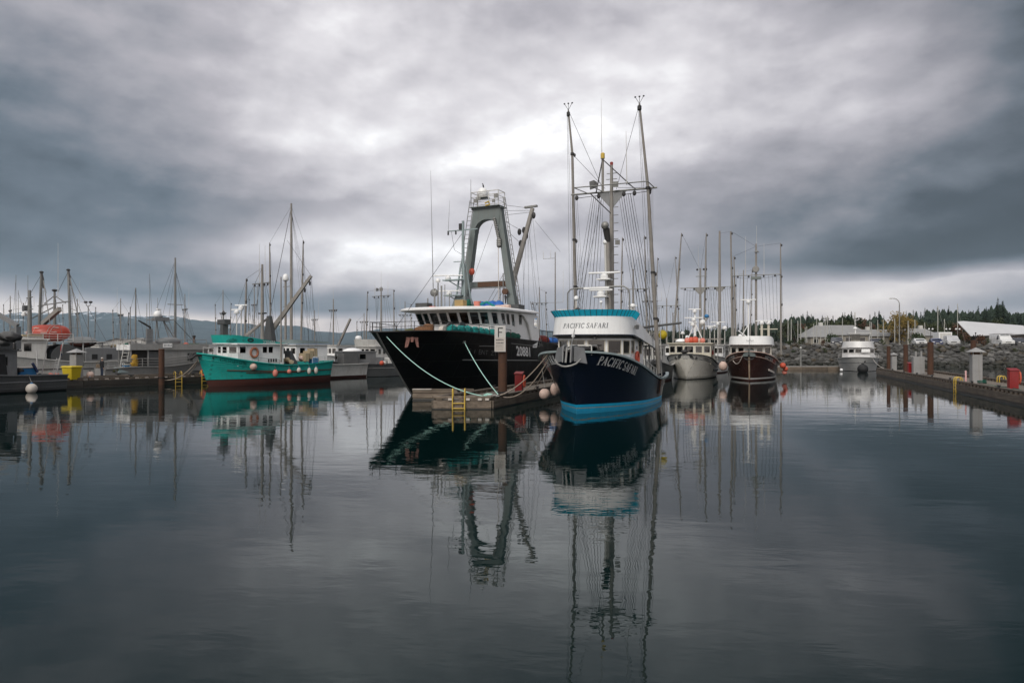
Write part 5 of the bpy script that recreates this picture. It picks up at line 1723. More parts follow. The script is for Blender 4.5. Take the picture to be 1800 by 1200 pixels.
for sx in (1, -1):
    A, B = ((3.45, 6.9), (3.45, 12.2)) if sx > 0 else ((-3.62, 6.7), (-3.62, 12.2))
    bl, br = (A, B) if sx > 0 else (B, A)
    At = (sx * abs(A[0]) * 1.03, A[1] - lean)
    tl, tr_ = ((At, (sx * 3.5, 12.2)) if sx > 0 else ((sx * 3.5, 12.2), At))
    sw = [(0.05, 0.16, 0.12, 0.92), (0.20, 0.30, 0.12, 0.92), (0.36, 0.46, 0.02, 0.92), (0.60, 0.71, 0.15, 0.9)]
    if sx < 0:
        sw = [(1 - b, 1 - a, c, d) for a, b, c, d in sw]
    wall('lower_side', (*bl, Z0W - 0.6), (*br, Z0W - 0.6), (*bl, zmid), (*br, zmid), [], 'white', tw)
    wall('window_band', (*bl, zmid), (*br, zmid), (*tl, ZT), (*tr_, ZT), sw, 'white', tw, 'white', 'glass', fw=0.02)
    # swept fairing at the aft end of the house side
    pts = [(9.6, ZT + 0.02), (12.6, ZT + 0.02), (13.4, ZT - 0.1), (13.6, 4.2), (13.1, 3.3), (12.3, 3.3), (12.0, 4.3), (11.4, 5.3), (10.6, 5.85)]
    mb = MB()
    x0, x1 = (sx * 3.56, sx * 3.70)
    n = len(pts)
    mb.add([(x0, p[0], p[1]) for p in pts] + [(x1, p[0], p[1]) for p in pts], [tuple(range(n)), tuple(range(2 * n - 1, n - 1, -1))] + [(i, (i + 1) % n, n + (i + 1) % n, n + i) for i in range(n)])
    mb.build('side_fairing', 'white', tw, 30, fix=True)
    MB().hexa([(sx * 3.705, 12.5, 5.0), (sx * 3.705, 13.2, 4.9), (sx * 3.72, 13.2, 4.9), (sx * 3.72, 12.5, 5.0), (sx * 3.705, 12.5, 5.75), (sx * 3.705, 13.1, 5.8), (sx * 3.72, 13.1, 5.8), (sx * 3.72, 12.5, 5.75)]).build('port_light', 'glassD', tw)
wall('rear_wall', (3.45, 12.2, Z0W - 0.6), (-3.45, 12.2, Z0W - 0.6), (3.5, 12.2, ZT), (-3.5, 12.2, ZT), [(0.12, 0.26, 0.55, 0.9), (0.34, 0.46, 0.55, 0.9), (0.56, 0.68, 0.55, 0.9), (0.75, 0.88, 0.55, 0.9)], 'white', tw, 'white', 'glass')
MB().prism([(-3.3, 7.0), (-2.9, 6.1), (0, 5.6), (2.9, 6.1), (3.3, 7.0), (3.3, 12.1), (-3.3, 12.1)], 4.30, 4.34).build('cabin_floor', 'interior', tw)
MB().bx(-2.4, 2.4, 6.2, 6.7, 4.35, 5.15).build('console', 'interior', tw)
for x in (-1.7, 0.4, 1.8):
    MB().bx(x - 0.28, x + 0.28, 6.6, 6.75, 5.15, 5.5).build('monitor', 'dark', tw)
MB().bx(-0.5, 0.5, 9.2, 9.5, 4.35, 5.6).build('helm_chair', 'interior', tw)
# roof with deep forward visor
rp = [(-4.5, 7.2), (-4.5, 4.9), (-3.7, 3.9), (-2.1, 3.45), (0.0, 3.35), (1.8, 3.6), (3.2, 4.2), (3.95, 5.2), (4.05, 7.2), (3.9, 13.2), (-4.2, 13.2)]
ri = [(p[0] * 0.94, 7 + (p[1] - 7) * 0.86) for p in rp]
rib = [(p[0] * 0.89, 7 + (p[1] - 7) * 0.80) for p in rp]
mb = MB()
mb.loft([[(*p, ZT + 0.003) for p in rib], [(*p, ZT + 0.10) for p in rp], [(*p, ZT + 0.22) for p in rp], [(*p, ZT + 0.34) for p in ri]], True)
n = len(rp)
mb.add([(*p, ZT + 0.34) for p in ri], [tuple(range(n))]).add([(*p, ZT + 0.003) for p in rib], [tuple(range(n - 1, -1, -1))])
mb.build('roof', 'white', tw, 40)
ZR = ZT + 0.34

# --- foredeck: nets, reel, rails
rail_pts = [TH.P(t, TH.zs(t), -1) for t in (0.30, 0.2, 0.12, 0.06, 0.02)] + [TH.P(t, TH.zs(t), 1) for t in (0.005, 0.03, 0.07, 0.12, 0.18, 0.24, 0.30, 0.36, 0.44, 0.5)]
railing(tw, rail_pts, 0.62, 'iron', 0.022, 1)
rn = random.Random(3)
def heap(name, m, cx, cy, cz, rx, ry, rz, k=9):
    mb = MB()
    for i in range(k):
        a = rn.uniform(0, 6.28)
        q = rn.random() ** 0.5
        mb.ball((cx + rx * q * math.cos(a), cy + ry * q * math.sin(a), cz + rz * (1 - q) * rn.uniform(0.3, 0.9)), rx * rn.uniform(0.25, 0.4), ry * rn.uniform(0.25, 0.4), rz * rn.uniform(0.35, 0.6), 14, 10)
    return mb.lump(0.10, 2.6, k).build(name, m, tw, 60)
heap('net_pile', 'netrust', -0.3, 2.4, 4.0, 1.6, 1.3, 0.9, 14)
heap('net_pile', 'netolive', -1.2, 1.0, 4.0, 1.0, 0.9, 0.7, 9)
heap('net_pile', 'netrust', 1.0, 3.6, 4.0, 1.2, 1.0, 0.8, 10)
MB().lathe([(0.62, -0.08), (0.62, 0.0), (0.2, 0.01), (0.2, 0.9), (0.62, 0.91), (0.62, 0.99)], (1.6, 2.5, 4.55), 18, 'x').build('net_drum', 'aluD', tw)
# turquoise net bales lashed along the port rail
for i in range(12):
    t = 0.20 + i * 0.034
    p = TH.P(t, TH.zs(t), 1)
    k = rn.uniform(0.9, 1.1)
    MB().ball((p.x - 0.42, p.y, p.z + 0.16), 0.34 * k, 0.52, 0.34 * k, 18, 13).lump(0.085, 3.6, i).build('net_bale', 'netgreen' if i not in (8, 9, 10, 11) else 'netdark', tw, 60)
MB().lathe([(0.05, 0), (0.34, 0.02), (0.36, 0.1), (0.30, 0.3), (0.05, 0.34)], TH.P(0.165, TH.zs(0.165)) + Vector((-0.7, 0.2, 0.05)), 14, 'x').build('rope_coil', 'pale', tw)

# --- roof gear
MB().bx(-3.3, -2.2, 5.2, 6.0, ZR, ZR + 0.42).build('equipment_box', 'aluD', tw, 0, bevel=0.03)
MB().bx(-2.1, -1.6, 5.3, 5.8, ZR, ZR + 0.14).build('life_vest_pack', 'orange', tw, 0, bevel=0.04)
MB().bx(0.3, 1.05, 5.2, 5.8, ZR, ZR + 0.56).build('tan_locker', 'cardboard', tw, 0, bevel=0.02)
for (px, yt, a, r, nm) in ((752, 522, 6.2, 0.05, 'short_mast'), (764, 505, 6.4, 0.07, 'searchlight_post'), (770, 495, 6.6, 0.05, 'antenna_post'), (776, 500, 6.5, 0.07, 'antenna_post'), (782, 498, 6.8, 0.03, 'antenna_post'), (790, 513, 6.0, 0.04, 'antenna_post')):
    q = TF.at(px, yt, a=a)
    MB().tube([(q.x, q.y, ZR - 0.02), tuple(q)], r, 8).build(nm, 'galv', tw)
q = TF.at(760.5, 512, a=6.3)
MB().lathe([(0.12, 0), (0.30, 0.10), (0.32, 0.30)], q, 16, 'y').build('searchlight', 'galv', tw)
q = TF.at(770, 494, a=6.6)
dome(tw, q, 0.19, 0.34)
q = TF.at(757, 298, a=6.2)
MB().tube([(TF.at(761.5, 505, a=6.2)), q], [0.035, 0.010], 6).build('whip_antenna', 'wire2', tw)
# blue-grey stub mast with two radars on the starboard front of the gantry
mp = TF.at(814, 540, a=9.6)
mx, my = mp.x, mp.y
zt_ = TF.at(814, 386, a=9.6).z
for dx, dy in ((-0.45, -0.5), (0.45, -0.5), (-0.4, 0.5), (0.6, 0.4)):
    MB().tube([(mx + dx * 1.1, my + dy * 1.1, ZR - 0.03), (mx + dx * 0.28, my + dy * 0.28, ZR + 3.9)], 0.08, 8).build('tripod_leg', 'greygreen', tw)
MB().tube([(mx, my, ZR - 0.03), (mx, my, zt_)], [0.16, 0.11], 10).build('radar_mast', 'greygreen', tw)
MB().prism([(mx - 0.75, my - 0.8), (mx + 0.75, my - 0.8), (mx + 0.75, my + 0.8), (mx - 0.75, my + 0.8)], ZR, ZR + 1.15, [(mx - 0.5, my - 0.5), (mx + 0.5, my - 0.5), (mx + 0.5, my + 0.5), (mx - 0.5, my + 0.5)]).build('mast_pedestal', 'gantry', tw, 0)
for py, ww, dx in ((512, 1.9, -1.0), (485, 2.5, -1.1)):
    z = TF.at(814, py, a=9.6).z
    MB().bx(mx + dx - 0.4, mx + 0.3, my - 0.9, my - 0.2, z - 0.30, z - 0.22).build('radar_platform', 'greygreen', tw, 0)
    MB().tube([(mx + dx, my - 0.5, z - 0.28), (mx, my, z - 1.0)], 0.05, 6).build('bracket', 'greygreen', tw)
    radar_scanner(tw, (mx + dx, my - 0.6, z - 0.22), ww, 0.32)
zc_ = TF.at(814, 402, a=9.6).z
MB().beam((mx - 1.5, my, zc_), (mx + 1.4, my, zc_), 0.09, 0.09).build('cross_spreader', 'greygreen', tw)
zs_ = TF.at(814, 457, a=9.6).z
MB().beam((mx - 0.9, my, zs_), (mx + 0.3, my, zs_), 0.12, 0.06).build('spreader', 'greygreen', tw)
for dx in (-1.45, -0.7):
    MB().tube([(mx + dx, my, zc_ - 0.32), (mx + dx, my, zc_)], 0.07, 8).build('deck_light', 'iron', tw)
MB().tube([(mx - 1.45, my, zc_), (mx - 1.3, my, zc_ + 2.6)], [0.02, 0.008], 5).build('whip_antenna', 'wire2', tw)
MB().bx(mx - 0.35, mx - 0.1, my - 0.12, my + 0.12, zc_ + 0.05, zc_ + 0.55).build('horn', 'iron', tw, 0)
MB().tube([(mx - 1.2, my + .1, zc_), (mx - 0.9, my + .1, zc_ - 1.6), (mx - 0.2, my + .1, zc_ - 2.0)], 0.015, 5).build('cable', 'iron', tw)

# --- A-frame gantry
GA = 11.3
gz0, gz1 = ZR - 0.9, TF.at(859, 366, a=GA).z
gx0, gx1 = 2.55, 1.08
def leg(sx):
    mb = MB()
    H = gz1 - gz0
    prof = []
    for (f, w, d) in ((0, 0.70, 0.80), (0.22, 0.70, 0.80), (0.221, 0.60, 0.66), (0.9, 0.48, 0.60), (1.0, 0.46, 0.60)):
        cx = sx * (gx0 + (gx1 - gx0) * f)
        z = gz0 + H * f
        prof.append([(cx - w / 2, GA - d / 2, z), (cx + w / 2, GA - d / 2, z), (cx + w / 2, GA + d / 2, z), (cx - w / 2, GA + d / 2, z)])
    mb.loft(prof, True)
    mb.add(prof[-1], [(0, 1, 2, 3)])
    o = mb.build('gantry_leg', 'gantry', tw, 20)
    MB().bx(sx * gx0 - 0.55, sx * gx0 + 0.55, GA - 0.6, GA + 0.6, gz0 + 0.85, gz0 + 1.35).build('leg_collar', 'aluD', o, 0)
    ladder(o, (sx * (gx0 + 0.62), GA - 0.1, gz0 + 0.4), (sx * (gx1 + 0.46), GA - 0.1, gz1 + 0.9), 0.4, (0, 1, 0) if sx > 0 else (1, 0, 0), 'galv', 26, 0.03)
    return o
leg(1); leg(-1)
# arched head: inner curve between the legs
zi = TF.at(859, 384, a=GA).z
mb = MB()
arch = [(1.12 * math.cos(R(a)), zi - 1.05 + 1.05 * max(0.0, math.sin(R(a))) ** 0.85) for a in range(0, 181, 10)]
top = [(x * 1.16, gz1) for x, z in arch]
n = len(arch)
for y, fl in ((GA - 0.36, False), (GA + 0.36, True)):
    vs = [(x, y, z) for x, z in arch] + [(x, y, z) for x, z in top]
    fs = [(i, i + 1, n + i + 1, n + i) for i in range(n - 1)]
    mb.add(vs, [f if fl else f[::-1] for f in fs])
mb.add([(x, GA - 0.36, z) for x, z in arch] + [(x, GA + 0.36, z) for x, z in arch], [(i, i + 1, n + i + 1, n + i) for i in range(n - 1)])
mb.bx(-1.42, 1.42, GA - 0.42, GA + 0.42, gz1 + 0.002, gz1 + 0.16)
mb.build('gantry_head', 'gantry', tw, 30, fix=True)
# platform rail on top
zp = gz1 + 0.16
cor = [(-1.35, GA - 0.6), (1.25, GA - 0.6), (1.25, GA + 0.6), (-1.35, GA + 0.6), (-1.35, GA - 0.6)]
MB().bx(-1.45, 1.35, GA - 0.7, GA + 0.7, zp - 0.01, zp + 0.04).build('platform', 'gantry', tw, 0)
railing(tw, [(-1.35, GA - 0.6, zp), (-0.75, GA - 0.6, zp), (0.35, GA - 0.6, zp), (1.25, GA - 0.6, zp), (1.25, GA + 0.6, zp), (0.3, GA + 0.6, zp), (-1.35, GA + 0.6, zp), (-1.35, GA - 0.6, zp)], 1.28, 'white2', 0.035, 2)
for (x, z, s) in ((-0.8, 0.5, 0.34), (-0.45, 0.62, 0.26), (1.15, 0.75, 0.36), (0.9, 0.35, 0.26)):
    floodlight(tw, (x, GA - 0.65, zp + z), s)
MB().tube([(0.05, GA - 0.7, zp + 0.25), (0.45, GA - 0.75, zp + 0.35), (0.5, GA - 0.7, zp + 0.1), (0.1, GA - 0.7, zp + 0.05)], 0.06, 6).build('hose', 'yellow', tw)
dc = TF.at(848.5, 345, a=GA)
MB().bx(dc.x - 0.5, dc.x + 0.5, GA - 0.4, GA + 0.4, dc.z - 0.06, dc.z).build('dome_shelf', 'galv', tw, 0)
dome(tw, (dc.x, GA, dc.z), 0.45, 0.85, 'white', 'satellite_dome')
q = TF.at(829.5, 316, a=GA)
MB().tube([(-1.35, GA - .62, zp + 0.2), (-1.36, GA - .62, q.z)], [0.03, 0.012], 5).build('whip_antenna', 'wire', tw)
# horizontal trawl beam low between the legs, gear on it
zb = TF.at(870, 497, a=GA).z
MB().bx(-2.0, 2.2, GA - 0.25, GA + 0.25, zb - 0.24, zb + 0.24).build('trawl_beam', 'gantry', tw, 0)
MB().bx(-0.9, 1.9, GA - 0.27, GA - 0.252, zb - 0.22, zb + 0.2).build('rust_patch', 'rustS', tw, 0)
MB().tube([(-2.0, GA - 0.3, zb - 0.34), (2.2, GA - 0.3, zb - 0.34)], 0.03, 6).build('hydraulic_pipe', 'galv', tw)
q = TF.at(888, 510, a=10.6)
MB().lathe([(0.06, -0.12), (0.26, -0.10), (0.20, 0.0), (0.26, 0.10), (0.06, 0.12)], (q.x, 10.6, q.z), 14, 'y').build('hauling_block', 'rustS', tw)
MB().tube([(q.x, 10.6, q.z - 0.3), (q.x + 0.05, 10.6, q.z - 1.0)], [0.09, 0.05], 8).build('block_hook', 'iron', tw)
for px in (879, 884.5):
    q = TF.at(px, 440, a=GA - 0.4)
    MB().tube([(q.x, q.y, ZR - .02), (q.x, q.y, TF.at(px, 500 if px < 880 else 478, a=GA - .4).z)], 0.045, 6).build('davit_post', 'galv', tw)
# chain purchase hanging from the head
for i in range(26):
    f = i / 25
    q0 = TF.at(869 + 8 * min(1, f * 1.3), 382 + 48 * f, a=GA - 0.45)
    MB().ball((q0.x, GA - 0.45 + (0.04 if i % 2 else -0.04), q0.z), 0.14 if f < 0.75 else 0.22, 0.1, 0.11 if f < .75 else 0.16, 7, 5).build('chain_link', 'iron' if i % 2 else 'galv', tw)
q0, q1 = TF.at(876, 430, a=GA - .45), TF.at(876.5, 548, a=GA - .45)
MB().tube([q0, (q1.x, q1.y, ZR)], 0.03, 5).build('fall_rope', 'pale', tw)
q = TF.at(829.5, 475, a=GA - .5)
MB().ball(q, 0.26, 0.22, 0.30).build('orange_float', 'orange', tw)
# derrick boom aft
bp0 = TF.at(905, 480, a=14.0)
bp1 = TF.at(936, 364, a=15.5)
MB().tube([TF.at(896, 530, a=13.6), bp0, bp1], [0.24, 0.24, 0.19], 12).build('derrick_boom', 'mast', tw)
MB().beam(bp1 + Vector((-0.75, 0, 0.15)), bp1 + Vector((0.45, 0, 0.2)), 0.3, 0.16).build('boom_head', 'galv', tw, 0)
for px, py in ((915, 425), (925, 412), (921, 402), (938, 376), (913, 405)):
    q = TF.at(px, py, a=14.9)
    MB().ball(q, 0.2, 0.14, 0.3, 8, 6).build('tackle_block', 'iron', tw)
head = Vector((1.2, GA, gz1 + 0.3))
for dz in (0, -0.5, -0.9):
    wire(head + Vector((0.1, 0, dz)), bp1 + Vector((-0.3, 0, 0.05 + dz * .4)), tw, 0.016)
wire(TF.at(884, 385, a=GA), TF.at(921, 405, a=14.9), tw, 0.016)
wire(TF.at(886, 398, a=GA), TF.at(914, 424, a=14.9), tw, 0.016)
for (x0, y0, x1, y1) in ((936, 372, 957, 600), (940, 385, 985, 440), (925, 415, 918, 540), (928, 415, 930, 545), (931, 412, 953, 590), (922, 420, 905, 500), (938, 370, 928, 430), (934, 380, 905, 478), (918, 430, 925, 600), (930, 400, 946, 600)):
    a0, a1 = 15.0, 16.5
    wire(TF.at(x0, y0, a=a0), TF.at(x1, y1, a=a1), tw, 0.011)
wire(TF.at(812, 408, a=9.6), TH.P(0.05, TH.zs(0.05), 1) * 1 + Vector((-0.6, -0.2, 0.3)), tw, 0.018, name='forestay')
wire(TF.at(866, 392, a=GA), TF.at(826, 505, a=8.0), tw, 0.014)
for px in (906, 897, 890):
    wire(TF.at(px, 470, a=13.0), TF.at(px - 42, 545, a=10.0), tw, 0.016)
# deck clutter on the roof
for (x, y, s, m) in ((0.9, 10.2, 0.62, 'tarp'), (1.7, 10.0, 0.55, 'tarp'), (-0.2, 10.4, 0.5, 'tarp')):
    MB().ball((x, y, ZR + 0.3), s, s * 0.9, s * 0.75, 16, 12).lump(0.14, 1.9, x).build('tarpaulin_bundle', m, tw, 60)
heap('net_pile', 'netdark', -0.6, 8.4, ZR, 0.9, 0.7, 0.7, 9)
MB().lathe([(0.26, 0), (0.30, 0.62)], (0.7, 8.1, ZR), 12).build('red_bucket', 'coral', tw)
MB().tube([(1.0, 8.0, ZR + 0.35), (1.5, 8.2, ZR + 0.55), (2.0, 8.6, ZR + 0.2)], 0.09, 8).build('green_hose', 'netgreen', tw)
MB().tube([(0.9, 9.2, ZR + 0.16), (3.3, 8.7, ZR + 0.16)], 0.17, 10).build('rolled_canvas', 'pinkish', tw)
# aft working deck
railing(tw, [TH.P(t, TH.zs(t), 1) + Vector((-0.15, 0, 0)) for t in (0.72, 0.78, 0.84, 0.9, 0.96)], 1.0, 'iron', 0.03, 1)
ladder(tw, (3.75, 13.9, 3.4), (3.3, 12.9, 7.2), 0.45, (0, 1, 0), 'galv', 12, 0.03)
MB().bx(-2.4, 2.4, 15.5, 18.5, 3.2, 4.1).build('winch_house', 'deckgrey', tw, 0, bevel=0.05)
MB().ball((2.7, 16.4, 3.95), 0.6, 1.3, 0.45, 10, 7).build('red_net_heap', mat('dark_red_net', (0.20, 0.03, 0.02), 0.95, var=0.5, scale=5, bump=0.05), tw, 60)
MB().ball((3.0, 18.2, 3.85), 0.5, 0.9, 0.4, 10, 7).build('blue_tarp', 'tarp', tw, 60)
# a black bird on the dome
bd = thing('perched_bird', 'small black bird perched on the white dome above the gantry', 'bird', TF.world(dc.x + 0.02, GA, dc.z + 0.845), R(-40))
mb = MB()
mb.loft([[(r_ * math.cos(R(a)), y, z + r_ * 1.1 * math.sin(R(a))) for a in range(0, 360, 45)] for (y, z, r_) in
         ((-0.115, 0.325, 0.006), (-0.075, 0.33, 0.022), (-0.045, 0.335, 0.038), (-0.02, 0.32, 0.034), (0.0, 0.28, 0.042), (0.02, 0.21, 0.075), (0.05, 0.13, 0.08), (0.09, 0.06, 0.05), (0.14, -0.02, 0.028), (0.20, -0.09, 0.022))], True)
mb.build('body', 'dark', bd, 60)
for sx in (-1, 1):
    MB().tube([(sx * 0.03, 0.04, 0.09), (sx * 0.03, 0.02, 0.0), (sx * 0.03, -0.04, 0.0)], 0.008, 5).build('leg', 'iron', bd)

# --- its two mint-green mooring lines
end = TF.world(*TH.P(0.012, 4.05, 1))
rope('mooring_line', 'long mint green bow line sagging from the trawler stem to the dock', [end, ff.world(2.2, 2.3, 0.58)], 0.026, 'ropeT', 0.75)
rope('mooring_line', 'short taut mint green line from the trawler side down to the dock', [TF.world(*(TH.P(0.225, 3.72, 1) + Vector((0.08, 0, 0)))), ff.world(2.5, 3.3, 0.58), ff.world(2.85, 2.6, 0.62)], 0.028, 'ropeT', [0.25, 0.0])
kn = thing('rope_knot', 'mint green rope tangle on the dock curb beside the ladder', 'rope', tuple(ff.world(2.25, 2.3, 0.6)))
rk = random.Random(2)
MB().tube([(rk.uniform(-0.28, 0.28), rk.uniform(-0.2, 0.2), rk.uniform(0.0, 0.14)) for _ in range(16)], 0.04, 6).build('coil', 'ropeT', kn)
kn2 = thing('rope_knot', 'tan and grey rope hitches around the dock corner curb', 'rope', tuple(ff.world(2.8, 1.75, 0.6)))
MB().tube([(rk.uniform(-0.35, 0.35), rk.uniform(-0.3, 0.3), rk.uniform(-0.05, 0.16)) for _ in range(22)], 0.028, 6).build('coil', 'ropeG', kn2)

# ================================================================== navy blue troller
SF = Frame(3.30, 34.7, 22.0)
sf = SF.thing('fishing_troller', 'navy blue troller with white wheelhouse, cyan visor and two tall poles', 'fishing boat')
SH = Hull(13.2, 1.25,
          sheer=[(0, 3.20), (0.08, 3.08), (0.19, 2.74), (0.30, 2.38), (0.42, 2.0), (0.52, 1.72), (0.64, 1.52), (0.8, 1.50), (1, 1.66)],
          beam_s=[(0, 0.0), (0.02, 0.75), (0.05, 1.35), (0.10, 1.95), (0.17, 2.38), (0.28, 2.66), (0.45, 2.8), (0.75, 2.75), (0.9, 2.6), (1, 2.35)],
          beam_w=[(0, 0.0), (0.06, 0.5), (0.15, 1.25), (0.28, 2.0), (0.42, 2.45), (0.7, 2.55), (0.9, 2.25), (1, 1.9)],
          flare=1.5, stem=1.1, depth=0.8, bulwark=0.62)
boot = lambda t: 0.48 - 0.17 * min(1, t * 1.25)
SH.build([(c0(-0.7), 1, 2), (c0(0.0), 1, 2), (lambda t: boot(t) - 0.20, 2, 1), (lambda t: boot(t) - 0.165, 1, 2), (boot, 0, 9), (lambda t: SH.zs(t), 0)], ['navy', 'cyan', 'gold'], sf, 44)
SH.deck('deckgrey', sf)
SH.rail('greygreen', sf, 0.20, 0.10)
gl = serif_mesh('PACIFIC SAFARI', 1.45)
SH.text('', sf, 'lettersW', SH.arc(0.012, 0.95, lambda t: SH.zs(t) - .45, 1), 0.60, 0.42, 1, 0.22, width=3.3, name='name_lettering', glyphs=gl, off=0.014)
SH.text('', sf, 'lettersW', SH.arc(0.012, 0.70, lambda t: SH.zs(t) - .45, -1), 0.60, 0.42, -1, 0.22, width=3.3, name='name_lettering', glyphs=gl, off=0.014)
# dark worn patch and stains at the starboard quarter
SH.strake(lambda t: 1.0, 0.72, 0.97, 'galv', sf, 0.03)
MB().tube([SH.P(0.655, 1.55) + Vector((0.05, 0, 0)), SH.P(0.655, 0.55) + Vector((0.05, 0, 0))], 0.05, 6).build('rust_streak_pipe', 'rustS', sf)
# --- bow roller with two plates and anchor
st = Vector((0, -1.25, 3.2))
for sx in (-1, 1):
    MB().hexa([st + Vector((sx * 0.16, -0.55, -0.55)), st + Vector((sx * 0.24, -0.55, -0.55)), st + Vector((sx * 0.30, 0.35, -0.25)), st + Vector((sx * 0.22, 0.35, -0.25)),
               st + Vector((sx * 0.16, -0.42, 0.28)), st + Vector((sx * 0.24, -0.42, 0.28)), st + Vector((sx * 0.30, 0.4, 0.32)), st + Vector((sx * 0.22, 0.4, 0.32))]).build('bow_cheek_plate', 'alu', sf, 0, bevel=0.02)
    MB().hexa([st + Vector((sx * 0.30, -0.30, -0.50)), st + Vector((sx * 0.86, 0.12, -0.62)), st + Vector((sx * 0.84, 0.22, -0.62)), st + Vector((sx * 0.30, -0.2, -0.50)),
               st + Vector((sx * 0.30, -0.22, 0.22)), st + Vector((sx * 0.70, 0.14, 0.16)), st + Vector((sx * 0.68, 0.24, 0.16)), st + Vector((sx * 0.30, -0.12, 0.22))]).build('chafe_plate', 'alu', sf, 0, bevel=0.015)
MB().lathe([(0.10, -0.16), (0.06, 0.0), (0.10, 0.16)], st + Vector((0, -0.42, 0.02)), 12, 'x').build('bow_roller', 'iron', sf)
MB().tube([st + Vector((0, 0.3, 0.22)), st + Vector((0, -0.45, 0.16)), st + Vector((0, -0.66, -0.55))], 0.055, 8).build('anchor_shank', 'galv', sf)
MB().tube([st + Vector((-0.62, -0.35, -0.42)), st + Vector((-0.46, -0.52, -0.62)), st + Vector((-0.2, -0.64, -0.72)), st + Vector((0.0, -0.68, -0.74)), st + Vector((0.25, -0.64, -0.70)), st + Vector((0.48, -0.5, -0.6)), st + Vector((0.66, -0.3, -0.38))], 0.05, 8).build('anchor_flukes', 'galv', sf)
MB().bx(-0.15, 1.0, -0.75, -0.68, 3.46, 3.52).bx(-0.15, -0.09, -0.75, 0.2, 3.46, 3.52).bx(0.94, 1.0, -0.75, 0.2, 3.46, 3.52).bx(-0.14, -0.09, -0.75, -0.70, 3.05, 3.46).bx(0.94, 0.99, -0.75, -0.70, 3.0, 3.46).build('bow_frame', 'white2', sf, 0)
MB().ball((0.45, -0.3, 3.30), 0.4, 0.35, 0.16, 10, 6).build('anchor_winch', 'iron', sf)
# --- wheelhouse
wb = [(-2.02, 6.9), (-2.02, 3.3), (-1.78, 2.45), (-1.05, 1.92), (0.0, 1.72), (1.05, 1.92), (1.78, 2.45), (2.02, 3.3), (2.02, 6.9)]
zw0, zw1, zw2, zw3 = 1.9, 2.98, 3.86, 4.08
for i in range(len(wb) - 1):
    b0, b1 = wb[i], wb[i + 1]
    if i == 0:
        wins = [(0.35, 0.62, 0.1, 0.9), (0.72, 0.95, 0.12, 0.9)]
    elif i == 7:
        wins = [(0.05, 0.30, 0.05, 0.9), (0.60, 0.86, 0.0, 0.9, 'glassD')]
    else:
        wins = [(0.06, 0.94, 0.04, 0.90)]
    wall('lower_panel', (*b0, zw0 - 0.4), (*b1, zw0 - 0.4), (*b0, zw1), (*b1, zw1), [], 'white', sf)
    wall('window_band', (*b0, zw1), (*b1, zw1), (b0[0] * 1.0, b0[1], zw2), (b1[0] * 1.0, b1[1], zw2), wins, 'white', sf, 'cream', 'glass', fw=0.05)
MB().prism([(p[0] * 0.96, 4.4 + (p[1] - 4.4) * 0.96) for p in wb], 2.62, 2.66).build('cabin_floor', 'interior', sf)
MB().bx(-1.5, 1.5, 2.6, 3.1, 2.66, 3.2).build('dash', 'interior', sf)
MB().bx(-0.1, 0.12, 2.7, 2.95, 3.2, 3.55).build('plotter', 'dark', sf)
MB().bx(-1.9, 1.9, 6.6, 6.85, 1.6, 3.86).build('rear_bulkhead', 'white2', sf, 0)
MB().lathe([(0.10, 0.0), (0.10, 0.03)], (2.02, 5.0, 3.35), 14, 'x').build('porthole', 'navy', sf)
# soffit under the upper bridge, grey
ov = [(-2.30, 9.6), (-2.30, 3.2), (-2.02, 2.1), (-1.2, 1.42), (0.0, 1.16), (1.2, 1.42), (2.02, 2.1), (2.30, 3.2), (2.30, 9.6)]
MB().loft([[(*p, zw2 + 0.0) for p in wb], [(p[0] * 1.03, 4 + (p[1] - 4) * 1.02, zw2 + 0.10) for p in wb[:1]] + [(p[0] * 0.95, 3 + (p[1] - 3) * 0.93, zw3) for p in ov[1:-1]] + [(p[0] * 1.03, 4 + (p[1] - 4) * 1.02, zw2 + 0.10) for p in wb[-1:]]]).build('soffit', 'deckgrey', sf, 40)
# flared white bridge front, sloping down aft on each side
def br(i, f):
    """upper bridge outline densified; f: 0 bottom, 1 top"""
    return
N = 40
def along(poly, s):
    """point at fraction s of the open polyline's length"""
    ls = [(Vector(poly[i + 1]) - Vector(poly[i])).length for i in range(len(poly) - 1)]
    T = sum(ls) * s
    for i, l in enumerate(ls):
        if T <= l or i == len(ls) - 1:
            return Vector(poly[i]).lerp(Vector(poly[i + 1]), min(1, T / l))
        T -= l
def smooth_poly(poly, k=3):
    p = [Vector(q) for q in poly]
    for _ in range(k):
        o = [p[0]]
        for i in range(len(p) - 1):
            o += [p[i].lerp(p[i + 1], 0.25), p[i].lerp(p[i + 1], 0.75)]
        o.append(p[-1])
        p = o
    return [tuple(q) for q in p]
ovs = smooth_poly(ov, 3)
def ztop(y):
    return 5.02 if y < 3.4 else 5.02 - (y - 3.4) * 0.205
def zbot(y):
    return 4.06 if y < 3.2 else 4.06 - (y - 3.2) * 0.125
def bridge_pt(p, f):
    z = zbot(p[1]) + (ztop(p[1]) - zbot(p[1])) * f
    k = 1 - 0.05 * f * (1 if p[1] < 5 else 0.6)
    return Vector((p[0] * k, 3.2 + (p[1] - 3.2) * (1 - 0.06 * f) if p[1] < 3.2 else p[1], z))
mb = MB()
mb.loft([[bridge_pt(p, f / 4) for p in ovs] for f in range(5)])
ins = lambda q: Vector((q.x * 0.96, q.y + 0.07, q.z))
mb.loft([[bridge_pt(p, 1) for p in ovs], [ins(bridge_pt(p, 1)) for p in ovs], [ins(bridge_pt(p, 0)) + Vector((0, 0, 0.1)) for p in ovs]])
mb.build('upper_bridge', 'white', sf, 50)
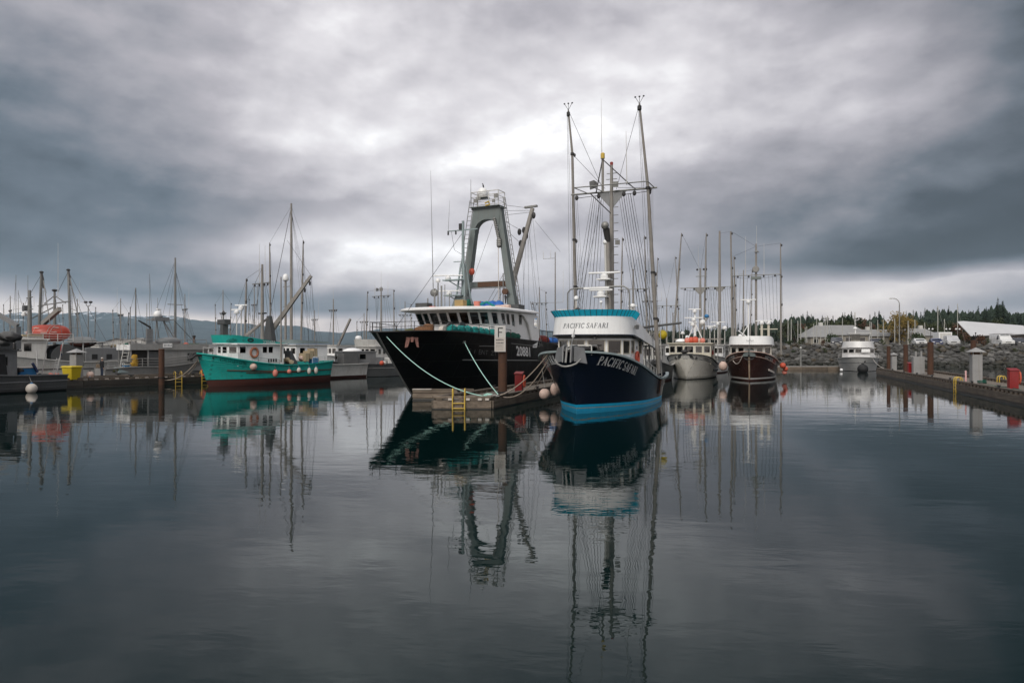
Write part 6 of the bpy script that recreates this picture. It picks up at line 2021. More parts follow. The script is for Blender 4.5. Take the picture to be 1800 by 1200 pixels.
MB().tube([bridge_pt(p, 0.0) + Vector((0, 0, -0.03)) for p in ovs], 0.045, 6).build('bridge_trim', 'navy', sf)
top_edge = [bridge_pt(p, 1) for p in ovs]
mb = MB()
half = len(ovs) // 2
pts = [ovs[i] for i in range(len(ovs)) if ovs[i][1] < 4.6]
mb.add([(0, 0, 0)] * 0, [])
MB().loft([[Vector((q.x, q.y, q.z)) for q in (bridge_pt(p, 1) for p in pts)],
           [Vector((q.x * 1.10, 3.2 + (q.y - 3.2) * 1.12 - 0.05, q.z + 0.34)) for q in (bridge_pt(p, 1) for p in pts)]]).build('cyan_visor', 'visor', sf, 50)
for i in range(1, len(pts), 2):
    q = bridge_pt(pts[i], 1)
    o1 = Vector((q.x * 1.006, 3.2 + (q.y - 3.2) * 1.006 - 0.01, q.z + 0.01))
    o2 = Vector((q.x * 1.106, 3.2 + (q.y - 3.2) * 1.126 - 0.055, q.z + 0.35))
    MB().tube([o1, o2], 0.013, 5).build('visor_rib', 'iron', sf)
# deck of the upper bridge
MB().prism([(p[0] * 0.95, 3.3 + (p[1] - 3.3) * 0.95) for p in ov], 4.10, 4.14).build('bridge_deck', 'deckgrey', sf, 0)
# name on the bridge front, following its curve
def bridge_text(vs, fs, w, width, height, base):
    out = []
    L_ = sum((Vector(ovs[i + 1]) - Vector(ovs[i])).length for i in range(len(ovs) - 1))
    for (x, y) in vs:
        s = 0.5 + ((x + 0.2 * y) / w - 0.5) * width / L_ + 0.0
        p = along(ovs, s)
        q = bridge_pt((p.x, p.y), base + y * height)
        out.append(q + Vector((q.x * 0.006, -0.022, 0)))
    return out, fs
gl2 = serif_mesh('PACIFIC SAFARI', 0.8)
v_, f_ = bridge_text(*gl2, 2.55, 0.26, 0.36)
MB().add(v_, f_).build('name_lettering', 'lettersD', sf, 0)
floodlight(sf, bridge_pt((2.30, 3.3), 0.45) + Vector((0.04, 0, 0)), 0.24, (1, -0.4, -0.1))
floodlight(sf, bridge_pt((2.30, 3.6), 0.50) + Vector((0.04, 0, 0)), 0.20, (1, -0.4, -0.1))
MB().lathe([(0.05, 0), (0.12, -0.16)], (0.55, 1.42, 3.98), 10).build('fog_horn', 'iron', sf)
MB().tube([bridge_pt((0.0, 1.16), 0.0) + Vector((-0.52, -0.05, 0.0)), st + Vector((0, 0.3, 0.3))], 0.02, 5).build('forestay', 'wire2', sf)
MB().ball(bridge_pt((0.0, 1.16), 0.0) + Vector((-0.52, -0.1, -0.1)), 0.09).build('stay_block', 'white', sf)
wire(bridge_pt((0.0, 1.16), 0.0) + Vector((-0.52, -0.05, 0.0)), SF.at(1056, 352, a=7.0), sf, 0.014)
# life ring on the side
MB().tube([(2.12, 4.75 + 0.30 * math.cos(R(a)), 2.80 + 0.30 * math.sin(R(a))) for a in range(0, 360, 20)], 0.075, 8, closed=True).build('life_ring', 'orange', sf)
railing(sf, [SH.P(t, SH.zs(t), 1) + Vector((-0.1, 0, 0)) for t in (0.36, 0.42, 0.48, 0.54, 0.60)], 0.55, 'white2', 0.025, 1)
# --- masts, crosstree and poles
ma = SF.at(1075, 545, u=0)
my = ma.y
zmt = SF.at(1074, 290, a=my).z
MB().tube([(0, my, 1.4), (0, my, SF.at(1075, 440, a=my).z), (0, my, zmt)], [0.17, 0.15, 0.085], 12).build('main_mast', 'mast', sf)
MB().lathe([(0.09, 0), (0.1, 0.16), (0.06, 0.2)], (0, my, zmt), 10).build('masthead_light', mat('red_lamp', (0.25, 0.03, 0.02), 0.3), sf)
for z, w in ((zmt - 0.5, 0.9), (zmt - 0.85, 1.0)):
    MB().tube([(-w / 3, my, z), (w / 3, my, z)], 0.025, 5).build('masthead_spreader', 'galv', sf)
zx = SF.at(1074, 336, a=my).z
MB().tube([(-2.55, my, zx), (2.75, my, zx)], 0.055, 8).build('crosstree', 'galv', sf)
MB().tube([(-2.2, my - 0.6, zx + 0.28), (2.35, my - 0.6, zx + 0.28)], 0.035, 6).build('crosstree_front_bar', 'galv', sf)
for u0, u1 in ((-2.2, -1.5), (-1.1, -0.5), (1.1, 1.5), (2.3, 2.6)):
    MB().tube([(u0, my - 0.6, zx + 0.28), (u1, my, zx)], 0.03, 5).build('crosstree_brace', 'galv', sf)
MB().tube([(-1.35, my, zx), (-0.02, my - 0.1, zx - 1.35)], 0.035, 6).build('crosstree_strut', 'iron', sf)
MB().tube([(-0.55, my - .05, zx + 2.0), (1.35, my - .05, zx + 0.1)], 0.035, 6).build('crosstree_strut', 'iron', sf)
MB().tube([(-0.55, my - .05, zx + 2.0), (-0.95, my - .05, zx + 0.0)], 0.035, 6).build('crosstree_strut', 'iron', sf)
for sx in (-1, 1):
    MB().add([(sx * 0.12, my - 0.02, zx - 0.06), (sx * 0.9, my - 0.02, zx - 0.06), (sx * 0.12, my - 0.02, zx - 0.95), (sx * 0.12, my + 0.02, zx - 0.06), (sx * 0.9, my + 0.02, zx - 0.06), (sx * 0.12, my + 0.02, zx - 0.95)],
             [(0, 1, 2), (5, 4, 3), (0, 3, 4, 1), (1, 4, 5, 2), (2, 5, 3, 0)]).build('gusset_plate', 'alu', sf, 0)
MB().tube([(-0.55, my, zx), (-0.55, my, zx + 2.1)], 0.08, 8).build('topmast', 'mast', sf)
MB().lathe([(0.13, 0), (0.13, 0.3), (0.08, 0.35)], (-0.55, my, zx + 2.05), 10).build('radio_housing', 'yellow', sf)
MB().tube([(-0.6, my, zx + 2.3), (-0.62, my, SF.at(1062, 255, a=my).z), (-0.64, my, SF.at(1062, 172, a=my).z)], [0.035, 0.02, 0.008], 6).build('whip_antenna', 'white2', sf)
MB().tube([(1.05, my - 0.5, zx + 0.2), (1.0, my - 0.5, SF.at(1103, 235, a=my).z)], [0.03, 0.012], 6).build('whip_antenna', 'white2', sf)
floodlight(sf, (-0.95, my - 0.1, zx + 0.45), 0.5, (-0.6, -0.7, -0.1))
floodlight(sf, (0.28, my - 0.15, zx + 0.35), 0.34, (0.2, -0.9, -0.1))
for u in (-2.2, -0.8, 0.75, 2.3, 1.4):
    MB().ball((u, my, zx - 0.22), 0.12, 0.09, 0.16, 8, 6).build('tackle_block', 'iron', sf)
for u0, u1 in ((-2.3, -0.7), (0.75, 2.3)):
    wire((u0, my, zx - 0.25), (u1, my, zx - 0.18), sf, 0.02)
for i in range(14):
    z = 5.6 + i * 0.48
    MB().tube([(0.15, my - 0.1, z), (0.45, my - 0.15, z)], 0.022, 5).build('mast_step', 'galv', sf)
# second, shorter pole and exhaust stack in front of the mast
sp0, sp1 = SF.at(1073, 545, a=my - 0.8), SF.at(1068, 425, a=my - 0.8)
MB().tube([(sp0.x, sp0.y, 3.9), sp1], 0.12, 12).build('boom_mast', 'mast', sf)
MB().tube([sp1, sp1 + Vector((0, 0, 0.15)), sp1 + Vector((-0.05, -0.1, 0.7)), sp1 + Vector((-0.08, -0.25, 0.95))], [0.14, 0.17, 0.2, 0.16], 10).build('exhaust_cowl', 'iron', sf)
MB().ball(sp1 + Vector((-0.08, -0.3, 0.95)), 0.24, 0.2, 0.24).build('cowl_lamp', 'galv', sf)
q0, q1 = SF.at(1067, 545, a=my - 0.8), SF.at(1064.5, 428, a=my - 0.8)
MB().tube([(q0.x, q0.y, 3.9), q1], 0.085, 8).build('antenna_post', 'white2', sf)
dome(sf, q1, 0.16, 0.26)
floodlight(sf, SF.at(1084, 426, a=my - 0.3), 0.3, (0.5, -0.9, 0))
# radars on the mast foot
for py, ww, u in ((489, 1.9, -0.15), (519, 1.4, -0.35)):
    z = SF.at(1068, py, a=my - 1.0).z
    MB().bx(u - 0.4, u + 0.4, my - 1.5, my - 0.7, z - 0.10, z - 0.03).build('radar_platform', 'white', sf, 0)
    radar_scanner(sf, (u, my - 1.2, z - 0.03), ww, 0.05)
# antenna frame on the port side of the bridge
q = SF.at(998, 545, a=4.6)
zq = SF.at(1002, 507, a=4.6).z
fr_ = [(q.x, 4.6, 4.2), (q.x, 4.6, zq - 0.25), (q.x + 0.15, 4.6, zq - 0.05), (q.x + 0.4, 4.6, zq), (1.35, 4.6, zq + 0.05), (1.6, 4.6, zq - 0.1), (1.7, 4.6, zq - 0.4), (1.72, 4.6, 4.2)]
MB().tube(fr_, 0.045, 8).build('goalpost_frame', 'galv', sf)
MB().bx(-0.95, 0.55, 4.5, 4.72, zq - 0.08, zq + 0.04).build('light_bar', 'white', sf, 0, bevel=0.02)
q = SF.at(990, 545, a=3.6)
MB().bx(q.x - 0.28, q.x + 0.30, 3.4, 3.8, 5.30, 5.52).build('life_raft_box', 'white2', sf, 0, bevel=0.03)
MB().bx(q.x - 0.2, q.x + 0.2, 3.5, 3.7, 4.2, 5.30).build('raft_post', 'galv', sf, 0)
q = SF.at(1013, 527, a=4.0)
MB().tube([(q.x, 4.0, 4.2), (q.x, 4.0, q.z)], 0.05, 6).build('antenna_post', 'white2', sf)
dome(sf, (q.x, 4.0, q.z), 0.13, 0.24)
MB().ball((q.x + 0.1, 3.95, q.z - 0.75), 0.22, 0.2, 0.32).build('searchlight', 'iron', sf)
q = SF.at(1056.5, 533, a=3.4)
MB().tube([(q.x, 3.4, 4.2), (q.x, 3.4, q.z)], 0.03, 6).build('antenna_post', 'white2', sf)
MB().ball((q.x, 3.4, q.z + 0.06), 0.09).build('gps_dome', 'white', sf)
q = SF.at(1112, 545, a=6.6)
MB().tube([(q.x, 6.6, 3.9), (q.x, 6.6, SF.at(1112, 539, a=6.6).z)], 0.07, 6).build('antenna_post', 'white2', sf)
dome(sf, (q.x, 6.6, SF.at(1112, 540, a=6.6).z), 0.17, 0.24)
# trolling poles
for (x0, y0, a0, x1, y1, a1, x2, y2, a2, r) in ((1013, 600, 9.0, 1006, 270, 7.8, 999, 193, 7.6, 0.10), (1158, 655, 8.6, 1139, 330, 7.3, 1124, 182, 6.7, 0.115)):
    A, B, Cc = SF.at(x0, y0, a=a0), SF.at(x1, y1, a=a1), SF.at(x2, y2, a=a2)
    pp = MB().tube([A, A.lerp(B, 0.5), B, Cc], [r * 1.15, r * 1.05, r * 0.8, r * 0.5], 12).build('trolling_pole', 'mast', sf)
    for k in range(3):
        e = Cc + Vector((-0.25 + 0.25 * k, 0, 0.42))
        MB().tube([Cc, e], 0.014, 5).build('pole_tip_prong', 'iron', pp)
        MB().ball(e, 0.06, 0.05, 0.05, 8, 5).build('bell', 'iron', pp)
    MB().lathe([(r * 0.7, 0), (r * 1.1, 0.05), (r * 1.1, 0.25), (r * 0.7, 0.3)], Cc - Vector((0, 0, 0.4)), 10).build('pole_tip', 'iron', pp)
    for f in (0.30, 0.55, 0.80):
        c = A.lerp(B, f) if f < 0.78 else B
        MB().lathe([(r * 1.25, -0.07), (r * 1.25, 0.07)], c, 10).build('pole_band', 'iron', pp)
        MB().ball(c + Vector((0.16, 0, -0.1)), 0.07, 0.07, 0.13, 7, 5).build('tackle_block', 'iron', pp)
    wire(B, (0.4 if x0 > 1100 else -0.4, my, zx + 0.2), sf, 0.014)
    wire(Cc, ((0.3 if x0 > 1100 else -0.5), my, zx + 0.1), sf, 0.013)
    sx = 1 if x0 > 1100 else -1
    for off in (-0.25, -0.12, 0.14):
        wire(Cc + Vector((off * 0.3, 0, -0.1)), A + Vector((off * 2.2, 0.5, -1.0)), sf, 0.009)
# shrouds and trolling wires, fanning down from the crosstree
rs = random.Random(8)
for i in range(7):
    wire((-0.5 - 0.12 * i, my, zx - 0.2), (-1.25 - 0.18 * i, my + 1.0 - 0.45 * i, 3.2), sf, 0.011 + 0.004 * (i % 3))
    wire((0.45 + 0.14 * i, my, zx - 0.2), (1.5 + 0.13 * i, my + 2.2 + 0.35 * i, 2.2), sf, 0.011 + 0.004 * (i % 3))
for i in range(4):
    wire((-2.5 + 0.1 * i, my, zx), (-2.35 + 0.15 * i, my + 1.6, 2.2), sf, 0.008)
    wire((2.5 - 0.1 * i, my, zx), (2.3 - 0.1 * i, my + 1.2, 2.2), sf, 0.008)
# aft: shelter frame, stern gear
MB().bx(-1.9, 1.9, 6.9, 9.6, 3.42, 3.50).build('shelter_roof', 'white2', sf, 0)
for sx in (-1, 1):
    for yy in (8.2, 9.5):
        MB().bx(sx * 1.9 - 0.05, sx * 1.9 + 0.05, yy - 0.05, yy + 0.05, 1.0, 3.42).build('shelter_post', 'white2', sf, 0)
railing(sf, [(2.15, 8.2, 3.55), (2.15, 9.4, 3.4), (1.0, 9.6, 3.4), (-1, 9.6, 3.4)], 0.75, 'white2', 0.03, 3)
ladder(sf, (2.1, 11.4, 1.3), (2.0, 11.4, 4.5), 0.55, (0.9, -0.3, 0), 'white2', 8, 0.03)
MB().bx(1.05, 2.02, 12.0, 12.5, 1.3, 2.5).build('stern_locker', 'alu', sf, 0, bevel=0.1)
MB().bx(-1.5, 1.2, 10.4, 12.2, 0.9, 2.4).build('fish_hold_cover', 'aluD', sf, 0, bevel=0.05)
for i in range(3):
    MB().lathe([(0.3, 0), (0.32, 0.12), (0.1, 0.13), (0.1, 0.3), (0.32, 0.31), (0.3, 0.4)], (2.0, 9.8 + i * 0.5, 2.3), 12, 'x').build('gurdy', 'galv', sf)
MB().tube([(-1.2, 9.4, 4.3), (3.3, 13.4, 5.0)], [0.10, 0.07], 8).build('stabiliser_boom', 'deckgrey', sf)
MB().ball(SF.at(1165, 587, a=13.0), 0.3, 0.3, 0.32).build('yellow_float', 'yellowB', sf)
for i, u in enumerate((0.9, 1.4, 1.9)):
    MB().tube([(u, 12.9, 1.5), (u, 12.9, 4.0 + i * 0.5)], 0.03, 6).build('stanchion', 'white2', sf)

# fenders and lines between it and the dock
b1 = px_world(957.5, 692, 40.2)
buoy(tuple(b1), 0.33, 'pinkish', 'faded pink white ball fender hanging between the dock and the navy bow', rope=tuple(b1 + Vector((-0.15, 0.3, 1.5))))
b2 = px_world(975, 684, 40.6)
buoy(tuple(b2), 0.26, 'pinkish', 'small half hidden faded fender under the navy bow', stretch=1.5, rope=tuple(b2 + Vector((0.1, 0.2, 1.2))))
bowl = SF.world(*(SH.P(0.06, SH.zs(0.06) - 0.1, -1)))
rope('mooring_line', 'upper tan bow line from the navy boat to the dock corner', [bowl, ff.world(2.75, 2.4, 0.62)], 0.03, 'rope', 0.35)
rope('mooring_line', 'lower tan bow line from the navy boat to the dock corner', [bowl + Vector((0.1, 0.2, -0.15)), ff.world(2.72, 2.9, 0.60)], 0.026, 'rope', 0.75)
rope('mooring_line', 'thin tan line dropping from the navy bow to the dock edge', [bowl + Vector((0.2, 0.4, -0.2)), ff.world(2.7, 8.4, 0.6)], 0.022, 'rope', 0.1)

# ================================================================== shared builders for the smaller boats
def cabin(t, hw, a0, a1, z0, z1, zw0, zw1, m='white', frame='white2', pane='glassD', bow=0.55, nf=5, roof='white2', over=0.18, front_w=0.8, side=None, name='cabin', rear=True, taper=0.0):
    """deckhouse with a faceted round front and real window openings"""
    pts = []
    for i in range(nf + 1):
        x = -1 + 2 * i / nf
        pts.append((hw * (abs(x) ** 0.85 * (1 if x > 0 else -1)) if x else 0.0, a0 + bow * abs(x) ** 2.4))
    v0, v1 = (zw0 - z0) / (z1 - z0), (zw1 - z0) / (z1 - z0)
    g0 = (1 - front_w) / 2
    for i in range(nf):
        b0, b1 = pts[i], pts[i + 1]
        wall('front_panel', (*b0, z0), (*b1, z0), (b0[0], b0[1] - taper, z1), (b1[0], b1[1] - taper, z1), [(g0, 1 - g0, v0, v1)], m, t, frame, pane, fw=0.035)
    side = [(0.08, 0.3, v0, v1), (0.4, 0.62, v0, v1)] if side is None else [(s0, s1, v0, v1) for s0, s1 in side]
    e = (hw, a0 + bow)
    wall('side_panel', (*e, z0), (hw, a1, z0), (hw, e[1] - taper, z1), (hw, a1, z1), side, m, t, frame, pane, fw=0.035)
    wall('side_panel', (-hw, a1, z0), (-hw, e[1], z0), (-hw, a1, z1), (-hw, e[1] - taper, z1), [(1 - b, 1 - a, c, d) for a, b, c, d in side], m, t, frame, pane, fw=0.035)
    if rear:
        wall('rear_panel', (hw, a1, z0), (-hw, a1, z0), (hw, a1, z1), (-hw, a1, z1), [(0.1, 0.28, v0, v1), (0.4, 0.6, 0.08, v1)], m, t, frame, pane, fw=0.035)
    poly = [(p[0], p[1] - taper) for p in pts] + [(hw, a1), (-hw, a1)]
    rp_ = [(p[0] * (1 + over / hw), (a0 + a1) / 2 + (p[1] - (a0 + a1) / 2) * (1 + over * 2.4 / (a1 - a0))) for p in poly]
    MB().prism(rp_, z1 + 0.002, z1 + 0.10).build('roof', roof, t, 30)
    MB().prism([(p[0] * 0.95, (a0 + a1) / 2 + (p[1] - (a0 + a1) / 2) * 0.95) for p in poly], zw0 - 0.25, zw0 - 0.2).build('cabin_sole', 'interior', t, 30)
    return poly

def band(t, poly, z0, z1, m, flare=0.0, zend0=None, zend1=None, name='bridge_band', trim=None):
    """open-backed parapet round the front of a bridge deck: poly from one aft end round the bow to the other"""
    ps = smooth_poly(poly, 2)
    ymin = min(p[1] for p in ps)
    ymax = max(p[1] for p in ps)
    def zz(p, a, b):
        if b is None: return a
        f = max(0, (p[1] - ymin) / (ymax - ymin) - 0.2) / 0.8
        return a + (b - a) * f
    k = 1 + flare
    lo = [Vector((p[0], p[1], zz(p, z0, zend0))) for p in ps]
    hi = [Vector((p[0] * k, ymax + (p[1] - ymax) * k, zz(p, z1, zend1))) for p in ps]
    mb = MB()
    mb.loft([lo, hi])
    mb.loft([hi, [q + Vector((-0.06 if q.x > 0 else 0.06, 0.06, 0)) for q in hi], [q + Vector((-0.06 if q.x > 0 else 0.06, 0.06, 0.05)) for q in lo]])
    o = mb.build(name, m, t, 50)
    if trim:
        MB().tube([q + Vector((0, 0, -0.02)) for q in lo], 0.04, 5).build('trim', trim, t)
    return lo, hi

def mast_rig(t, fr, px, ytop, ybase, a=None, r=0.11, cross=None, poles=(), m='mast', wires=4, gusset=True, zfoot=1.2, whip=None):
    """mast with crosstree; poles: (x_base, y_base, x_top, y_top, side) all located in the boat's own frame"""
    base = fr.at(px, ybase, u=0) if a is None else fr.at(px, ybase, a=a)
    u0, a0 = base.x, base.y
    zt = fr.at(px, ytop, a=a0).z
    MB().tube([(u0, a0, zfoot), (u0, a0, zfoot + (zt - zfoot) * 0.55), (u0, a0, zt)], [r, r * 0.92, r * 0.6], 10).build('mast', m, t)
    ends = []
    if cross:
        yc, hw0, hw1 = cross
        zc_ = fr.at(px, yc, a=a0).z
        MB().tube([(u0 - hw0, a0, zc_), (u0 + hw1, a0, zc_)], 0.045, 6).build('crosstree', 'galv', t)
        if gusset:
            for sx in (-1, 1):
                MB().add([(u0 + sx * 0.08, a0 - 0.015, zc_ - 0.03), (u0 + sx * 0.8, a0 - 0.015, zc_ - 0.03), (u0 + sx * 0.08, a0 - 0.015, zc_ - 0.8),
                          (u0 + sx * 0.08, a0 + 0.015, zc_ - 0.03), (u0 + sx * 0.8, a0 + 0.015, zc_ - 0.03), (u0 + sx * 0.08, a0 + 0.015, zc_ - 0.8)], [(0, 1, 2), (5, 4, 3), (0, 3, 4, 1), (1, 4, 5, 2), (2, 5, 3, 0)]).build('gusset_plate', 'galv', t, 0)
        for u in (-hw0 * 0.75, -hw0 * 0.3, hw1 * 0.3, hw1 * 0.75):
            MB().ball((u0 + u, a0, zc_ - 0.14), 0.10, 0.08, 0.13, 7, 5).build('tackle_block', 'iron', t)
        for i in range(wires):
            for sx, h in ((-1, hw0), (1, hw1)):
                wire((u0 + sx * h * (0.2 + 0.15 * i), a0, zc_ - 0.1), (u0 + sx * (1.0 + 0.3 * i), a0 + 0.6 * i - 0.6, zfoot + 0.6), t, 0.014)
        wire((u0 - hw0, a0, zc_ - 0.02), (u0 - 0.3, a0, zc_ - 0.3), t, 0.014, sag=0.12)
        wire((u0 + hw1, a0, zc_ - 0.02), (u0 + 0.3, a0, zc_ - 0.3), t, 0.014, sag=0.12)
    for (x0, y0, x1, y1, side) in poles:
        A = fr.at(x0, y0, a=a0 + 0.5)
        B = fr.at(x1, y1, a=a0)
        A.z = max(min(A.z, 2.6), 0.9)
        C_ = A.lerp(B, 0.7)
        p_ = MB().tube([A, C_, B], [r * 0.72, r * 0.62, r * 0.34], 9).build('trolling_pole', m, t)
        for f in (0.45, 0.7, 0.98):
            c = A.lerp(B, f)
            MB().ball(c + Vector((0.1, 0, 0)), 0.09, 0.09, 0.14, 7, 5).build('pole_block', 'iron', p_)
        wire(B, (u0, a0, zt - 0.3), t, 0.012)
        wire(B, A + Vector((0.3, 0.8, 0.2)), t, 0.010)
    if whip:
        for (xw, yw) in whip:
            q = fr.at(xw, yw, a=a0)
            zw_ = zt - 0.6 if not cross else max(zfoot, min(zt - 0.4, fr.at(px, cross[0], a=a0).z))
            MB().tube([(u0, a0, zw_), (q.x, a0, zw_), (q.x, a0, zw_ + 0.1)], 0.022, 5).build('whip_bracket', 'galv', t)
            MB().tube([(q.x, a0, zw_), (q.x, a0, max(q.z, zw_ + 0.8))], [0.03, 0.012], 5).build('whip_antenna', 'white2', t)
    return Vector((u0, a0, zt))

def word_bars(h, t, m, t0, drop, height, width, side=1, seed=1):
    """lettering too small to read: a row of letter-wide strokes that follow the hull"""
    rr_ = random.Random(seed)
    vs, fs, x = [], [], 0.0
    while x < width / height:
        w = rr_.uniform(0.12, 0.3)
        o = len(vs)
        vs += [(x, 0), (x + w, 0), (x + w, 1), (x, 1)]
        fs.append([o, o + 1, o + 2, o + 3])
        x += w + rr_.choice((0.22, 0.22, 0.3, 0.7))
    return h.text('', t, m, t0, drop, height, side, glyphs=(vs, fs, x), width=width, name='worn_name')

# ================================================================== teal boat
EF = Frame(-25.8, 58.0, 40.0)
et = EF.thing('fishing_boat', 'teal wooden fishing boat with white cabin and oxide red bottom', 'fishing boat')
EH = Hull(11.4, 1.0,
          sheer=[(0, 2.85), (0.1, 2.62), (0.25, 2.25), (0.42, 1.92), (0.6, 1.74), (0.8, 1.78), (1, 2.0)],
          beam_s=[(0, 0), (0.03, 0.45), (0.08, 0.95), (0.18, 1.55), (0.32, 1.95), (0.55, 2.1), (0.85, 1.95), (1, 1.65)],
          beam_w=[(0, 0), (0.1, 0.55), (0.25, 1.3), (0.45, 1.8), (0.7, 1.85), (0.9, 1.55), (1, 1.2)], flare=1.5, depth=0.7, bulwark=0.55)
EH.build([(c0(-0.6), 1, 2), (lambda t: 0.50 + 0.12 * t, 2, 1), (lambda t: 0.56 + 0.12 * t, 0, 7), (lambda t: EH.zs(t), 0)], ['teal', 'antifoul', 'black'], et, 40)
EH.deck('deckgrey', et)
EH.rail('teal', et, 0.16, 0.09)
EH.strake(lambda t: 1.42 - 0.30 * min(1, t * 1.6) + 0.12 * max(0, t - 0.5), 0.14, 0.995, 'rustS', et, 0.055)
EH.strake(lambda t: 1.16 - 0.10 * min(1, t * 1.6) + 0.1 * max(0, t - 0.5), 0.26, 0.72, 'rustS', et, 0.05)
EH.strake(lambda t: EH.zs(t) - 0.5, 0.0, 0.5, 'teal', et, 0.03)
EH.text('DILIGENCE', et, 'lettersG', EH.arc(0.02, 1.35, lambda t: EH.zs(t) - .35, 1), 0.43, 0.24, 1, 0, width=2.15, name='name_lettering')
MB().lathe([(0.05, 0), (0.09, 0.03)], EH.P(0.075, 2.42) + Vector((0.0, -0.02, 0)), 10, 'x').build('hawse_pipe', 'iron', et)
# dark anchor hanging on the stem
ea = Vector((0, -1.05, 2.75))
MB().tube([ea + Vector((0, 0.5, 0.2)), ea + Vector((0, -0.25, 0.05)), ea + Vector((0, -0.45, -0.35))], 0.09, 8).build('anchor_shank', 'iron', et)
MB().tube([ea + Vector((-0.5, -0.2, 0.0)), ea + Vector((-0.3, -0.45, -0.3)), ea + Vector((0, -0.5, -0.42)), ea + Vector((0.3, -0.45, -0.3)), ea + Vector((0.5, -0.2, 0.0))], 0.10, 8).build('anchor_flukes', 'iron', et)
MB().bx(-0.3, 0.3, -1.3, -0.7, 2.55, 2.72).build('stem_roller', 'iron', et, 0)
heap_t = tw
def small_heap(t, m, c, s, k=6, seed=1, name='gear_heap'):
    rr_ = random.Random(seed)
    mb = MB()
    for i in range(k):
        mb.ball((c[0] + rr_.uniform(-s, s), c[1] + rr_.uniform(-s, s), c[2] + rr_.uniform(0, s * 0.6)), s * rr_.uniform(0.3, 0.6), s * rr_.uniform(0.3, 0.6), s * rr_.uniform(0.25, 0.5), 12, 8)
    return mb.lump(s * 0.22, 3.2, seed).build(name, m, t, 60)
small_heap(et, 'deckgrey', (0.5, 0.3, 2.3), 0.45, 6, 3)
poly = cabin(et, 1.5, 0.95, 6.2, 1.7, 3.55, 2.80, 3.40, 'white', 'white', 'glassD', bow=0.9, side=[(0.03, 0.17), (0.52, 0.63), (0.65, 0.76)], roof='white', over=0.22)
ep = [(-1.62, 6.6), (-1.66, 2.0), (-1.3, 1.05), (-0.65, 0.68), (0, 0.58), (0.65, 0.68), (1.3, 1.05), (1.66, 2.0), (1.62, 6.6)]
lo, hi = band(et, ep, 3.66, 4.38, 'teal', 0.03, 3.55, 3.62, trim='white')
# registration number on the aft part of the band, and a small fish emblem forward
vs, fs, w_ = text_mesh('230486', 3)
def ebp(y, f):
    tt = (y - 0.58) / (6.6 - 0.58)
    g_ = max(0, tt - 0.2) / 0.8
    zl, zh = 3.66 + (3.55 - 3.66) * g_, 4.38 + (3.62 - 4.38) * g_
    return Vector((1.665 + 0.03 * f * 1.6, y, zl + (zh - zl) * f))
MB().add([Vector((1.70, 4.05 + (x / w_) * 1.2, 3.63 + y * 0.26)) for x, y in vs], fs).build('registration_number', 'lettersW', et, 0)
em = [(0.0, 0.0), (0.12, 0.10), (0.22, 0.22), (0.30, 0.12), (0.42, 0.26), (0.5, 0.14), (0.62, 0.30), (0.72, 0.16), (0.85, 0.22), (0.95, 0.05), (0.7, 0.1), (0.45, 0.04), (0.2, 0.06), (0.05, 0.0)]
def emb(p):
    s = 0.595 + p[0] * 0.062
    pp_ = along(ep, s)
    return Vector((pp_.x * 1.03 + 0.03, 6.6 + (pp_.y - 6.6) * 1.015 - 0.02, 3.82 + p[1] * 1.0))
MB().tube([emb(p) for p in em], 0.022, 5).build('fish_emblem', 'lettersG', et)
MB().tube([(1.68, 2.9 + 0.25 * math.cos(R(a)), 3.95 + 0.12 * math.sin(R(a))) for a in range(0, 360, 30)], 0.05, 6, closed=True).build('air_vent', 'dark', et)
lr = EF.at(447, 617, u=1.56)
MB().tube([(1.58, lr.y + 0.33 * math.cos(R(a)), lr.z + 0.4 * math.sin(R(a))) for a in range(0, 360, 20)], 0.10, 8, closed=True).build('life_ring', mat('brown_orange_ring', (0.34, 0.13, 0.07), 0.7, var=0.3, scale=5), et)
for i in range(4):
    MB().bx(1.505, 1.52, 4.65 + i * 0.24, 4.78 + i * 0.24, 2.0, 2.3).build('wash_port', 'dark', et, 0)
railing(et, [EH.P(t, EH.zs(t), 1) + Vector((-0.06, 0, 0)) for t in (0.03, 0.08, 0.13, 0.18, 0.24)], 0.55, 'white2', 0.02, 0)
railing(et, [EH.P(t, EH.zs(t), 1) + Vector((-0.06, 0, 0)) for t in (0.36, 0.44, 0.52)], 0.4, 'iron', 0.015, 1)
# gear on the roof
q = EF.at(393, 570, a=1.6)
MB().bx(q.x - 0.25, q.x + 0.25, 1.4, 1.9, 3.66, 5.3).build('winch_pedestal', 'aluD', et, 0, bevel=0.04)
MB().bx(q.x - 0.7, q.x + 0.6, 1.35, 1.95, 5.3, 5.75).build('winch_head', 'aluD', et, 0, bevel=0.06)
MB().add([(q.x - 0.25, 1.6, 6.3), (q.x, 1.6, 6.05), (q.x + 0.25, 1.6, 6.3), (q.x, 1.6, 6.55), (q.x, 1.4, 6.3), (q.x, 1.8, 6.3)], [(0, 1, 4), (1, 2, 4), (2, 3, 4), (3, 0, 4), (1, 0, 5), (2, 1, 5), (3, 2, 5), (0, 3, 5)]).build('radar_reflector', 'iron', et, 0)
MB().tube([(q.x, 1.6, 5.7), (q.x, 1.6, 6.1)], 0.03, 5).build('reflector_post', 'iron', et)
for (px, yt, a, w) in ((416, 549, 2.2, 1.0), (424, 541, 2.8, 1.2)):
    q = EF.at(px, yt, a=a)
    MB().tube([(q.x, a, 3.66), (q.x, a, q.z)], 0.05, 6).build('radar_post', 'white2', et)
    radar_scanner(et, (q.x, a, q.z), w, 0.5)
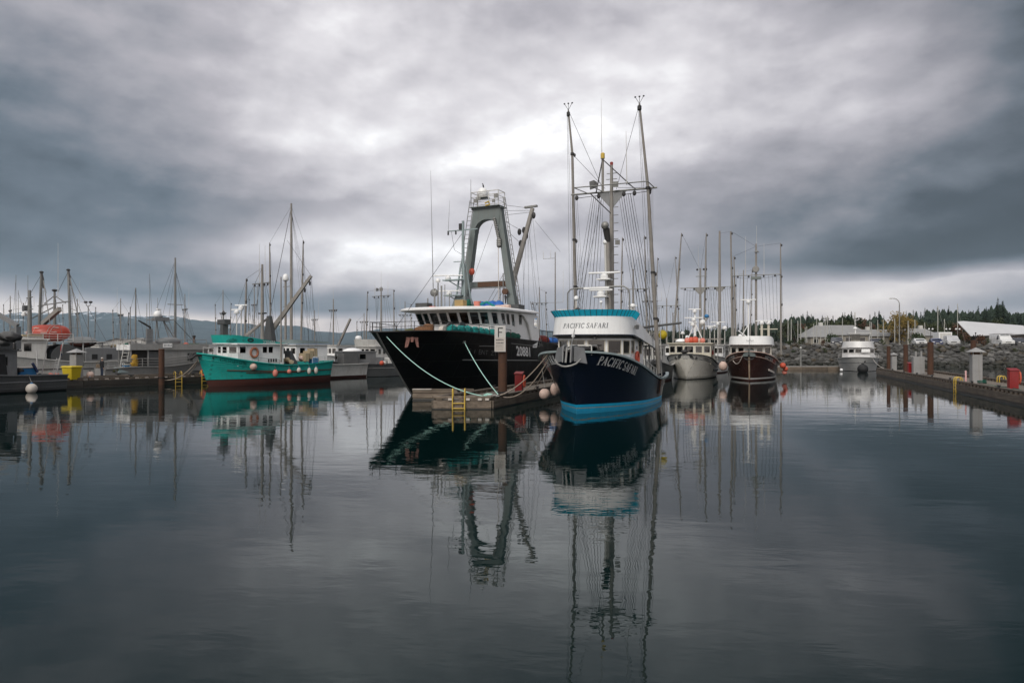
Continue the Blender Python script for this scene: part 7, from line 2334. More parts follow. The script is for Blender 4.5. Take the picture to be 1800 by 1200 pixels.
E1 = mast_rig(et, EF, 461, 462, 590, a=4.6, r=0.15, cross=(495, 1.7, 1.2), poles=((430, 592, 433, 487, -1.3),), wires=3, gusset=False, zfoot=3.5, whip=((456, 425), (466, 428)))
MB().beam((E1.x - 0.5, 4.6, EF.at(461, 548, a=4.6).z), (E1.x + 0.6, 4.6, EF.at(461, 548, a=4.6).z), 0.2, 0.12).build('mast_platform', 'iron', et, 0)
A, B = EF.at(432, 588, a=3.2), EF.at(470, 557, a=5.2)
MB().tube([A, B], [0.17, 0.10], 8).build('boom', 'mast', et)
A, B = EF.at(467, 592, a=6.0), EF.at(547, 482, a=8.2)
MB().beam(A, B, 0.34, 0.42, w2=0.2, h2=0.24).build('crane_boom', 'mast', et, 0)
MB().hexa([(A.x - 0.3, 5.6, 2.2), (A.x + 1.5, 5.9, 2.2), (A.x + 1.5, 6.5, 2.2), (A.x - 0.3, 6.3, 2.2), (A.x + 0.35, 5.9, 6.2), (A.x + 0.8, 5.9, 6.2), (A.x + 0.8, 6.2, 6.2), (A.x + 0.35, 6.2, 6.2)]).build('crane_pedestal', 'aluD', et, 0)
for f in (0.86, 0.97):
    c = A.lerp(B, f)
    MB().ball(c - Vector((0, 0, 0.5)), 0.12, 0.1, 0.22, 7, 5).build('tackle_block', 'iron', et)
    wire(c, c - Vector((0, 0, 0.45)), et, 0.02)
wire(B, EF.at(505, 420, a=7.2), et, 0.014)
for px in (556, 560, 540):
    wire(B, EF.at(px, 640, a=9.4), et, 0.010)
wire(EF.at(461, 468, a=4.6), EF.at(405, 588, a=0.4), et, 0.016)
wire(EF.at(433, 489, a=4.6), EF.at(402, 586, a=1.2), et, 0.012)
# after deck: fish totes, ramp, railings
MB().hexa([(0.3, 7.0, 1.2), (1.6, 7.0, 1.2), (1.6, 7.9, 1.2), (0.3, 7.9, 1.2), (0.2, 7.1, 3.0), (1.2, 7.0, 3.0), (1.2, 7.2, 3.0), (0.2, 7.3, 3.0)]).build('hatch_ramp', 'aluD', et, 0)
for i in range(3):
    MB().bx(0.2, 1.3, 8.6 + i * 0.45, 8.98 + i * 0.45, 2.0 + 0.22 * i, 2.75 + 0.22 * i).build('pallet_frame', 'tan', et, 0)
MB().bx(0.7, 1.4, 9.3, 10.0, 1.7, 2.3).build('blue_tote', 'blueP', et, 0, bevel=0.04)
small_heap(et, 'tan', (0.9, 6.7, 1.9), 0.5, 8, 5)
small_heap(et, 'pinkish', (0.2, 9.0, 2.0), 0.6, 8, 6)
railing(et, [EH.P(t, EH.zs(t), 1) + Vector((-0.08, 0, 0)) for t in (0.8, 0.86, 0.92, 0.98)], 0.55, 'white2', 0.022, 2)
q = EF.at(494, 600, u=2.02)
MB().tube([q - Vector((0, 0, 1.7)), EF.at(494, 484, a=q.y)], [0.09, 0.05], 8).build('trolling_pole', 'mast', et)
for (px, py, r, st_, m, lab) in ((445.5, 642, 0.30, 1.0, 'pinkish', 'faded coral ball fender, foremost on the teal hull'), (484, 653, 0.23, 1.5, 'coral', 'long red fender hanging lowest on the teal hull'),
                                 (508.5, 650, 0.20, 1.05, 'coral', 'small round red fender on the teal hull'), (525.5, 647.5, 0.19, 1.25, 'pale', 'short pale fender next to the small red one on the teal hull'),
                                 (543.5, 649, 0.18, 1.7, 'pale', 'long pale fender second from the teal stern'), (555.5, 648, 0.18, 1.8, 'pale', 'long pale fender nearest the teal stern')):
    q = EF.at(px, py, u=2.1)
    tt = max(0.05, min(0.98, q.y / 11.4))
    u = EH.P(tt, q.z, 1).x + r + 0.03
    q = EF.at(px, py, u=u)
    sh = EH.P(max(0.05, min(0.98, (q.y + 0.6) / 12.4)), EH.zs(tt), 1)
    buoy(tuple(EF.world(*q)), r, m, lab, 'fenders along the teal hull', st_, rope=tuple(EF.world(q.x - r * 0.6, q.y, EH.zs(tt))), cat='fender', name='fender')
rope('mooring_line', 'pale slack line from the left dock to the teal bow', [lf.world(3.0, lf.at(262, 660, u=3).y, 0.75), lf.world(3.6, lf.at(300, 667, u=3.6).y, 0.42), EF.world(0.1, -0.9, 2.3)], 0.035, 'rope', [0.15, 0.35])
rope('mooring_line', 'short pale line from the teal stem to the dock ladder', [EF.world(0.1, -0.9, 2.2), lf.world(3.0, lf.at(330, 655, u=3).y, 0.8)], 0.03, 'rope', 0.15)

# ================================================================== boats just behind the teal one
BF = Frame(-24.2, 68.5, 43.0)
bt = BF.thing('fishing_boat', 'white boat with pale blue trimmed cabin hidden behind the teal boat', 'fishing boat')
BH = Hull(10.5, 1.0, sheer=[(0, 2.3), (0.3, 1.9), (0.6, 1.5), (1, 1.5)], beam_s=[(0, 0), (0.05, 0.7), (0.2, 1.6), (0.5, 2.0), (1, 1.7)], beam_w=[(0, 0), (0.2, 1.1), (0.5, 1.7), (1, 1.4)], bulwark=0.5)
BH.build([(c0(-0.5), 1, 2), (c0(0.25), 0, 5), (lambda t: BH.zs(t), 0)], ['white2', 'antifoul'], bt, 24)
BH.deck('deckgrey', bt)
BH.rail('white2', bt)
cabin(bt, 1.5, 1.4, 5.5, 1.3, 3.5, 2.6, 3.25, 'white', 'white', 'glassD', side=[(0.1, 0.28), (0.4, 0.6)])
band(bt, [(-1.6, 5.6), (-1.6, 2.2), (-0.9, 1.3), (0, 1.1), (0.9, 1.3), (1.6, 2.2), (1.6, 5.6)], 3.6, 4.05, 'greygreen', 0.02, 3.6, 3.85, trim='tarp')
mast_rig(bt, BF, 512, 354, 600, a=6.0, r=0.17, cross=None, poles=((529, 606, 533, 419, 1.2), (476, 596, 474, 423, -1.0)), m='mast', zfoot=1.2)
q = BF.at(502, 476, a=5.4)
MB().tube([(q.x, 5.4, 3.4), (q.x, 5.4, q.z - 0.9)], 0.13, 8).build('boom_mast', 'mast', bt)
dome(bt, (q.x, 5.4, q.z - 0.9), 0.33, 0.8)
for y_ in (500, 535):
    z = BF.at(505, y_, a=6.0).z
    MB().tube([(BF.at(505, y_, a=6).x - 0.9, 6.0, z), (BF.at(505, y_, a=6).x + 0.9, 6.0, z)], 0.04, 6).build('spreader', 'galv', bt)
wire(BF.at(512, 360, a=6.0), BF.at(466, 590, a=3.0), bt, 0.03, name='backstay')
for px in (540, 548, 555, 563, 520):
    wire(BF.at(513, 372, a=6.0), BF.at(px, 625, a=9.5), bt, 0.010)
for px in (545, 535):
    wire(BF.at(532, 424, a=6.5), BF.at(px, 620, a=9.5), bt, 0.010)
for i, (px, py, sx, sz, m) in enumerate(((545, 603, 2.1, 0.36, 'grp'), (548, 608.5, 2.9, 0.34, 'pale'))):
    q = BF.at(px, py, a=8.4)
    d = thing('inflatable_dinghy', ('grey inflatable dinghy upturned above another behind the teal boat', 'long beige inflatable dinghy resting behind the teal stern')[i], 'dinghy', BF.world(q.x, 8.4, q.z - 0.2), R(-25))
    MB().tube([(-sx / 2, 0.5, 0.1), (0, 0.62, 0.1), (sx * 0.36, 0.45, 0.12), (sx / 2, 0, 0.2), (sx * 0.36, -0.45, 0.12), (0, -0.62, 0.1), (-sx / 2, -0.5, 0.1)], sz * 0.62, 10).build('tube', m, d)
    MB().bx(-sx / 2 + 0.1, sx * 0.4, -0.4, 0.4, -0.05, 0.05).build('floor', 'deckgrey', d, 0)
    MB().bx(-sx / 2 - 0.02, -sx / 2 + 0.05, -0.42, 0.42, -0.05, 0.4).build('transom', 'aluD', d, 0)
MB().bx(0.2, 1.4, 7.6, 9.4, 1.2, BF.at(548, 612, a=8.4).z - 0.3).build('dinghy_cradle', 'deckgrey', bt, 0)
q = BF.at(583, 606, a=11.5)

# ================================================================== grey aluminium boat and the round-fronted one behind it
def hull_simple(t, L, over, bowz, midz, stz, B, paint, bootm='antifoul', boot_z=0.15, bul=0.5, fl=1.5, rail='white2', wl=0.82, n=26):
    h = Hull(L, over, sheer=[(0, bowz), (0.25, bowz * 0.55 + midz * 0.45), (0.55, midz), (0.8, midz), (1, stz)],
             beam_s=[(0, 0), (0.03, B * 0.24), (0.1, B * 0.55), (0.22, B * 0.83), (0.45, B), (0.8, B * 0.97), (1, B * 0.82)],
             beam_w=[(0, 0), (0.12, B * 0.33), (0.3, B * 0.7), (0.5, B * wl), (0.85, B * wl), (1, B * wl * 0.85)], flare=fl, bulwark=bul)
    h.build([(c0(-0.5), 1, 2), (c0(boot_z), 0, 6), (lambda tt: h.zs(tt), 0)], [paint, bootm], t, n)
    h.deck('deckgrey', t)
    h.rail(rail, t, 0.14, 0.08)
    return h
p = px_world(578, 660, 74.5)
GF = Frame(p.x, 74.5, 58.0)
gt = GF.thing('workboat', 'dull grey aluminium workboat with low cabin right of the teal stern', 'workboat')
GH = hull_simple(gt, 8.6, 0.5, 1.75, 1.45, 1.35, 1.6, 'aluD', 'dark', 0.05, 0.3, 1.2, 'alu', 0.9)
GH.strake(lambda t: 0.95, 0.15, 0.95, 'galv', gt, 0.04)
cabin(gt, 1.3, 0.8, 4.9, 1.0, 2.75, 1.95, 2.55, 'alu', 'galv', 'glassD', bow=0.3, nf=3, side=[(0.05, 0.2), (0.26, 0.42), (0.5, 0.7)], roof='alu', over=0.1)
MB().ball((0.1, 2.6, 2.85), 0.75, 1.1, 0.35, 12, 8).build('upturned_skiff', 'white', gt, 60)
MB().bx(0.4, 1.35, 4.9, 5.9, 1.0, 2.2).build('engine_box', 'alu', gt, 0, bevel=0.04)
MB().bx(-1.0, 1.3, 6.4, 8.2, 0.9, 2.05).build('fish_tote', 'white2', gt, 0, bevel=0.05)
for (px, m, r) in ((671, 'orange', 0.26), (675.5, 'pale', 0.24)):
    q = px_world(px, 634.5, 75.0 if m == 'orange' else 75.4)
    buoy(tuple(q), r, m, 'red orange buoy on the grey workboat side' if m == 'orange' else 'white buoy beside the red one on the grey workboat', rope=tuple(q + Vector((0, 0.1, 0.7))))
p = px_world(618, 650, 86)
WF = Frame(p.x, 86.0, 40.0)
w2 = WF.thing('fishing_boat', 'pale fishing boat with rounded bridge between the grey workboat and the black bow', 'fishing boat')
hull_simple(w2, 10, 0.9, 2.3, 1.7, 1.6, 1.9, 'white2')
cabin(w2, 1.8, 1.2, 6.2, 1.4, 3.3, 2.35, 3.05, 'white2', 'white2', 'glassD', bow=1.2, nf=7, side=[(0.1, 0.22), (0.3, 0.42), (0.5, 0.62)])
band(w2, [(-1.8, 6.0), (-1.9, 2.6), (-1.1, 1.2), (0, 0.9), (1.1, 1.2), (1.9, 2.6), (1.8, 6.0)], 3.42, 4.25, 'white2', 0.03, 3.42, 4.0)
mast_rig(w2, WF, 670, 500, 600, a=5.6, r=0.12, cross=(516, 1.9, 1.9), poles=((643, 605, 646, 508, -1.5), (693, 610, 692, 505, 1.6)), wires=4, gusset=False, whip=((670, 472), (659, 490), (682, 490)))
q = WF.at(670, 505, a=5.5)
floodlight(w2, (q.x - 0.45, 5.4, q.z), 0.45, (-0.3, -0.9, 0)); floodlight(w2, (q.x + 0.3, 5.4, q.z), 0.45, (0.3, -0.9, 0))
q = WF.at(630, 594, a=2.2)
dome(w2, (q.x, 2.2, 4.25), 0.42, 0.5)
p = px_world(560, 650, 92)
XF = Frame(p.x, 92, 42.0)
x2 = XF.thing('fishing_boat', 'small white boat with dark derrick far behind the teal stern', 'fishing boat')
hull_simple(x2, 10, 0.9, 2.3, 1.7, 1.6, 1.9, 'white')
cabin(x2, 1.6, 1.2, 5.0, 1.4, 3.4, 2.4, 3.1, 'white', 'white2', 'glassD')
mast_rig(x2, XF, 586, 521, 600, a=5.4, r=0.11, cross=(540, 1.2, 1.0), wires=3, gusset=False, whip=((586, 500),))
MB().beam(XF.at(594, 604, a=6.0), XF.at(616, 556, a=6.5), 0.26, 0.26).build('derrick', 'mast', x2, 0)

# ================================================================== white troller and brown troller on the right
WT = Frame(17.7, 69.4, 22.0)
wt_ = WT.thing('fishing_troller', 'white troller with five window cabin moored left of the brown one', 'fishing boat')
WH = Hull(12.0, 0.9, sheer=[(0, 2.62), (0.1, 2.5), (0.25, 2.2), (0.45, 1.75), (0.65, 1.5), (1, 1.6)],
          beam_s=[(0, 0), (0.02, 0.55), (0.06, 1.15), (0.13, 1.75), (0.25, 2.2), (0.45, 2.4), (0.8, 2.3), (1, 1.9)],
          beam_w=[(0, 0), (0.06, 0.5), (0.15, 1.15), (0.3, 1.8), (0.5, 2.1), (0.8, 2.1), (1, 1.6)], flare=1.3, bulwark=0.5)
WH.build([(c0(-0.5), 1, 2), (c0(0.06), 0, 6), (lambda t: WH.zs(t) - 0.46, 2, 2), (lambda t: WH.zs(t), 0)], ['beige', 'dark', 'white2'], wt_, 36)
WH.deck('deckgrey', wt_)
WH.rail('aluD', wt_, 0.16, 0.08)
WH.strake(lambda t: WH.zs(t) - 0.46, 0.0, 0.9, 'deckgrey', wt_, 0.025)
WH.strake(lambda t: WH.zs(t) - 0.46, 0.0, 0.9, 'deckgrey', wt_, 0.025, -1)
WH.strake(lambda t: 1.05 - 0.4 * t, 0.42, 0.95, 'wet', wt_, 0.12)
word_bars(WH, wt_, 'lettersB', WH.arc(0.02, 1.75, lambda t: WH.zs(t) - .3, 1), 0.36, 0.18, 1.5, 1, 4)
for sd in (1, -1):
    MB().lathe([(0.11, -0.03), (0.15, 0.0), (0.11, 0.03)], WH.P(0.055, 2.22, sd) + Vector((0.02 * sd, -0.03, 0)), 12, 'y').build('hawse_ring', 'iron', wt_)
MB().hexa([(-0.8, -0.52, 2.22), (0.8, -0.52, 2.22), (0.8, 0.3, 2.3), (-0.8, 0.3, 2.3), (-0.62, -0.75, 2.58), (0.62, -0.75, 2.58), (0.62, 0.3, 2.66), (-0.62, 0.3, 2.66)]).build('bow_plate', 'aluD', wt_, 0)
MB().ball((-0.05, -0.85, 2.85), 0.35, 0.3, 0.22, 10, 6).build('anchor', 'iron', wt_)
MB().tube([(-0.05, -0.75, 2.9), (-0.05, -0.3, 3.3)], 0.07, 6).build('anchor_shank', 'iron', wt_)
cabin(wt_, 2.15, 2.3, 7.0, 1.5, 3.66, 2.72, 3.42, 'cream', 'white2', 'glassD', bow=0.5, nf=5, side=[(0.12, 0.28), (0.5, 0.75)], roof='cream', over=0.2)
MB().bx(2.16, 2.2, 3.6, 4.1, 2.2, 3.1).build('red_extinguisher_board', 'rustS', wt_, 0)
MB().tube([(2.24, 3.85, 2.5), (2.24, 3.85, 2.95)], 0.08, 8).build('extinguisher', 'red', wt_)
# roof load: life-raft dome and orange buoys
q = WT.at(1197, 597, a=3.8)
MB().ball((q.x, 3.8, 3.8), 0.62, 0.5, 0.42, 14, 8).build('life_raft_canister', 'white', wt_, 60)
MB().lathe([(0.64, -0.03), (0.64, 0.03)], (q.x, 3.8, 3.86), 16).build('raft_strap', 'deckgrey', wt_)
for i, (px, r, m) in enumerate(((1208, 0.3, 'coral'), (1215, 0.34, 'orange'), (1222, 0.36, 'orange'), (1229, 0.28, 'pinkish'), (1235, 0.28, 'coral'))):
    q = WT.at(px, 597, a=3.2 + 0.15 * (i % 2))
    buoy(tuple(WT.world(q.x, q.y, 3.76 + r * 0.85)), r, m, ('coral buoy next to the white raft canister on the cabin roof', 'orange buoy second from the left on the cabin roof', 'largest bright orange buoy on the cream cabin roof', 'dull pink buoy on the cream cabin roof', 'small coral buoy at the right end of the cabin roof')[i], 'buoys on the cream cabin roof')
mast_rig(wt_, WT, 1231, 468, 600, a=7.6, r=0.16, cross=(502, 2.2, 2.1), poles=((1182, 600, 1198, 406, -2.3), (1237, 600, 1241.5, 406, 1.0)), wires=5, zfoot=1.4, whip=((1227.5, 429),))
q = WT.at(1231, 482, a=7.5)
MB().tube([(q.x - 0.5, 7.5, q.z), (q.x + 0.7, 7.5, q.z)], 0.04, 6).build('spreader', 'galv', wt_)
for dx in (-0.32, 0.38):
    MB().ball((q.x + dx, 7.4, q.z + 0.75), 0.12).build('deck_light', 'iron', wt_)
# tripod radar mast
q = WT.at(1221.5, 600, a=4.0)
zt = WT.at(1221.5, 540, a=4.0).z
MB().tube([(q.x, 4.0, 3.7), (q.x, 4.0, zt)], [0.16, 0.08], 8).build('radar_mast', 'white', wt_)
for dx in (-0.95, 0.95):
    MB().tube([(q.x + dx, 4.2, 3.7), (q.x, 4.0, 5.9)], 0.06, 6).build('tripod_leg', 'white', wt_)
for (py, w, dx) in ((556, 1.9, -0.1), (541, 1.25, 0.0), (564, 0.9, -0.2)):
    radar_scanner(wt_, (q.x + dx, 3.8, WT.at(1221, py + 5, a=3.8).z), w, 0.1)
dome(wt_, (q.x + 0.75, 4.3, WT.at(1232, 566, a=4.3).z), 0.3, 0.5)
MB().tube([WT.at(1228, 578, a=5.0), WT.at(1246, 552, a=5.6)], 0.08, 7).build('davit', 'galv', wt_)
MB().ball(WT.at(1242, 552, a=5.5), 0.25, 0.2, 0.2).build('blue_block', 'blueP', wt_)
MB().beam((-2.2, 7.0, 4.15), (3.0, 7.6, 4.2), 0.1, 0.16).build('boom_gallows', 'mast', wt_, 0)
for u in (-2.0, -1.0, 1.4, 2.4):
    MB().tube([(u, 7.4, 1.5), (u, 7.4, 4.2)], 0.05, 6).build('stanchion', 'white2', wt_)

BT = Frame(23.2, 66.7, 22.0)
bn = BT.thing('fishing_troller', 'dark brown troller with white bridge and orange fenders beside the breakwater', 'fishing boat')
NH = Hull(12.5, 1.0, sheer=[(0, 2.92), (0.06, 2.80), (0.15, 2.52), (0.3, 2.1), (0.5, 1.7), (0.7, 1.55), (1, 1.7)],
          beam_s=[(0, 0), (0.02, 0.5), (0.05, 1.0), (0.11, 1.6), (0.2, 2.1), (0.35, 2.45), (0.7, 2.5), (1, 2.0)],
          beam_w=[(0, 0), (0.07, 0.55), (0.16, 1.15), (0.3, 1.85), (0.5, 2.2), (0.8, 2.2), (1, 1.7)], flare=1.3, bulwark=0.5)
NH.build([(c0(-0.5), 1, 2), (c0(0.15), 2, 1), (c0(0.30), 0, 6), (lambda t: NH.zs(t) - 0.42, 0, 2), (lambda t: NH.zs(t), 0)], ['brown', 'antifoul', 'white2'], bn, 36)
NH.deck('deckgrey', bn)
NH.rail('pinkish', bn, 0.16, 0.08)
for sd in (1, -1):
    NH.strake(lambda t: NH.zs(t) - 0.46, 0.03, 0.9, 'pinkish', bn, 0.035, sd)
NH.text('LADY ROSE', bn, 'lettersW', NH.arc(0.02, 1.45, lambda t: NH.zs(t) - .35, 1), 0.40, 0.26, 1, 0.1, width=1.75, name='name_lettering')
NH.text('LADY ROSE', bn, 'lettersW', NH.arc(0.02, 1.45, lambda t: NH.zs(t) - .35, -1), 0.40, 0.26, -1, 0.1, width=1.75, name='name_lettering')
MB().tube([NH.P(0, z) + Vector((-0.012, -0.03, 0)) for z in (0.2, 0.8, 1.4, 2.0, 2.5)], [0.07, 0.075, 0.08, 0.09, 0.1], 8).build('worn_stem_bar', mat('rust_pale_stem', (0.34, 0.25, 0.17), 0.8, var=0.5, scale=6, grime=0.3), bn)
for sx in (-1, 1):
    MB().hexa([(sx * 0.03, -1.08, 2.42), (sx * 0.62, -0.55, 2.40), (sx * 0.60, -0.45, 2.40), (sx * 0.03, -0.9, 2.42), (sx * 0.03, -1.16, 3.15), (sx * 0.42, -0.72, 3.02), (sx * 0.40, -0.6, 3.02), (sx * 0.03, -0.98, 3.15)]).build('bow_plate', 'gantry', bn, 0)
MB().ball((0, -1.15, 2.55), 0.10, 0.08, 0.14, 8, 6).build('stem_eye', 'iron', bn)
MB().tube([(-0.45, -0.9, 2.25), (-0.2, -1.12, 2.12), (0.2, -1.12, 2.12), (0.45, -0.9, 2.25)], 0.05, 6).build('anchor_flukes', 'iron', bn)
cabin(bn, 1.95, 1.5, 6.2, 1.6, 3.42, 2.62, 3.28, 'white2', 'cream', 'glassD', bow=0.75, nf=5, side=[(0.08, 0.2), (0.28, 0.42), (0.6, 0.8)], roof='white2', over=0.12, front_w=0.74)
lo, hi = band(bn, [(-2.2, 5.8), (-2.2, 2.6), (-1.75, 1.45), (-0.9, 0.95), (0, 0.82), (0.9, 0.95), (1.75, 1.45), (2.2, 2.6), (2.2, 5.8)], 3.54, 4.42, 'white', -0.03, 3.3, 3.75, trim='brown')
MB().tube([(-0.35, 0.74, 3.98), (-0.1, 0.72, 3.94), (0.0, 0.72, 4.08), (0.1, 0.72, 3.94), (0.35, 0.74, 3.98)], 0.02, 5).build('bridge_emblem', 'lettersD', bn)
MB().prism([(-2.0, 5.7), (-2.0, 2.7), (-1.6, 1.6), (0, 1.05), (1.6, 1.6), (2.0, 2.7), (2.0, 5.7)], 3.56, 3.6).build('bridge_deck', 'deckgrey', bn, 0)
floodlight(bn, (2.28, 3.2, 3.75), 0.28, (0.8, -0.5, 0))
wire((0, 0.8, 4.35), (0, -1.0, 3.1), bn, 0.022, name='forestay')
mast_rig(bn, BT, 1329, 425, 600, a=6.4, r=0.14, cross=(480, 2.45, 2.5), poles=((1287, 610, 1285, 403, -2.3), (1373, 620, 1372, 424, 2.45), (1294, 610, 1290, 447, -1.9)), wires=5, zfoot=1.5, whip=((1330, 393), (1310.5, 412), (1343, 424)), gusset=False)
q = BT.at(1328.5, 470, a=6.2)
MB().lathe([(0.08, 0.12), (0.34, 0.10), (0.36, 0.0), (0.30, -0.04)], (q.x, 6.1, q.z), 16, 'y').build('searchlight', 'galv', bn)
MB().lathe([(0.28, 0), (0.05, 0.22)], (BT.at(1330, 440, a=6.4).x, 6.4, BT.at(1330, 440, a=6.4).z), 12).build('masthead_cone', 'galv', bn)
MB().prism([(q.x - 0.5, 6.1), (q.x + 0.5, 6.1), (q.x + 0.5, 6.6), (q.x - 0.5, 6.6)], BT.at(1329, 482, a=6.4).z - 0.35, BT.at(1329, 482, a=6.4).z - 0.05).build('crow_platform', 'gantry', bn, 0)
q = BT.at(1315.5, 585, a=2.6)
MB().tube([(q.x, 2.6, 3.6), (q.x, 2.6, BT.at(1315.5, 530, a=2.6).z)], 0.08, 8).build('radar_mast', 'white', bn)
radar_scanner(bn, (q.x, 2.55, BT.at(1315.5, 530, a=2.6).z), 1.5, 0.05)
MB().tube([(q.x - 1.1, 2.8, 3.7), (q.x, 2.6, 5.6)], 0.045, 6).tube([(q.x - 1.0, 2.8, 5.0), (q.x + 0.2, 2.7, 4.1)], 0.045, 6).build('mast_strut', 'white', bn)
MB().bx(1.6 - 0.9, 1.6 + 0.9, 6.0, 6.2, 5.15, 5.24).build('gallows_beam', 'cream', bn, 0)
for px, a in ((1339, 3.4), (1351, 3.6)):
    q = BT.at(px, 566, a=a)
    MB().tube([(q.x, a, 3.6), (q.x, a, q.z)], 0.12, 8).build('antenna_pedestal', 'cream', bn)
    radar_scanner(bn, (q.x, a, q.z - 0.05), 1.2 if px < 1345 else 0.7, 0.05)
# fenders of the brown boat
for i, (px, py, r, m) in enumerate(((1376, 639, 0.30, 'orange'), (1381, 645, 0.24, 'orange'), (1379, 651, 0.26, 'coral'))):
    q = px_world(px, py, 69.5 + 0.25 * i)
    buoy(tuple(q), r, m, ('upper bright orange fender right of the brown hull', 'small orange fender behind two others right of the brown hull', 'lowest coral fender right of the brown hull')[i], 'fenders of the brown boat', rope=tuple(q + Vector((-0.2, 0.1, 0.9))), cat='fender', name='fender')
q = px_world(1271, 640, 68.5)
buoy(tuple(q), 0.42, 'pinkish', 'large faded pink fender squeezed between the white and brown bows', 'fenders of the brown boat', 1.15, rope=tuple(q + Vector((0.5, 0.1, 0.6))), cat='fender', name='fender')
rope('mooring_line', 'pale slack rope looped on the brown bow', [BT.world(*NH.P(0.03, 2.5, -1)), BT.world(*(NH.P(0.12, 2.0, -1) + Vector((-0.15, 0, 0))))], 0.035, 'pale', 0.55)
MB().beam(NH.P(0.2, 1.0) + Vector((0.1, 0, 0.05)), NH.P(0.33, 0.72) + Vector((0.12, 0, 0)), 0.08, 0.2).build('fender_plank', 'pale', bn, 0)

# ================================================================== boats packed in behind
def back_boat(px, D, deg, label, paint='white', cab='white', mast=None, poles=(), cross=None, whip=None, beam=2.0, L=11.0, ht=3.5, band_c=None, name='fishing_boat', dish=None, radar=None, r=0.12, gus=True):
    p = px_world(px, 640, D)
    fr = Frame(p.x, D, deg)
    t = fr.thing(name, label, 'fishing boat', 'fishing boats moored behind the front row')
    hull_simple(t, L, 0.8, 2.3, 1.6, 1.6, beam, paint)
    cabin(t, beam * 0.8, L * 0.14, L * 0.52, 1.3, ht, ht - 1.0, ht - 0.3, cab, 'white2', 'glassD')
    if band_c:
        b = beam * 0.85
        band(t, [(-b, L * 0.5), (-b, L * 0.25), (-b * 0.6, L * 0.14), (0, L * 0.11), (b * 0.6, L * 0.14), (b, L * 0.25), (b, L * 0.5)], ht + 0.1, ht + 0.7, band_c, 0.02)
    if mast:
        mast_rig(t, fr, mast[0], mast[1], 600, a=L * 0.58, r=r, cross=cross, poles=poles, whip=whip, wires=4, gusset=gus)
    for (x, y) in (dish or ()):
        q = fr.at(x, y, a=L * 0.4)
        MB().tube([(q.x, q.y, ht), (q.x, q.y, q.z)], 0.05, 6).build('antenna_post', 'white2', t)
        dome(t, tuple(q), 0.3, 0.45)
    for (x, y, w) in (radar or ()):
        q = fr.at(x, y, a=L * 0.35)
        MB().tube([(q.x, q.y, ht), (q.x, q.y, q.z)], 0.06, 6).build('radar_post', 'white2', t)
        radar_scanner(t, tuple(q), w, 0.1)
    return t, fr
back_boat(1244, 84, 22, 'white cabin boat seen between the white and brown trollers', 'white2', 'white', (1265, 402), ((1290, 600, 1284, 403, 2.0),), (500, 1.9, 1.9), ((1250, 540),), dish=((1256, 573), (1274, 575)), radar=((1262, 567, 1.8), (1248, 574, 1.5)), r=0.2)
back_boat(1120, 62, 22, 'grey troller with crowded crosstree behind the navy boat', 'aluD', 'white2', (1113, 470), ((1090, 600, 1094, 414, -1.6), (1138, 620, 1133, 411, 1.7)), (505, 1.55, 1.5), ((1112, 440), (1125, 440)), radar=((1112, 541, 0.9),), r=0.12, gus=False)
back_boat(1160, 88, 22, 'distant pale troller with cross topped mast right of the navy pole', 'white', 'white', (1172, 520), ((1149, 600, 1156, 448, -1.9), (1196, 600, 1187, 446, 2.0)), (533, 1.9, 1.9), None, r=0.11, gus=False)
back_boat(1176, 100, 22, 'white boat with low cabin half hidden behind the navy stern', 'white', 'white', (1183, 545), (), None, ((1190, 540),), dish=((1200, 583), (1208, 590)))
back_boat(962, 62, 24, 'reddish working boat glimpsed between the trawler and the navy boat', 'brown', 'deckgrey', (976, 440), (), None, ((968, 505), (955, 520)), L=10, r=0.07)
back_boat(1300, 96, 22, 'white fishing boat with bare poles behind the brown one', 'white2', 'white2', (1307, 470), ((1318, 600, 1322, 470, 1.0),), None, ((1296, 530),), dish=((1301, 588),))

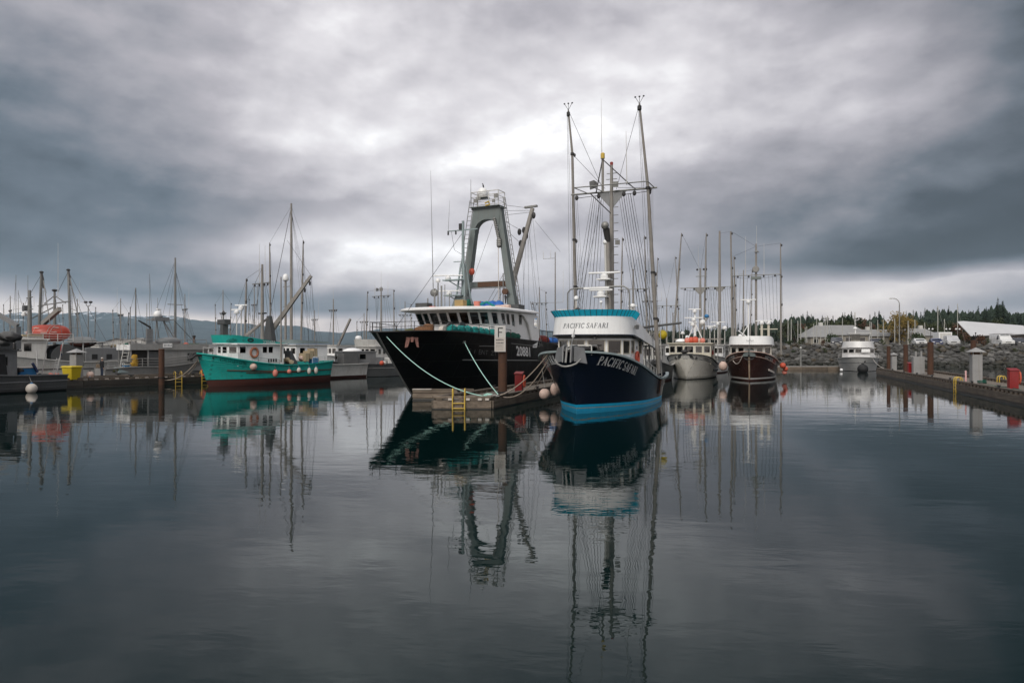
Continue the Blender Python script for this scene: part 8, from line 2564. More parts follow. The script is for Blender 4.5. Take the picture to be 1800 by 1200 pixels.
# more of the fleet, farther off on the left and between the front boats
for args in ((196, 86, 43, 'dark hulled boat between the seiner and the grey fishing boat', 'black', 'alu', (212, 520), ((200, 600, 198, 540, 0), (224, 600, 226, 545, 0)), (548, 1.3, 1.3), ((206, 500),)),
             (30, 92, 43, 'dark boat behind the seiner masts at the far left', 'aluD', 'alu', (18, 515), ((8, 600, 6, 530, 0), (40, 600, 41, 528, 0)), (540, 1.3, 1.3), ((60, 505),)),
             (140, 100, 43, 'brown hulled boat far behind the dark skiff', 'brown', 'white2', (136, 520), ((112, 600, 110, 530, 0), (166, 600, 168, 535, 0)), (545, 1.4, 1.4), ((140, 490),)),
             (318, 104, 43, 'small white boat with bare mast behind the tripod mast boat', 'white', 'white', (325, 512), (), (538, 1.2, 1.2), ((332, 500),)),
             (372, 98, 43, 'grey boat with twin bare poles behind the teal cabin', 'aluD', 'white2', (392, 505), ((380, 600, 378, 530, 0), (404, 600, 406, 528, 0)), (545, 1.3, 1.3), None),
             (432, 110, 43, 'white boat whose mast shows left of the tall mast', 'white2', 'white', (447, 498), ((436, 600, 438, 520, 0),), (530, 1.2, 1.2), ((452, 480),)),
             (536, 118, 43, 'far white boat behind the dinghies', 'white', 'white', (553, 540), (), (556, 1.2, 1.2), ((560, 520),)),
             (634, 112, 40, 'far grey boat left of the black bow', 'alu', 'white2', (640, 545), ((628, 600, 627, 560, 0),), (560, 1.3, 1.3), None),
             (704, 104, 30, 'far white boat seen over the black foredeck', 'white', 'white', (712, 525), ((724, 600, 722, 530, 0),), (548, 1.4, 1.4), ((703, 520),)),
             (940, 96, 24, 'far pale boat between trawler derrick and navy pole', 'white', 'white2', (948, 500), ((961, 600, 959, 508, 0),), (528, 1.4, 1.4), ((990, 470),)),
             (1130, 112, 22, 'far white boat with two whips above the navy stern', 'white', 'white', (1142, 500), (), (524, 1.4, 1.4), ((1150, 480), (1163, 505)))):
    back_boat(args[0], args[1], args[2], args[3], args[4], args[5], args[6], args[7], args[8], args[9], r=0.10, gus=False)

# ================================================================== far-left aluminium boat
AF = Frame(-41.8, 43.3, 28.0)
at_ = AF.thing('workboat', 'grey aluminium workboat cut off at the left edge with its stern showing', 'workboat')
AH = Hull(12.0, 0.8, sheer=[(0, 2.3), (0.3, 1.8), (0.5, 1.5), (0.7, 1.3), (1, 1.22)], beam_s=[(0, 0), (0.06, 0.9), (0.2, 1.6), (0.4, 1.95), (1, 1.9)],
          beam_w=[(0, 0), (0.1, 0.7), (0.3, 1.6), (0.5, 1.75), (1, 1.75)], flare=1.2, bulwark=0.45)
AH.build([(c0(-0.5), 1, 2), (c0(0.12), 0, 6), (lambda t: AH.zs(t), 0)], ['aluD', 'dark'], at_, 30)
AH.deck('deckgrey', at_)
AH.rail('alu', at_, 0.18, 0.08)
AH.strake(lambda t: 0.78, 0.4, 1.0, 'alu', at_, 0.05)
AH.strake(lambda t: 0.30, 0.4, 1.0, 'aluD', at_, 0.04)
cabin(at_, 1.6, 2.2, 8.6, 0.9, 3.05, 2.0, 2.7, 'alu', 'galv', 'glassD', side=[(0.5, 0.62), (0.8, 0.9)], roof='aluD')
MB().hexa([(1.605, 7.4, 1.0), (1.605, 8.0, 1.0), (1.63, 8.0, 1.0), (1.63, 7.4, 1.0), (1.605, 7.2, 2.85), (1.605, 7.8, 2.85), (1.63, 7.8, 2.85), (1.63, 7.2, 2.85)]).build('dark_door', 'dark', at_, 0)
for px in (22.5, 27.5):
    q = AF.at(px, 632, a=8.62)
    MB().bx(q.x - 0.07, q.x + 0.07, 8.61, 8.66, 2.05, 2.62).build('white_window', 'white', at_, 0)  # plain white strips stand in for the two white aft windows
q0, q1, q2 = AF.at(31, 612, a=8.8), AF.at(31, 572, a=8.8), AF.at(-6, 549, a=8.0)
MB().beam(q0, q1, 0.32, 0.32, up=(0, 1, 0)).build('davit_post', 'alu', at_, 0)
MB().beam(q1 + Vector((0, 0, 0.05)), q2, 0.3, 0.3).build('davit_beam', 'alu', at_, 0)
MB().hexa([q1 + Vector((-0.9, 0, -0.1)), q1 + Vector((-0.5, 0, -0.1)), q1 + Vector((-0.5, 0.1, -0.1)), q1 + Vector((-0.9, 0.1, -0.1)), q1 + Vector((-0.75, 0, -1.2)), q1 + Vector((-0.6, 0, -1.2)), q1 + Vector((-0.6, 0.1, -1.2)), q1 + Vector((-0.75, 0.1, -1.2))]).build('davit_brace', 'alu', at_, 0)
for i, (px, py, s) in enumerate(((6, 592, 0.55), (16, 588, 0.5), (24, 592, 0.45), (4, 600, 0.5))):
    q = AF.at(px, py, a=7.2)
    MB().ball(q, s * 0.9, s, s * 0.6, 16, 11).lump(0.14, 2.4, i).build('net_bundle', ('iron', 'deckgrey')[i % 2], at_, 60)
MB().bx(-1.6, 1.5, 6.6, 8.4, 3.15, 3.9).build('roof_locker', 'aluD', at_, 0, bevel=0.05)
for (x0, y0, x1, y1) in ((66, 655, 64, 612), (74, 655, 84, 595), (100, 655, 111, 601)):
    MB().tube([AF.at(x0, y0, a=11.2), AF.at(x1, y1, a=11.2)], 0.05, 6).build('stern_pipe', 'alu2', at_)
ladder(at_, AF.at(94, 655, a=11.6), AF.at(102, 627, a=11.8), 0.35, (1, 0, 0), 'alu2', 6, 0.022)
MB().bx(-0.9, 0.3, 9.4, 10.6, 1.0, 1.75).build('tote', 'blueP', at_, 0, bevel=0.05)
MB().bx(-0.8, 0.35, 9.35, 10.7, 1.76, 1.84).build('tote_lid', 'pale', at_, 0)
MB().beam(AF.at(57, 636, a=10.2), AF.at(66, 652, a=10.6), 0.14, 0.14).build('blue_strut', mat('navy_steel', (0.02, 0.035, 0.10), 0.5), at_, 0)
small_heap(at_, 'iron', (0.3, 9.3, 1.4), 0.5, 7, 12)
q = AF.at(55.5, 681, u=2.3)
buoy(tuple(AF.world(*q)), 0.38, 'pale', 'big dirty white ball fender on the left aluminium workboat', rope=tuple(AF.world(1.95, q.y, 1.25)))
fl = thing('hanging_flag', 'limp red flag with blue tip hanging on the left boat pole', 'flag', AF.world(*AF.at(108, 603, a=11.2)), R(-30))
MB().loft([[(-0.12 + 0.03 * math.sin(i), 0.03 * math.cos(i * 1.3), -i * 0.13), (0.02, 0.05 * math.sin(i * 0.9), -i * 0.13 - 0.02), (0.16 - 0.06 * i / 5, -0.02 * i, -i * 0.13 - 0.03)] for i in range(6)]).build('cloth', 'red', fl, 60)
MB().loft([[(-0.10, 0.02, -0.66), (0.03, 0.05, -0.68), (0.09, -0.1, -0.7)], [(-0.04, 0.0, -0.9), (0.02, 0.02, -0.92), (0.05, -0.05, -0.9)]]).build('blue_tip', mat('navy_steel', (0.02, 0.035, 0.10), 0.5), fl, 60)
MB().tube([(0.1, 0, 0.05), (0.1, 0, -0.72)], 0.012, 5).build('halyard', 'white2', fl)

# ================================================================== seiner carrying the orange rescue boat
SFr = Frame(-50.0, 62.5, 43.0)
se = SFr.thing('fishing_seiner', 'long grey and white seiner behind the left dock carrying small boats on racks', 'fishing boat')
hs = hull_simple(se, 16.0, 1.2, 3.0, 1.9, 1.9, 2.5, 'white2', 'dark', 0.2, 0.4)
hs.strake(lambda t: 1.2, 0.2, 1.0, 'dark', se, 0.05)
MB().bx(-2.1, 2.15, 9.0, 14.8, 1.6, 3.25).build('deckhouse', 'alu', se, 0, bevel=0.08)
for i in range(4):
    MB().bx(2.151, 2.17, 9.6 + i * 1.3, 10.1 + i * 1.3, 2.1, 2.6).build('port_light', 'dark', se, 0)
MB().lathe([(0.4, -1.5), (1.25, -1.5), (1.25, -1.35), (1.0, -1.3), (1.0, 1.3), (1.25, 1.35), (1.25, 1.5), (0.4, 1.5)], (0.6, 7.4, 2.35), 22, 'x').build('net_drum', 'aluD', se)
cabin(se, 2.0, 2.2, 5.8, 1.8, 4.0, 2.9, 3.7, 'white2', 'white2', 'glassD')
for i, u in enumerate((-1.6, 1.9)):
    for a in (4.4, 8.9, 11.6):
        MB().tube([(u, a, 1.6), (u, a, 3.85)], 0.06, 6).build('rack_post', 'alu2', se)
MB().bx(-1.8, 2.1, 4.2, 11.8, 3.80, 3.88).build('boat_rack', 'alu2', se, 0)
railing(se, [(2.1, a, 3.88) for a in (4.3, 5.5, 6.7, 8.0)], 0.7, 'white2', 0.03, 2)
for i in range(3):
    MB().bx(-0.5, 2.0, 3.9 + 0.02 * i, 5.6, 3.89 + 0.22 * i, 4.07 + 0.22 * i).build('stacked_board', 'tan' if i != 1 else 'white2', se, 0)
# lifeboat-style hull: rounded ends, keel band, lashings
ob = thing('rescue_boat', 'bright orange covered rescue boat on the rack at left', 'rescue boat', SFr.world(*(SFr.at(85.5, 583, a=6.6) * 1)), R(4))
rows = []
for i in range(17):
    x = -1 + 2 * i / 16
    k = max(0.0, 1 - abs(x) ** 3.2) ** 0.55
    w, h1, h2 = 0.95 * k + 0.02, 0.86 * k + 0.02, 0.80 * (k ** 0.8) + 0.02
    rows.append([(x * 2.02, w * math.cos(R(a)), (h1 if math.sin(R(a)) > 0 else h2) * math.sin(R(a)) + 0.08 * x * x) for a in range(0, 360, 20)])
MB().loft(rows, True).add(rows[0], [tuple(range(17, -1, -1))]).add(rows[-1], [tuple(range(18))]).build('hull', 'raftorange', ob, 50)
MB().tube([(2.06 * math.cos(R(a)) * (1 if True else 0), -0.99 * (max(0, 1 - abs(math.cos(R(a))) ** 3.2) ** 0.55) if a >= 180 else 0.99 * (max(0, 1 - abs(math.cos(R(a))) ** 3.2) ** 0.55), -0.05 + 0.08 * math.cos(R(a)) ** 2) for a in range(4, 356, 8)], 0.05, 6).build('gunwale_band', 'raftorange', ob)
for x in (-1.0, 0.35, 0.65):
    k = max(0.0, 1 - abs(x / 2.02) ** 3.2) ** 0.55
    MB().tube([(x + 0.25 * math.sin(R(a)), 0.97 * k * math.cos(R(a)), 0.88 * k * math.sin(R(a)) + 0.02) for a in range(180, 361, 15)][::-1] + [(x + 0.25 * math.sin(R(a)), 0.97 * k * math.cos(R(a)), 0.88 * k * math.sin(R(a)) + 0.02) for a in range(15, 181, 15)], 0.022, 5).build('lashing', 'pale', ob)
for (x, z) in ((-1.6, 0.12), (-1.55, -0.02), (-0.7, 0.5), (1.1, 0.55), (0.1, 0.05), (1.0, 0.1)):
    MB().bx(x - 0.28, x + 0.28, -0.99 * (1 - abs(x / 2.02) ** 3.2) ** 0.55 * (1 - 0.30 * max(0, z)) - 0.02, -0.7, z, z + 0.06).build('grab_strip', 'pale', ob, 0)
dg = thing('skiff', 'dark grey skiff with red bottom on the rack right of the orange boat', 'skiff', SFr.world(*SFr.at(145, 598, a=10.2)), R(3))
rows = []
for i in range(13):
    x = -1 + 2 * i / 12
    k = max(0.0, 1 - abs(x) ** 2.6) ** 0.6
    rows.append([(x * 1.5, 0.7 * k * math.cos(R(a)), 0.58 * k * math.sin(R(a)) + 0.1 * x * x) for a in range(0, 360, 24)])
mb = MB()
mb.loft(rows, True)
mb.mi = [1 if min(mb.v[i][2] for i in f) < -0.22 else 0 for f in mb.f]
mb.build('hull', ['grp', 'antifoul'], dg, 50)
MB().tube([(1.45 * math.cos(R(a)), 0.66 * math.sin(R(a)), 0.06) for a in range(0, 360, 18)], 0.09, 7, closed=True).build('rubber_gunwale', 'aluD', dg)
# its rig
M1 = mast_rig(se, SFr, 52, 507, 600, a=4.6, r=0.20, cross=None, zfoot=3.8, m='galv')
for (y_, w0, w1) in ((520, 1.2, 1.1), (541, 1.3, 1.2)):
    z = SFr.at(52, y_, a=4.6).z
    MB().tube([(M1.x - w0, 4.6, z), (M1.x + w1, 4.6, z)], 0.05, 6).build('spreader', 'galv', se)
MB().bx(M1.x - 1.0, M1.x - 0.1, 4.2, 4.8, SFr.at(52, 543, a=4.6).z, SFr.at(52, 534, a=4.6).z).build('lamp_housing', 'aluD', se, 0)
radar_scanner(se, (M1.x - 0.65, 4.3, SFr.at(52, 552, a=4.6).z), 1.1, 0.1)
for (px, yt) in ((28, 480), (32, 507), (49, 481), (28, 515)):
    q = SFr.at(px, yt, a=4.4)
    MB().tube([(q.x, 4.4, 3.8), tuple(q)], [0.04, 0.02], 5).build('whip_antenna', 'galv', se)
def a_frame(px0, py0, px1, py1, pxf, pyf, a, legs=True):
    """upright with a raking back leg, rungs between them"""
    A, B = SFr.at(px0, py0, a=a), SFr.at(px1, py1, a=a)
    C_ = SFr.at(pxf, pyf, a=a)
    T = SFr.at(px1 + 3, py1 + 12, a=a)
    MB().tube([A, B], [0.15, 0.12], 8).build('gallows_post', 'galv', se)
    MB().tube([C_, T], 0.045, 6).build('gallows_leg', 'galv', se)
    MB().ball(B + Vector((0, 0, 0.05)), 0.2, 0.2, 0.14, 8, 6).build('post_cap', 'iron', se)
    MB().tube([B - Vector((-0.15, 0, 0.1)), T, T + Vector((0.1, 0, -0.9))], 0.09, 6).build('top_tackle', 'iron', se)
    for f in (0.25, 0.5, 0.8):
        MB().tube([A.lerp(B, f), C_.lerp(T, f)], 0.035, 5).build('rung_bar', 'galv', se)
    D_ = A + Vector((0.45, 0, 0))
    ladder(se, D_ + Vector((0.15, 0.1, 0)), A.lerp(B, 0.75) + Vector((0.5, 0.1, 0)), 0.34, (1, 0, 0), 'galv', 14, 0.018)
a_frame(68, 600, 73, 476, 89, 572, 7.0)
a_frame(125, 605, 120, 472, 148, 605, 9.6)
M2 = mast_rig(se, SFr, 96, 508, 600, a=8.0, r=0.16, cross=None, zfoot=3.3, m='galv', whip=((102, 424),))
z = SFr.at(96, 530, a=8.0).z
MB().tube([(SFr.at(67, 531, a=8).x, 8.0, z), (SFr.at(124, 529, a=8).x, 8.0, z)], 0.06, 6).build('crosstree', 'galv', se)
MB().tube([SFr.at(78, 530, a=8), SFr.at(95, 517, a=8)], 0.05, 6).tube([SFr.at(115, 529, a=8), SFr.at(97, 517, a=8)], 0.05, 6).build('cross_strut', 'galv', se)
MB().ball(SFr.at(96, 507, a=8), 0.32, 0.25, 0.14).build('masthead_cap', 'iron', se)
MB().tube([SFr.at(54, 557, a=8), SFr.at(95, 536, a=8)], 0.06, 6).build('boom_stay', 'galv', se)
MB().beam(SFr.at(75, 566, a=6.9), SFr.at(105, 540, a=7.4), 0.34, 0.42).build('deck_crane', 'mast', se, 0)
MB().tube([SFr.at(75, 568, a=6.9), SFr.at(75, 600, a=6.9)], 0.26, 8).build('crane_column', 'mast', se)
for (x0, y0, x1, y1) in ((73, 478, 52, 515), (120, 474, 102, 510), (120, 474, 192, 606), (121, 490, 164, 600), (96, 560, 106, 575), (73, 480, 82, 512)):
    wire(SFr.at(x0, y0, a=8.2), SFr.at(x1, y1, a=8.2), se, 0.02)

# dock light standard
q = px_world(155, 600, 78)
dl = thing('dock_light', 'slim twin headed light standard behind the seiner', 'lamp', (q.x, 78, 0))
MB().tube([(0, 0, 0), (0, 0, 8.0)], [0.07, 0.05], 7).build('pole', 'galv', dl)
for sx in (-1, 1):
    MB().tube([(0, 0, 7.9), (sx * 0.22, 0, 8.05), (sx * 0.25, 0, 8.3)], 0.035, 5).build('bracket', 'galv', dl)
    MB().ball((sx * 0.28, 0, 8.42), 0.24, 0.14, 0.14, 8, 6).build('lamp_head', 'iron', dl)

# ================================================================== grey fishing boat alongside the left dock (bow to the right)
KF = Frame(-30.4, 71.2, 223.0)
kb = KF.thing('fishing_boat', 'grey fishing boat with ladders and tripod mast along the left dock', 'fishing boat')
kh = hull_simple(kb, 11.2, 1.0, 2.4, 1.5, 1.35, 1.9, 'alu3', 'dark', 0.1, 0.4, rail='alu3')
def kat(px, py, u=-1.6):
    return KF.at(px, py, u=u)
# house: closed forward part, open working shelter aft
wall('house_side', (-1.62, 6.2, 1.0), (-1.62, 2.0, 1.0), (-1.62, 6.2, 3.15), (-1.62, 2.0, 3.15), [(0.52, 0.66, 0.42, 0.82)], 'alu3', kb, 'galv', 'glassD')
wall('house_side', (1.62, 2.0, 1.0), (1.62, 6.2, 1.0), (1.62, 2.0, 3.15), (1.62, 6.2, 3.15), [(0.3, 0.5, 0.42, 0.82)], 'alu3', kb, 'galv', 'glassD')
wall('house_front', (-1.62, 2.0, 1.0), (1.62, 2.0, 1.0), (-1.62, 2.0, 3.15), (1.62, 2.0, 3.15), [(0.1, 0.4, 0.5, 0.85), (0.6, 0.9, 0.5, 0.85)], 'alu3', kb, 'galv', 'glassD')
wall('house_rear', (1.62, 6.2, 1.0), (-1.62, 6.2, 1.0), (1.62, 6.2, 3.15), (-1.62, 6.2, 3.15), [(0.62, 0.85, 0.05, 0.85, 'interior')], 'alu', kb, 'galv', 'glassD')
MB().bx(-1.72, 1.72, 1.8, 9.2, 3.152, 3.25).build('shelter_roof', 'alu3', kb, 0)
MB().bx(-1.80, -1.725, 2.0, 9.2, 3.05, 3.62).build('roof_fascia', 'alu3', kb, 0)
MB().bx(-1.80, 1.8, 9.205, 9.27, 3.05, 3.55).build('roof_fascia', 'white', kb, 0)
for a in (9.1, 7.6):
    for u in (-1.6, 1.6):
        MB().bx(u - 0.06, u + 0.06, a - 0.06, a + 0.06, 0.9, 3.15).build('shelter_post', 'alu3', kb, 0)
MB().bx(-1.2, -1.15, 6.3, 9.0, 1.0, 3.1).build('shelter_back', 'interior', kb, 0)
MB().bx(-1.55, -1.50, 6.3, 7.5, 1.0, 2.9).build('shade_screen', 'aluD', kb, 0)  # dark sheet stands in for the shade inside the open shelter
railing(kb, [(-1.75, a, 3.3) for a in (2.2, 3.4, 4.6, 5.8, 7.0, 8.2, 9.1)], 0.75, 'alu3', 0.03, 1)
ladder(kb, (-1.2, 9.7, 1.0), (-1.0, 9.2, 3.6), 0.5, (0.3, 1, 0), 'white2', 8, 0.035)
bdp = kat(294.5, 604, -1.82)
MB().bx(-1.85, -1.82, bdp.y - 0.42, bdp.y + 0.42, bdp.z - 0.2, bdp.z + 0.2).build('number_board', 'white', kb, 0)
vs, fs, w_ = text_mesh('371914', 3)
MB().add([Vector((-1.862, bdp.y + 0.36 - (x / w_) * 0.72, bdp.z - 0.11 + y * 0.22)) for x, y in vs], fs).build('registration_number', 'lettersD', kb, 0)
# oilskins hanging by the door, deck gear
oil = kat(236, 635, -1.55)
MB().ball((-1.6, oil.y, 1.95), 0.14, 0.36, 0.72, 14, 11).lump(0.11, 3.0).build('hanging_oilskins', mat('ochre_oilskin', (0.40, 0.23, 0.02), 0.6, var=0.2), kb, 60)
MB().bx(-1.7, -0.4, 8.3, 10.2, 0.95, 1.45).build('hatch_cover', 'greygreen', kb, 0, bevel=0.03)
railing(kb, [kh.P(t, kh.zs(t), -1) + Vector((0.1, 0, 0)) for t in (0.2, 0.4, 0.6, 0.75, 0.88, 0.98)], 0.75, 'alu3', 0.03, 2)
# stack pair and bent exhaust
for px in (260, 265):
    q = kat(px, 600, -0.6)
    MB().bx(q.x - 0.14, q.x + 0.14, q.y - 0.14, q.y + 0.14, 3.25, KF.at(px, 575, u=-0.6).z).build('stack', 'alu', kb, 0)
q = KF.at(264, 572, u=-0.6)
MB().tube([q - Vector((0, 0, 0.5)), q, KF.at(252, 565, u=-0.6), KF.at(243, 560, u=-0.6)], [0.1, 0.1, 0.09, 0.05], 7).build('exhaust_boom', 'iron', kb)
# tripod radar mast
q = KF.at(281, 560, u=-0.2)
for px in (272, 282, 303, 318):
    b_ = KF.at(px, 600, u=-0.2 if px != 282 else 0.8)
    MB().tube([(b_.x, b_.y, 3.25), (q.x, q.y + (0.3 if px < 290 else -0.3), KF.at(281, 560, u=-0.2).z)], 0.05, 6).build('tripod_leg', 'alu3', kb)
ladder(kb, (-0.4, KF.at(310, 600, u=-0.4).y, 3.3), (-0.3, KF.at(293, 560, u=-0.3).y, q.z), 0.4, (0.3, 1, 0), 'alu3', 10, 0.025)
MB().bx(q.x - 0.5, q.x + 0.5, q.y - 0.7, q.y + 0.6, q.z - 0.05, q.z + 0.28).build('mast_box', 'alu', kb, 0)
MB().tube([KF.at(258, 559, u=-0.3), KF.at(305, 559, u=-0.3)], 0.05, 6).build('light_bar', 'alu3', kb)
q2 = KF.at(277, 554, u=-0.4)
dome(kb, tuple(q2), 0.36, 0.62)
MB().tube([KF.at(284, 556, u=-.2), KF.at(279, 545, u=-.2)], 0.13, 7).build('radar_strut', 'alu', kb)
radar_scanner(kb, tuple(KF.at(279, 547, u=-.2)), 0.9, -0.7)
mast_rig(kb, KF, 308, 450, 600, a=KF.at(308, 600, u=0.6).y, r=0.13, cross=None, zfoot=3.2, m='galv')
q = KF.at(308, 532, u=0.6)
MB().tube([q + Vector((0, -0.75, 0)), q + Vector((0, 0.75, 0))], 0.035, 5).build('spreader', 'galv', kb)
for (x1, y1) in ((345, 600), (340, 600), (296, 560), (330, 598)):
    wire(KF.at(308, 470, u=0.6), KF.at(x1, y1, u=0.2), kb, 0.012)
wire(KF.at(306, 560, u=0.3), KF.at(350, 606, u=0.3), kb, 0.03)
MB().ball(KF.at(296, 597, u=-0.3), 0.5, 1.2, 0.42, 16, 11).lump(0.07, 1.6).build('covered_dinghy', 'grp', kb, 60)
MB().ball((-1.0, KF.at(327, 602, u=-1).y, 3.5), 0.28).build('deck_float', 'orange', kb)
MB().bx(-1.2, 1.0, KF.at(350, 604, u=-1.2).y, KF.at(334, 604, u=-1.2).y, 3.26, 3.7).build('net_locker', 'green', kb, 0, bevel=0.04)
q = KF.at(341, 590, u=-0.6)
MB().tube([(q.x, q.y, 3.2), tuple(q)], 0.1, 7).build('flue_pipe', 'rustS', kb)
MB().lathe([(0.08, 0), (0.17, 0.04), (0.17, 0.2), (0.1, 0.22)], tuple(q), 8).build('flue_cap', 'iron', kb)
for (px, yt, r_) in ((238.5, 503, 0.09), (229, 536, 0.06), (258, 530, 0.04), (263, 478, 0.03), (277, 520, 0.025)):
    q = KF.at(px, yt, u=0.9)
    MB().tube([(q.x, q.y, 1.2), tuple(q)], [r_, r_ * 0.6], 7).build('pole', 'galv', kb)
MB().beam(KF.at(184, 603, u=0.9), KF.at(252, 592, u=0.9), 0.14, 0.16).build('lowered_boom', 'white2', kb, 0)

# ================================================================== sheds far behind on the left
shed_r = mat('weathered_shed_roof', (0.17, 0.165, 0.155), 0.85, var=0.15, scale=0.6)
for (px, D, w, dep, h, rh, lab) in ((205, 150, 9.0, 12, 3.6, 1.5, 'grey floating boat shed with gabled roof behind the seiner'), (240, 158, 8.0, 12, 3.7, 1.6, 'second grey boat shed partly behind the lowered boom'),
                                    (158, 165, 7.0, 10, 3.3, 1.2, 'low grey shed behind the dark skiff')):
    X = (px - 900) / FPX * D
    t = thing('boat_shed', lab, 'shed', (X, D, 0), R(20))
    wall('gable_wall', (-w / 2, 0, 0.2), (w / 2, 0, 0.2), (-w / 2, 0, h), (w / 2, 0, h), [(0.2, 0.45, 0.0, 0.7, 'interior'), (0.55, 0.8, 0.0, 0.7, 'interior')], 'deckgrey', t, 'white2')
    wall('side_wall', (w / 2, 0, 0.2), (w / 2, dep, 0.2), (w / 2, 0, h), (w / 2, dep, h), [(0.1, 0.2, 0.4, 0.7), (0.4, 0.5, 0.4, 0.7)], 'deckgrey', t, 'white2', 'glassD')
    MB().add([(-w / 2, 0.0, h), (w / 2, 0.0, h), (0, 0.0, h + rh)], [(0, 1, 2)]).build('gable', 'white2', t, 0)
    MB().add([(-w / 2 - 0.3, -0.4, h - 0.1), (0, -0.4, h + rh), (0, dep, h + rh), (-w / 2 - 0.3, dep, h - 0.1), (w / 2 + 0.3, -0.4, h - 0.1), (w / 2 + 0.3, dep, h - 0.1)], [(0, 1, 2, 3), (1, 4, 5, 2)]).build('roof', shed_r, t, 0)
    MB().bx(-w / 2 - 0.4, w / 2 + 0.4, -0.5, dep, -0.3, 0.2).build('float', 'timberX', t, 0)

# ================================================================== yellow bin and the man
yb = px_world(122, 667, 55.6)
bn_ = thing('wheeled_bin', 'bright yellow lidded bin on the left dock behind the grey stern', 'bin', (yb.x, 55.9, 0.62), R(-20))
MB().hexa([(-0.46, -0.36, 0.06), (0.46, -0.36, 0.06), (0.46, 0.36, 0.06), (-0.46, 0.36, 0.06), (-0.58, -0.46, 1.06), (0.58, -0.46, 1.06), (0.58, 0.46, 1.06), (-0.58, 0.46, 1.06)]).build('tub', 'yellowB', bn_, 0, bevel=0.04)
MB().hexa([(-0.65, -0.53, 1.07), (0.65, -0.53, 1.07), (0.65, 0.53, 1.07), (-0.65, 0.53, 1.07), (-0.58, -0.45, 1.19), (0.58, -0.45, 1.19), (0.58, 0.45, 1.19), (-0.58, 0.45, 1.19)]).build('lid', 'yellowB', bn_, 0, bevel=0.03)
for sx in (-1, 1):
    MB().lathe([(0.03, -0.03), (0.09, -0.03), (0.09, 0.03), (0.03, 0.03)], (sx * 0.36, -0.25, 0.09), 12, 'x').build('wheel', 'dark', bn_)
pp_ = px_world(126, 632, 57.0)
plant('potted_shrub', bush[3], (pp_.x - 0.25, 58.4, 1.5), 'small leafy shrub in front of the grey pedestal', 'plant', 0.30)
q = px_world(162.5, 658, 58.6)
buoy((q.x, 58.3, 0.98), 0.30, 'pinkish', 'faded pink buoy lying on the dock edge near the man')
q = px_world(163, 672, 57.8)
buoy((q.x, 57.4, 0.42), 0.15, 'pale', 'slim pale fender hanging below the pink buoy', stretch=2.6, cat='fender', name='fender', rope=(q.x, 57.55, 0.85))

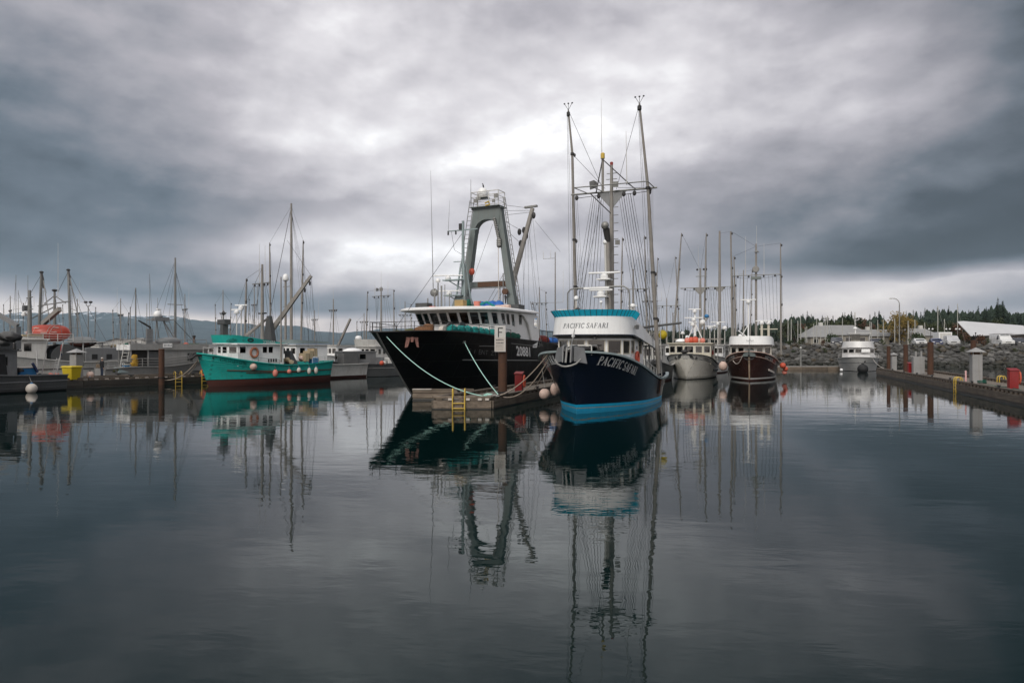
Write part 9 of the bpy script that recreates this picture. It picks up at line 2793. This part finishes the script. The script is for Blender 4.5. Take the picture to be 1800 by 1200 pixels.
def person_man():
    t = thing('person', 'man in black jacket and jeans with tan shoulder bag standing on the dock', 'person', (-36.15, 60.2, 0.62), R(150))
    V = [(0, 0, 0.94), (0, 0.01, 1.10), (0, 0.02, 1.28), (0, 0.02, 1.44), (0, 0.0, 1.53), (0, -0.015, 1.60),
         (0.10, 0, 0.90), (0.11, -0.01, 0.50), (0.115, 0.02, 0.09), (0.125, -0.13, 0.035), (-0.10, 0, 0.90), (-0.12, 0.01, 0.50), (-0.13, 0.05, 0.09), (-0.15, -0.10, 0.035),
         (0.19, 0.02, 1.42), (0.25, 0.03, 1.15), (0.22, -0.12, 0.95), (-0.19, 0.02, 1.42), (-0.25, 0.04, 1.15), (-0.24, 0.0, 0.90)]
    E = [(0, 1), (1, 2), (2, 3), (3, 4), (4, 5), (0, 6), (6, 7), (7, 8), (8, 9), (0, 10), (10, 11), (11, 12), (12, 13), (3, 14), (14, 15), (15, 16), (3, 17), (17, 18), (18, 19)]
    Rd = [0.15, 0.15, 0.165, 0.15, 0.06, 0.058, 0.092, 0.068, 0.048, 0.04, 0.092, 0.068, 0.048, 0.04, 0.075, 0.058, 0.04, 0.075, 0.058, 0.04]
    me = bpy.data.meshes.new('body')
    me.from_pydata(V, E, [])
    o = link('body', me, t)
    sk = o.modifiers.new('skin', 'SKIN')
    sk.use_smooth_shade = True
    for i, sv in enumerate(me.skin_vertices[0].data):
        sv.radius = (Rd[i], Rd[i] * (0.72 if i < 4 else 1.0))
    me.skin_vertices[0].data[0].use_root = True
    o.modifiers.new('sub', 'SUBSURF').render_levels = 2
    mt = bpy.data.materials.new('jacket_and_jeans')
    mt.use_nodes = True
    k = G(mt.node_tree)
    bs = mt.node_tree.nodes['Principled BSDF']
    z = k.sep(k.n('ShaderNodeTexCoord').outputs['Object'])[2]
    c = k.mix(k.mr(z, 0.895, 0.905), (0.022, 0.035, 0.065, 1), (0.012, 0.012, 0.014, 1))
    c = k.mix(k.mr(z, 0.07, 0.075, 1.0, 0.0), c, (0.02, 0.015, 0.012, 1))
    c = k.mix(k.mr(z, 1.515, 1.525), c, (0.45, 0.28, 0.20, 1))
    k.put(bs.inputs['Base Color'], c)
    bs.inputs['Roughness'].default_value = 0.85
    me.materials.append(mt)
    # head with face, cap and hair
    hb_ = MB()
    rows = []
    for i in range(13):
        ph = -90 + 180 * i / 12
        rows.append([(0.075 * math.cos(R(ph)) * math.cos(R(a)) * (0.86 if ph < -20 else 1.0), 0.098 * math.cos(R(ph)) * math.sin(R(a)) - 0.02 * (1 if ph < 0 else 0.6), 1.665 + 0.118 * math.sin(R(ph))) for a in range(0, 360, 24)])
    hb_.loft(rows, True)
    hb_.hexa([(-0.013, -0.112, 1.645), (0.013, -0.112, 1.645), (0.013, -0.09, 1.645), (-0.013, -0.09, 1.645), (-0.006, -0.108, 1.69), (0.006, -0.108, 1.69), (0.006, -0.09, 1.69), (-0.006, -0.09, 1.69)])
    for sx in (-1, 1):
        hb_.ball((sx * 0.078, 0.005, 1.66), 0.012, 0.022, 0.032, 8, 6)
    h_ = hb_.build('head', 'skin', t, 60)
    for sx in (-1, 1):
        MB().ball((sx * 0.03, -0.098, 1.685), 0.011, 0.008, 0.008, 8, 5).build('eye', 'dark', h_)
    MB().ball((0, -0.103, 1.617), 0.022, 0.006, 0.005, 8, 5).build('mouth', mat('lips', (0.30, 0.13, 0.11), 0.6), h_)
    cap = MB()
    cap.loft([[(r_ * 0.80 * math.cos(R(a)), r_ * 1.02 * math.sin(R(a)) - 0.01, z_) for a in range(0, 360, 24)] for r_, z_ in ((0.103, 1.705), (0.104, 1.73), (0.092, 1.775), (0.055, 1.80), (0.004, 1.807))], True)
    cap.hexa([(-0.06, -0.19, 1.705), (0.06, -0.19, 1.705), (0.075, -0.09, 1.715), (-0.075, -0.09, 1.715), (-0.06, -0.19, 1.712), (0.06, -0.19, 1.712), (0.075, -0.09, 1.727), (-0.075, -0.09, 1.727)])
    cap.build('cap', 'pale', t, 60)
    MB().loft([[(0.085 * math.cos(R(a)), 0.10 * math.sin(R(a)) - 0.008, z_) for a in range(-10, 191, 20)] for z_ in (1.62, 1.66, 1.71)]).build('hair', 'iron', t, 60)
    for (hx, hy, hz, sd) in ((0.22, -0.14, 0.925, 1), (-0.24, -0.005, 0.87, -1)):
        hb2 = MB()
        hb2.ball((hx, hy, hz), 0.022, 0.038, 0.048, 9, 7)
        for f in range(4):
            y_ = hy - 0.028 + f * 0.019
            ll = (0.055, 0.066, 0.062, 0.048)[f]
            hb2.tube([(hx, y_, hz - 0.035), (hx - 0.006 * sd, y_, hz - 0.035 - ll * 0.55), (hx - 0.020 * sd, y_ - 0.004, hz - 0.035 - ll)], [0.0095, 0.009, 0.006], 6)
        hb2.tube([(hx - 0.005 * sd, hy - 0.034, hz + 0.01), (hx - 0.016 * sd, hy - 0.058, hz - 0.02), (hx - 0.02 * sd, hy - 0.062, hz - 0.045)], [0.011, 0.010, 0.007], 6)
        hb2.build('hand', 'skin', t, 60)
    bag = thing('shoulder_bag', 'tan canvas bag on the side of the man on the dock', 'bag', (-36.15 - 0.22, 60.2 - 0.24, 0.62 + 0.88), R(35))
    MB().hexa([(-0.16, -0.05, 0), (0.16, -0.05, 0), (0.16, 0.07, 0), (-0.16, 0.07, 0), (-0.14, -0.04, 0.34), (0.14, -0.04, 0.34), (0.14, 0.06, 0.34), (-0.14, 0.06, 0.34)]).build('pouch', mat('tan_canvas', (0.20, 0.15, 0.10), 0.9), bag, 0, bevel=0.03)
    MB().tube([(-0.13, 0, 0.33), (0.05, 0.05, 0.62), (0.2, 0.12, 0.68)], 0.018, 5).build('strap', mat('tan_canvas', (0.20, 0.15, 0.10), 0.9), bag)
person_man()

# ================================================================== silver cruiser at the end of the right dock
CF = Frame(46.3, 91.0, 25.0)
cr = CF.thing('motor_cruiser', 'silver aluminium motor cruiser with flybridge facing the camera', 'motor boat')
ch = Hull(11.0, 0.9, sheer=[(0, 1.95), (0.2, 1.8), (0.5, 1.5), (1, 1.3)], beam_s=[(0, 0), (0.03, 0.8), (0.08, 1.5), (0.18, 2.15), (0.4, 2.5), (1, 2.4)],
          beam_w=[(0, 0), (0.1, 1.0), (0.25, 1.9), (0.5, 2.25), (1, 2.2)], flare=1.1, bulwark=0.2)
ch.build([(c0(-0.5), 1, 2), (c0(0.05), 0, 4), (lambda t: ch.zs(t) * 0.62, 0, 3), (lambda t: ch.zs(t), 0)], ['alu2', 'dark'], cr, 30)
ch.deck('alu2', cr)
ch.rail('alu2', cr, 0.12, 0.07)
ch.strake(lambda t: ch.zs(t) * 0.62, 0, 0.95, 'alu', cr, 0.04)
ch.strake(lambda t: ch.zs(t) * 0.62, 0, 0.95, 'alu', cr, 0.04, -1)
MB().prism([(-2.0, 7.5), (-2.1, 2.4), (-1.4, 1.1), (0, 0.6), (1.4, 1.1), (2.1, 2.4), (2.0, 7.5)], 1.6, 2.25, [(-1.95, 7.5), (-2.0, 2.8), (-1.3, 1.7), (0, 1.3), (1.3, 1.7), (2.0, 2.8), (1.95, 7.5)]).build('trunk_cabin', 'alu2', cr, 30)
cabin(cr, 1.95, 2.5, 7.6, 2.2, 3.1, 2.42, 2.95, 'alu2', 'alu2', 'glassD', bow=0.8, nf=5, side=[(0.05, 0.3), (0.36, 0.6)], roof='alu2', over=0.15, front_w=0.88)
band(cr, [(-2.05, 7.4), (-2.05, 3.6), (-1.6, 2.6), (-0.8, 2.15), (0, 2.0), (0.8, 2.15), (1.6, 2.6), (2.05, 3.6), (2.05, 7.4)], 3.2, 4.05, 'alu2', -0.08, 3.2, 3.7)
for u in (-1.1, 1.35):
    for a in (3.6, 6.6):
        MB().tube([(u, a, 3.2), (u, a, 5.05)], 0.045, 6).build('hardtop_post', 'alu2', cr)
MB().prism([(-1.3, 3.1), (1.6, 3.1), (1.7, 7.0), (-1.4, 7.0)], 5.05, 5.14).build('hardtop', 'alu2', cr, 0, bevel=0.03)
MB().bx(-0.9, 0.2, 3.15, 3.19, 4.2, 5.0).build('windscreen', 'glass', cr, 0)
MB().tube([(-0.35, 4.4, 5.1), (-0.35, 4.4, 5.9)], 0.06, 6).build('radar_post', 'white', cr)
dome(cr, (-0.35, 4.4, 5.75), 0.26, 0.3)
MB().tube([(-0.35, 4.4, 5.9), (-0.35, 4.4, 6.8)], 0.02, 5).build('whip_antenna', 'white', cr)
MB().bx(0.3, 1.35, 1.5, 1.9, 2.55, 2.98).build('deck_box', 'white', cr, 0, bevel=0.05)
railing(cr, [ch.P(t, ch.zs(t), -1) for t in (0.5, 0.3, 0.15, 0.06)] + [ch.P(t, ch.zs(t), 1) for t in (0.0, 0.06, 0.15, 0.3, 0.5)], 0.6, 'alu2', 0.025, 1)
MB().lathe([(0.05, -0.03), (0.12, 0)], ch.P(0.03, 1.35, 1) + Vector((0.0, -0.05, 0)), 10, 'y').build('hawse_hole', 'dark', cr)
q = px_world(1516.5, 644.5, 89.0)
buoy(tuple(q), 0.66, 'dark', 'big black ball fender under the silver cruiser bow', cat='fender', name='fender', rope=tuple(q + Vector((-0.3, 0.6, 1.2))))
q = px_world(1479, 645.5, 91.0)
buoy((q.x, 91.0, 0.22), 0.20, 'white', 'small white fender at the left waterline of the silver cruiser', cat='fender', name='fender')
rope('mooring_line', 'pale line from the silver cruiser to the right dock end', [CF.world(*ch.P(0.1, 1.7, 1)), rf.world(0.4, 62.5, 0.85)], 0.03, 'pale', 0.2)

# clutter on the left-hand boats
rc = random.Random(31)
gear = ('netdark', 'iron', 'rustS', 'deckgrey', 'tarp', 'netolive', 'coral', 'tan')
for i in (0, 1, 7, 8):
    small_heap(se, gear[i % 8], (rc.uniform(-1.2, 1.9), 3.0 + i * 1.35, 3.95 if 3 < i < 6 else (3.3 if i >= 6 else 4.05)), rc.uniform(0.3, 0.5), 6, 40 + i)
for i in range(7):
    small_heap(kb, gear[(i * 3) % 8], (rc.uniform(-1.4, 0.5), 2.6 + i * 1.0, 3.3), rc.uniform(0.22, 0.4), 5, 60 + i)
for i in range(5):
    small_heap(kb, gear[(i * 5 + 1) % 8], (-1.3, 6.6 + i * 0.9, 1.1), rc.uniform(0.25, 0.4), 5, 80 + i)
for i in range(6):
    MB().bx(-1.3, -0.6, 8.9 + 0.02 * i, 9.5, 1.0 + 0.16 * i, 1.14 + 0.16 * i).build('fish_tray', ('blueP', 'white2', 'deckgrey')[i % 3], kb, 0)
for i in range(5):
    small_heap(at_, gear[(i * 3 + 2) % 8], (rc.uniform(-1.2, 1.3), 9.2 + i * 0.55, 1.0), rc.uniform(0.25, 0.42), 5, 100 + i)
for (x0, y0, x1, y1) in ((28, 485, 20, 600), (32, 510, 60, 600), (52, 510, 30, 570), (73, 480, 66, 600), (120, 476, 138, 560), (96, 512, 112, 600)):
    wire(SFr.at(x0, y0, a=7.6), SFr.at(x1, y1, a=7.0), se, 0.016)
for (x0, y0, x1, y1) in ((308, 455, 275, 600), (308, 455, 250, 605), (238, 506, 215, 600), (238, 506, 255, 600), (263, 482, 270, 600)):
    wire(KF.at(x0, y0, u=0.7), KF.at(x1, y1, u=-0.2), kb, 0.012)
haze()
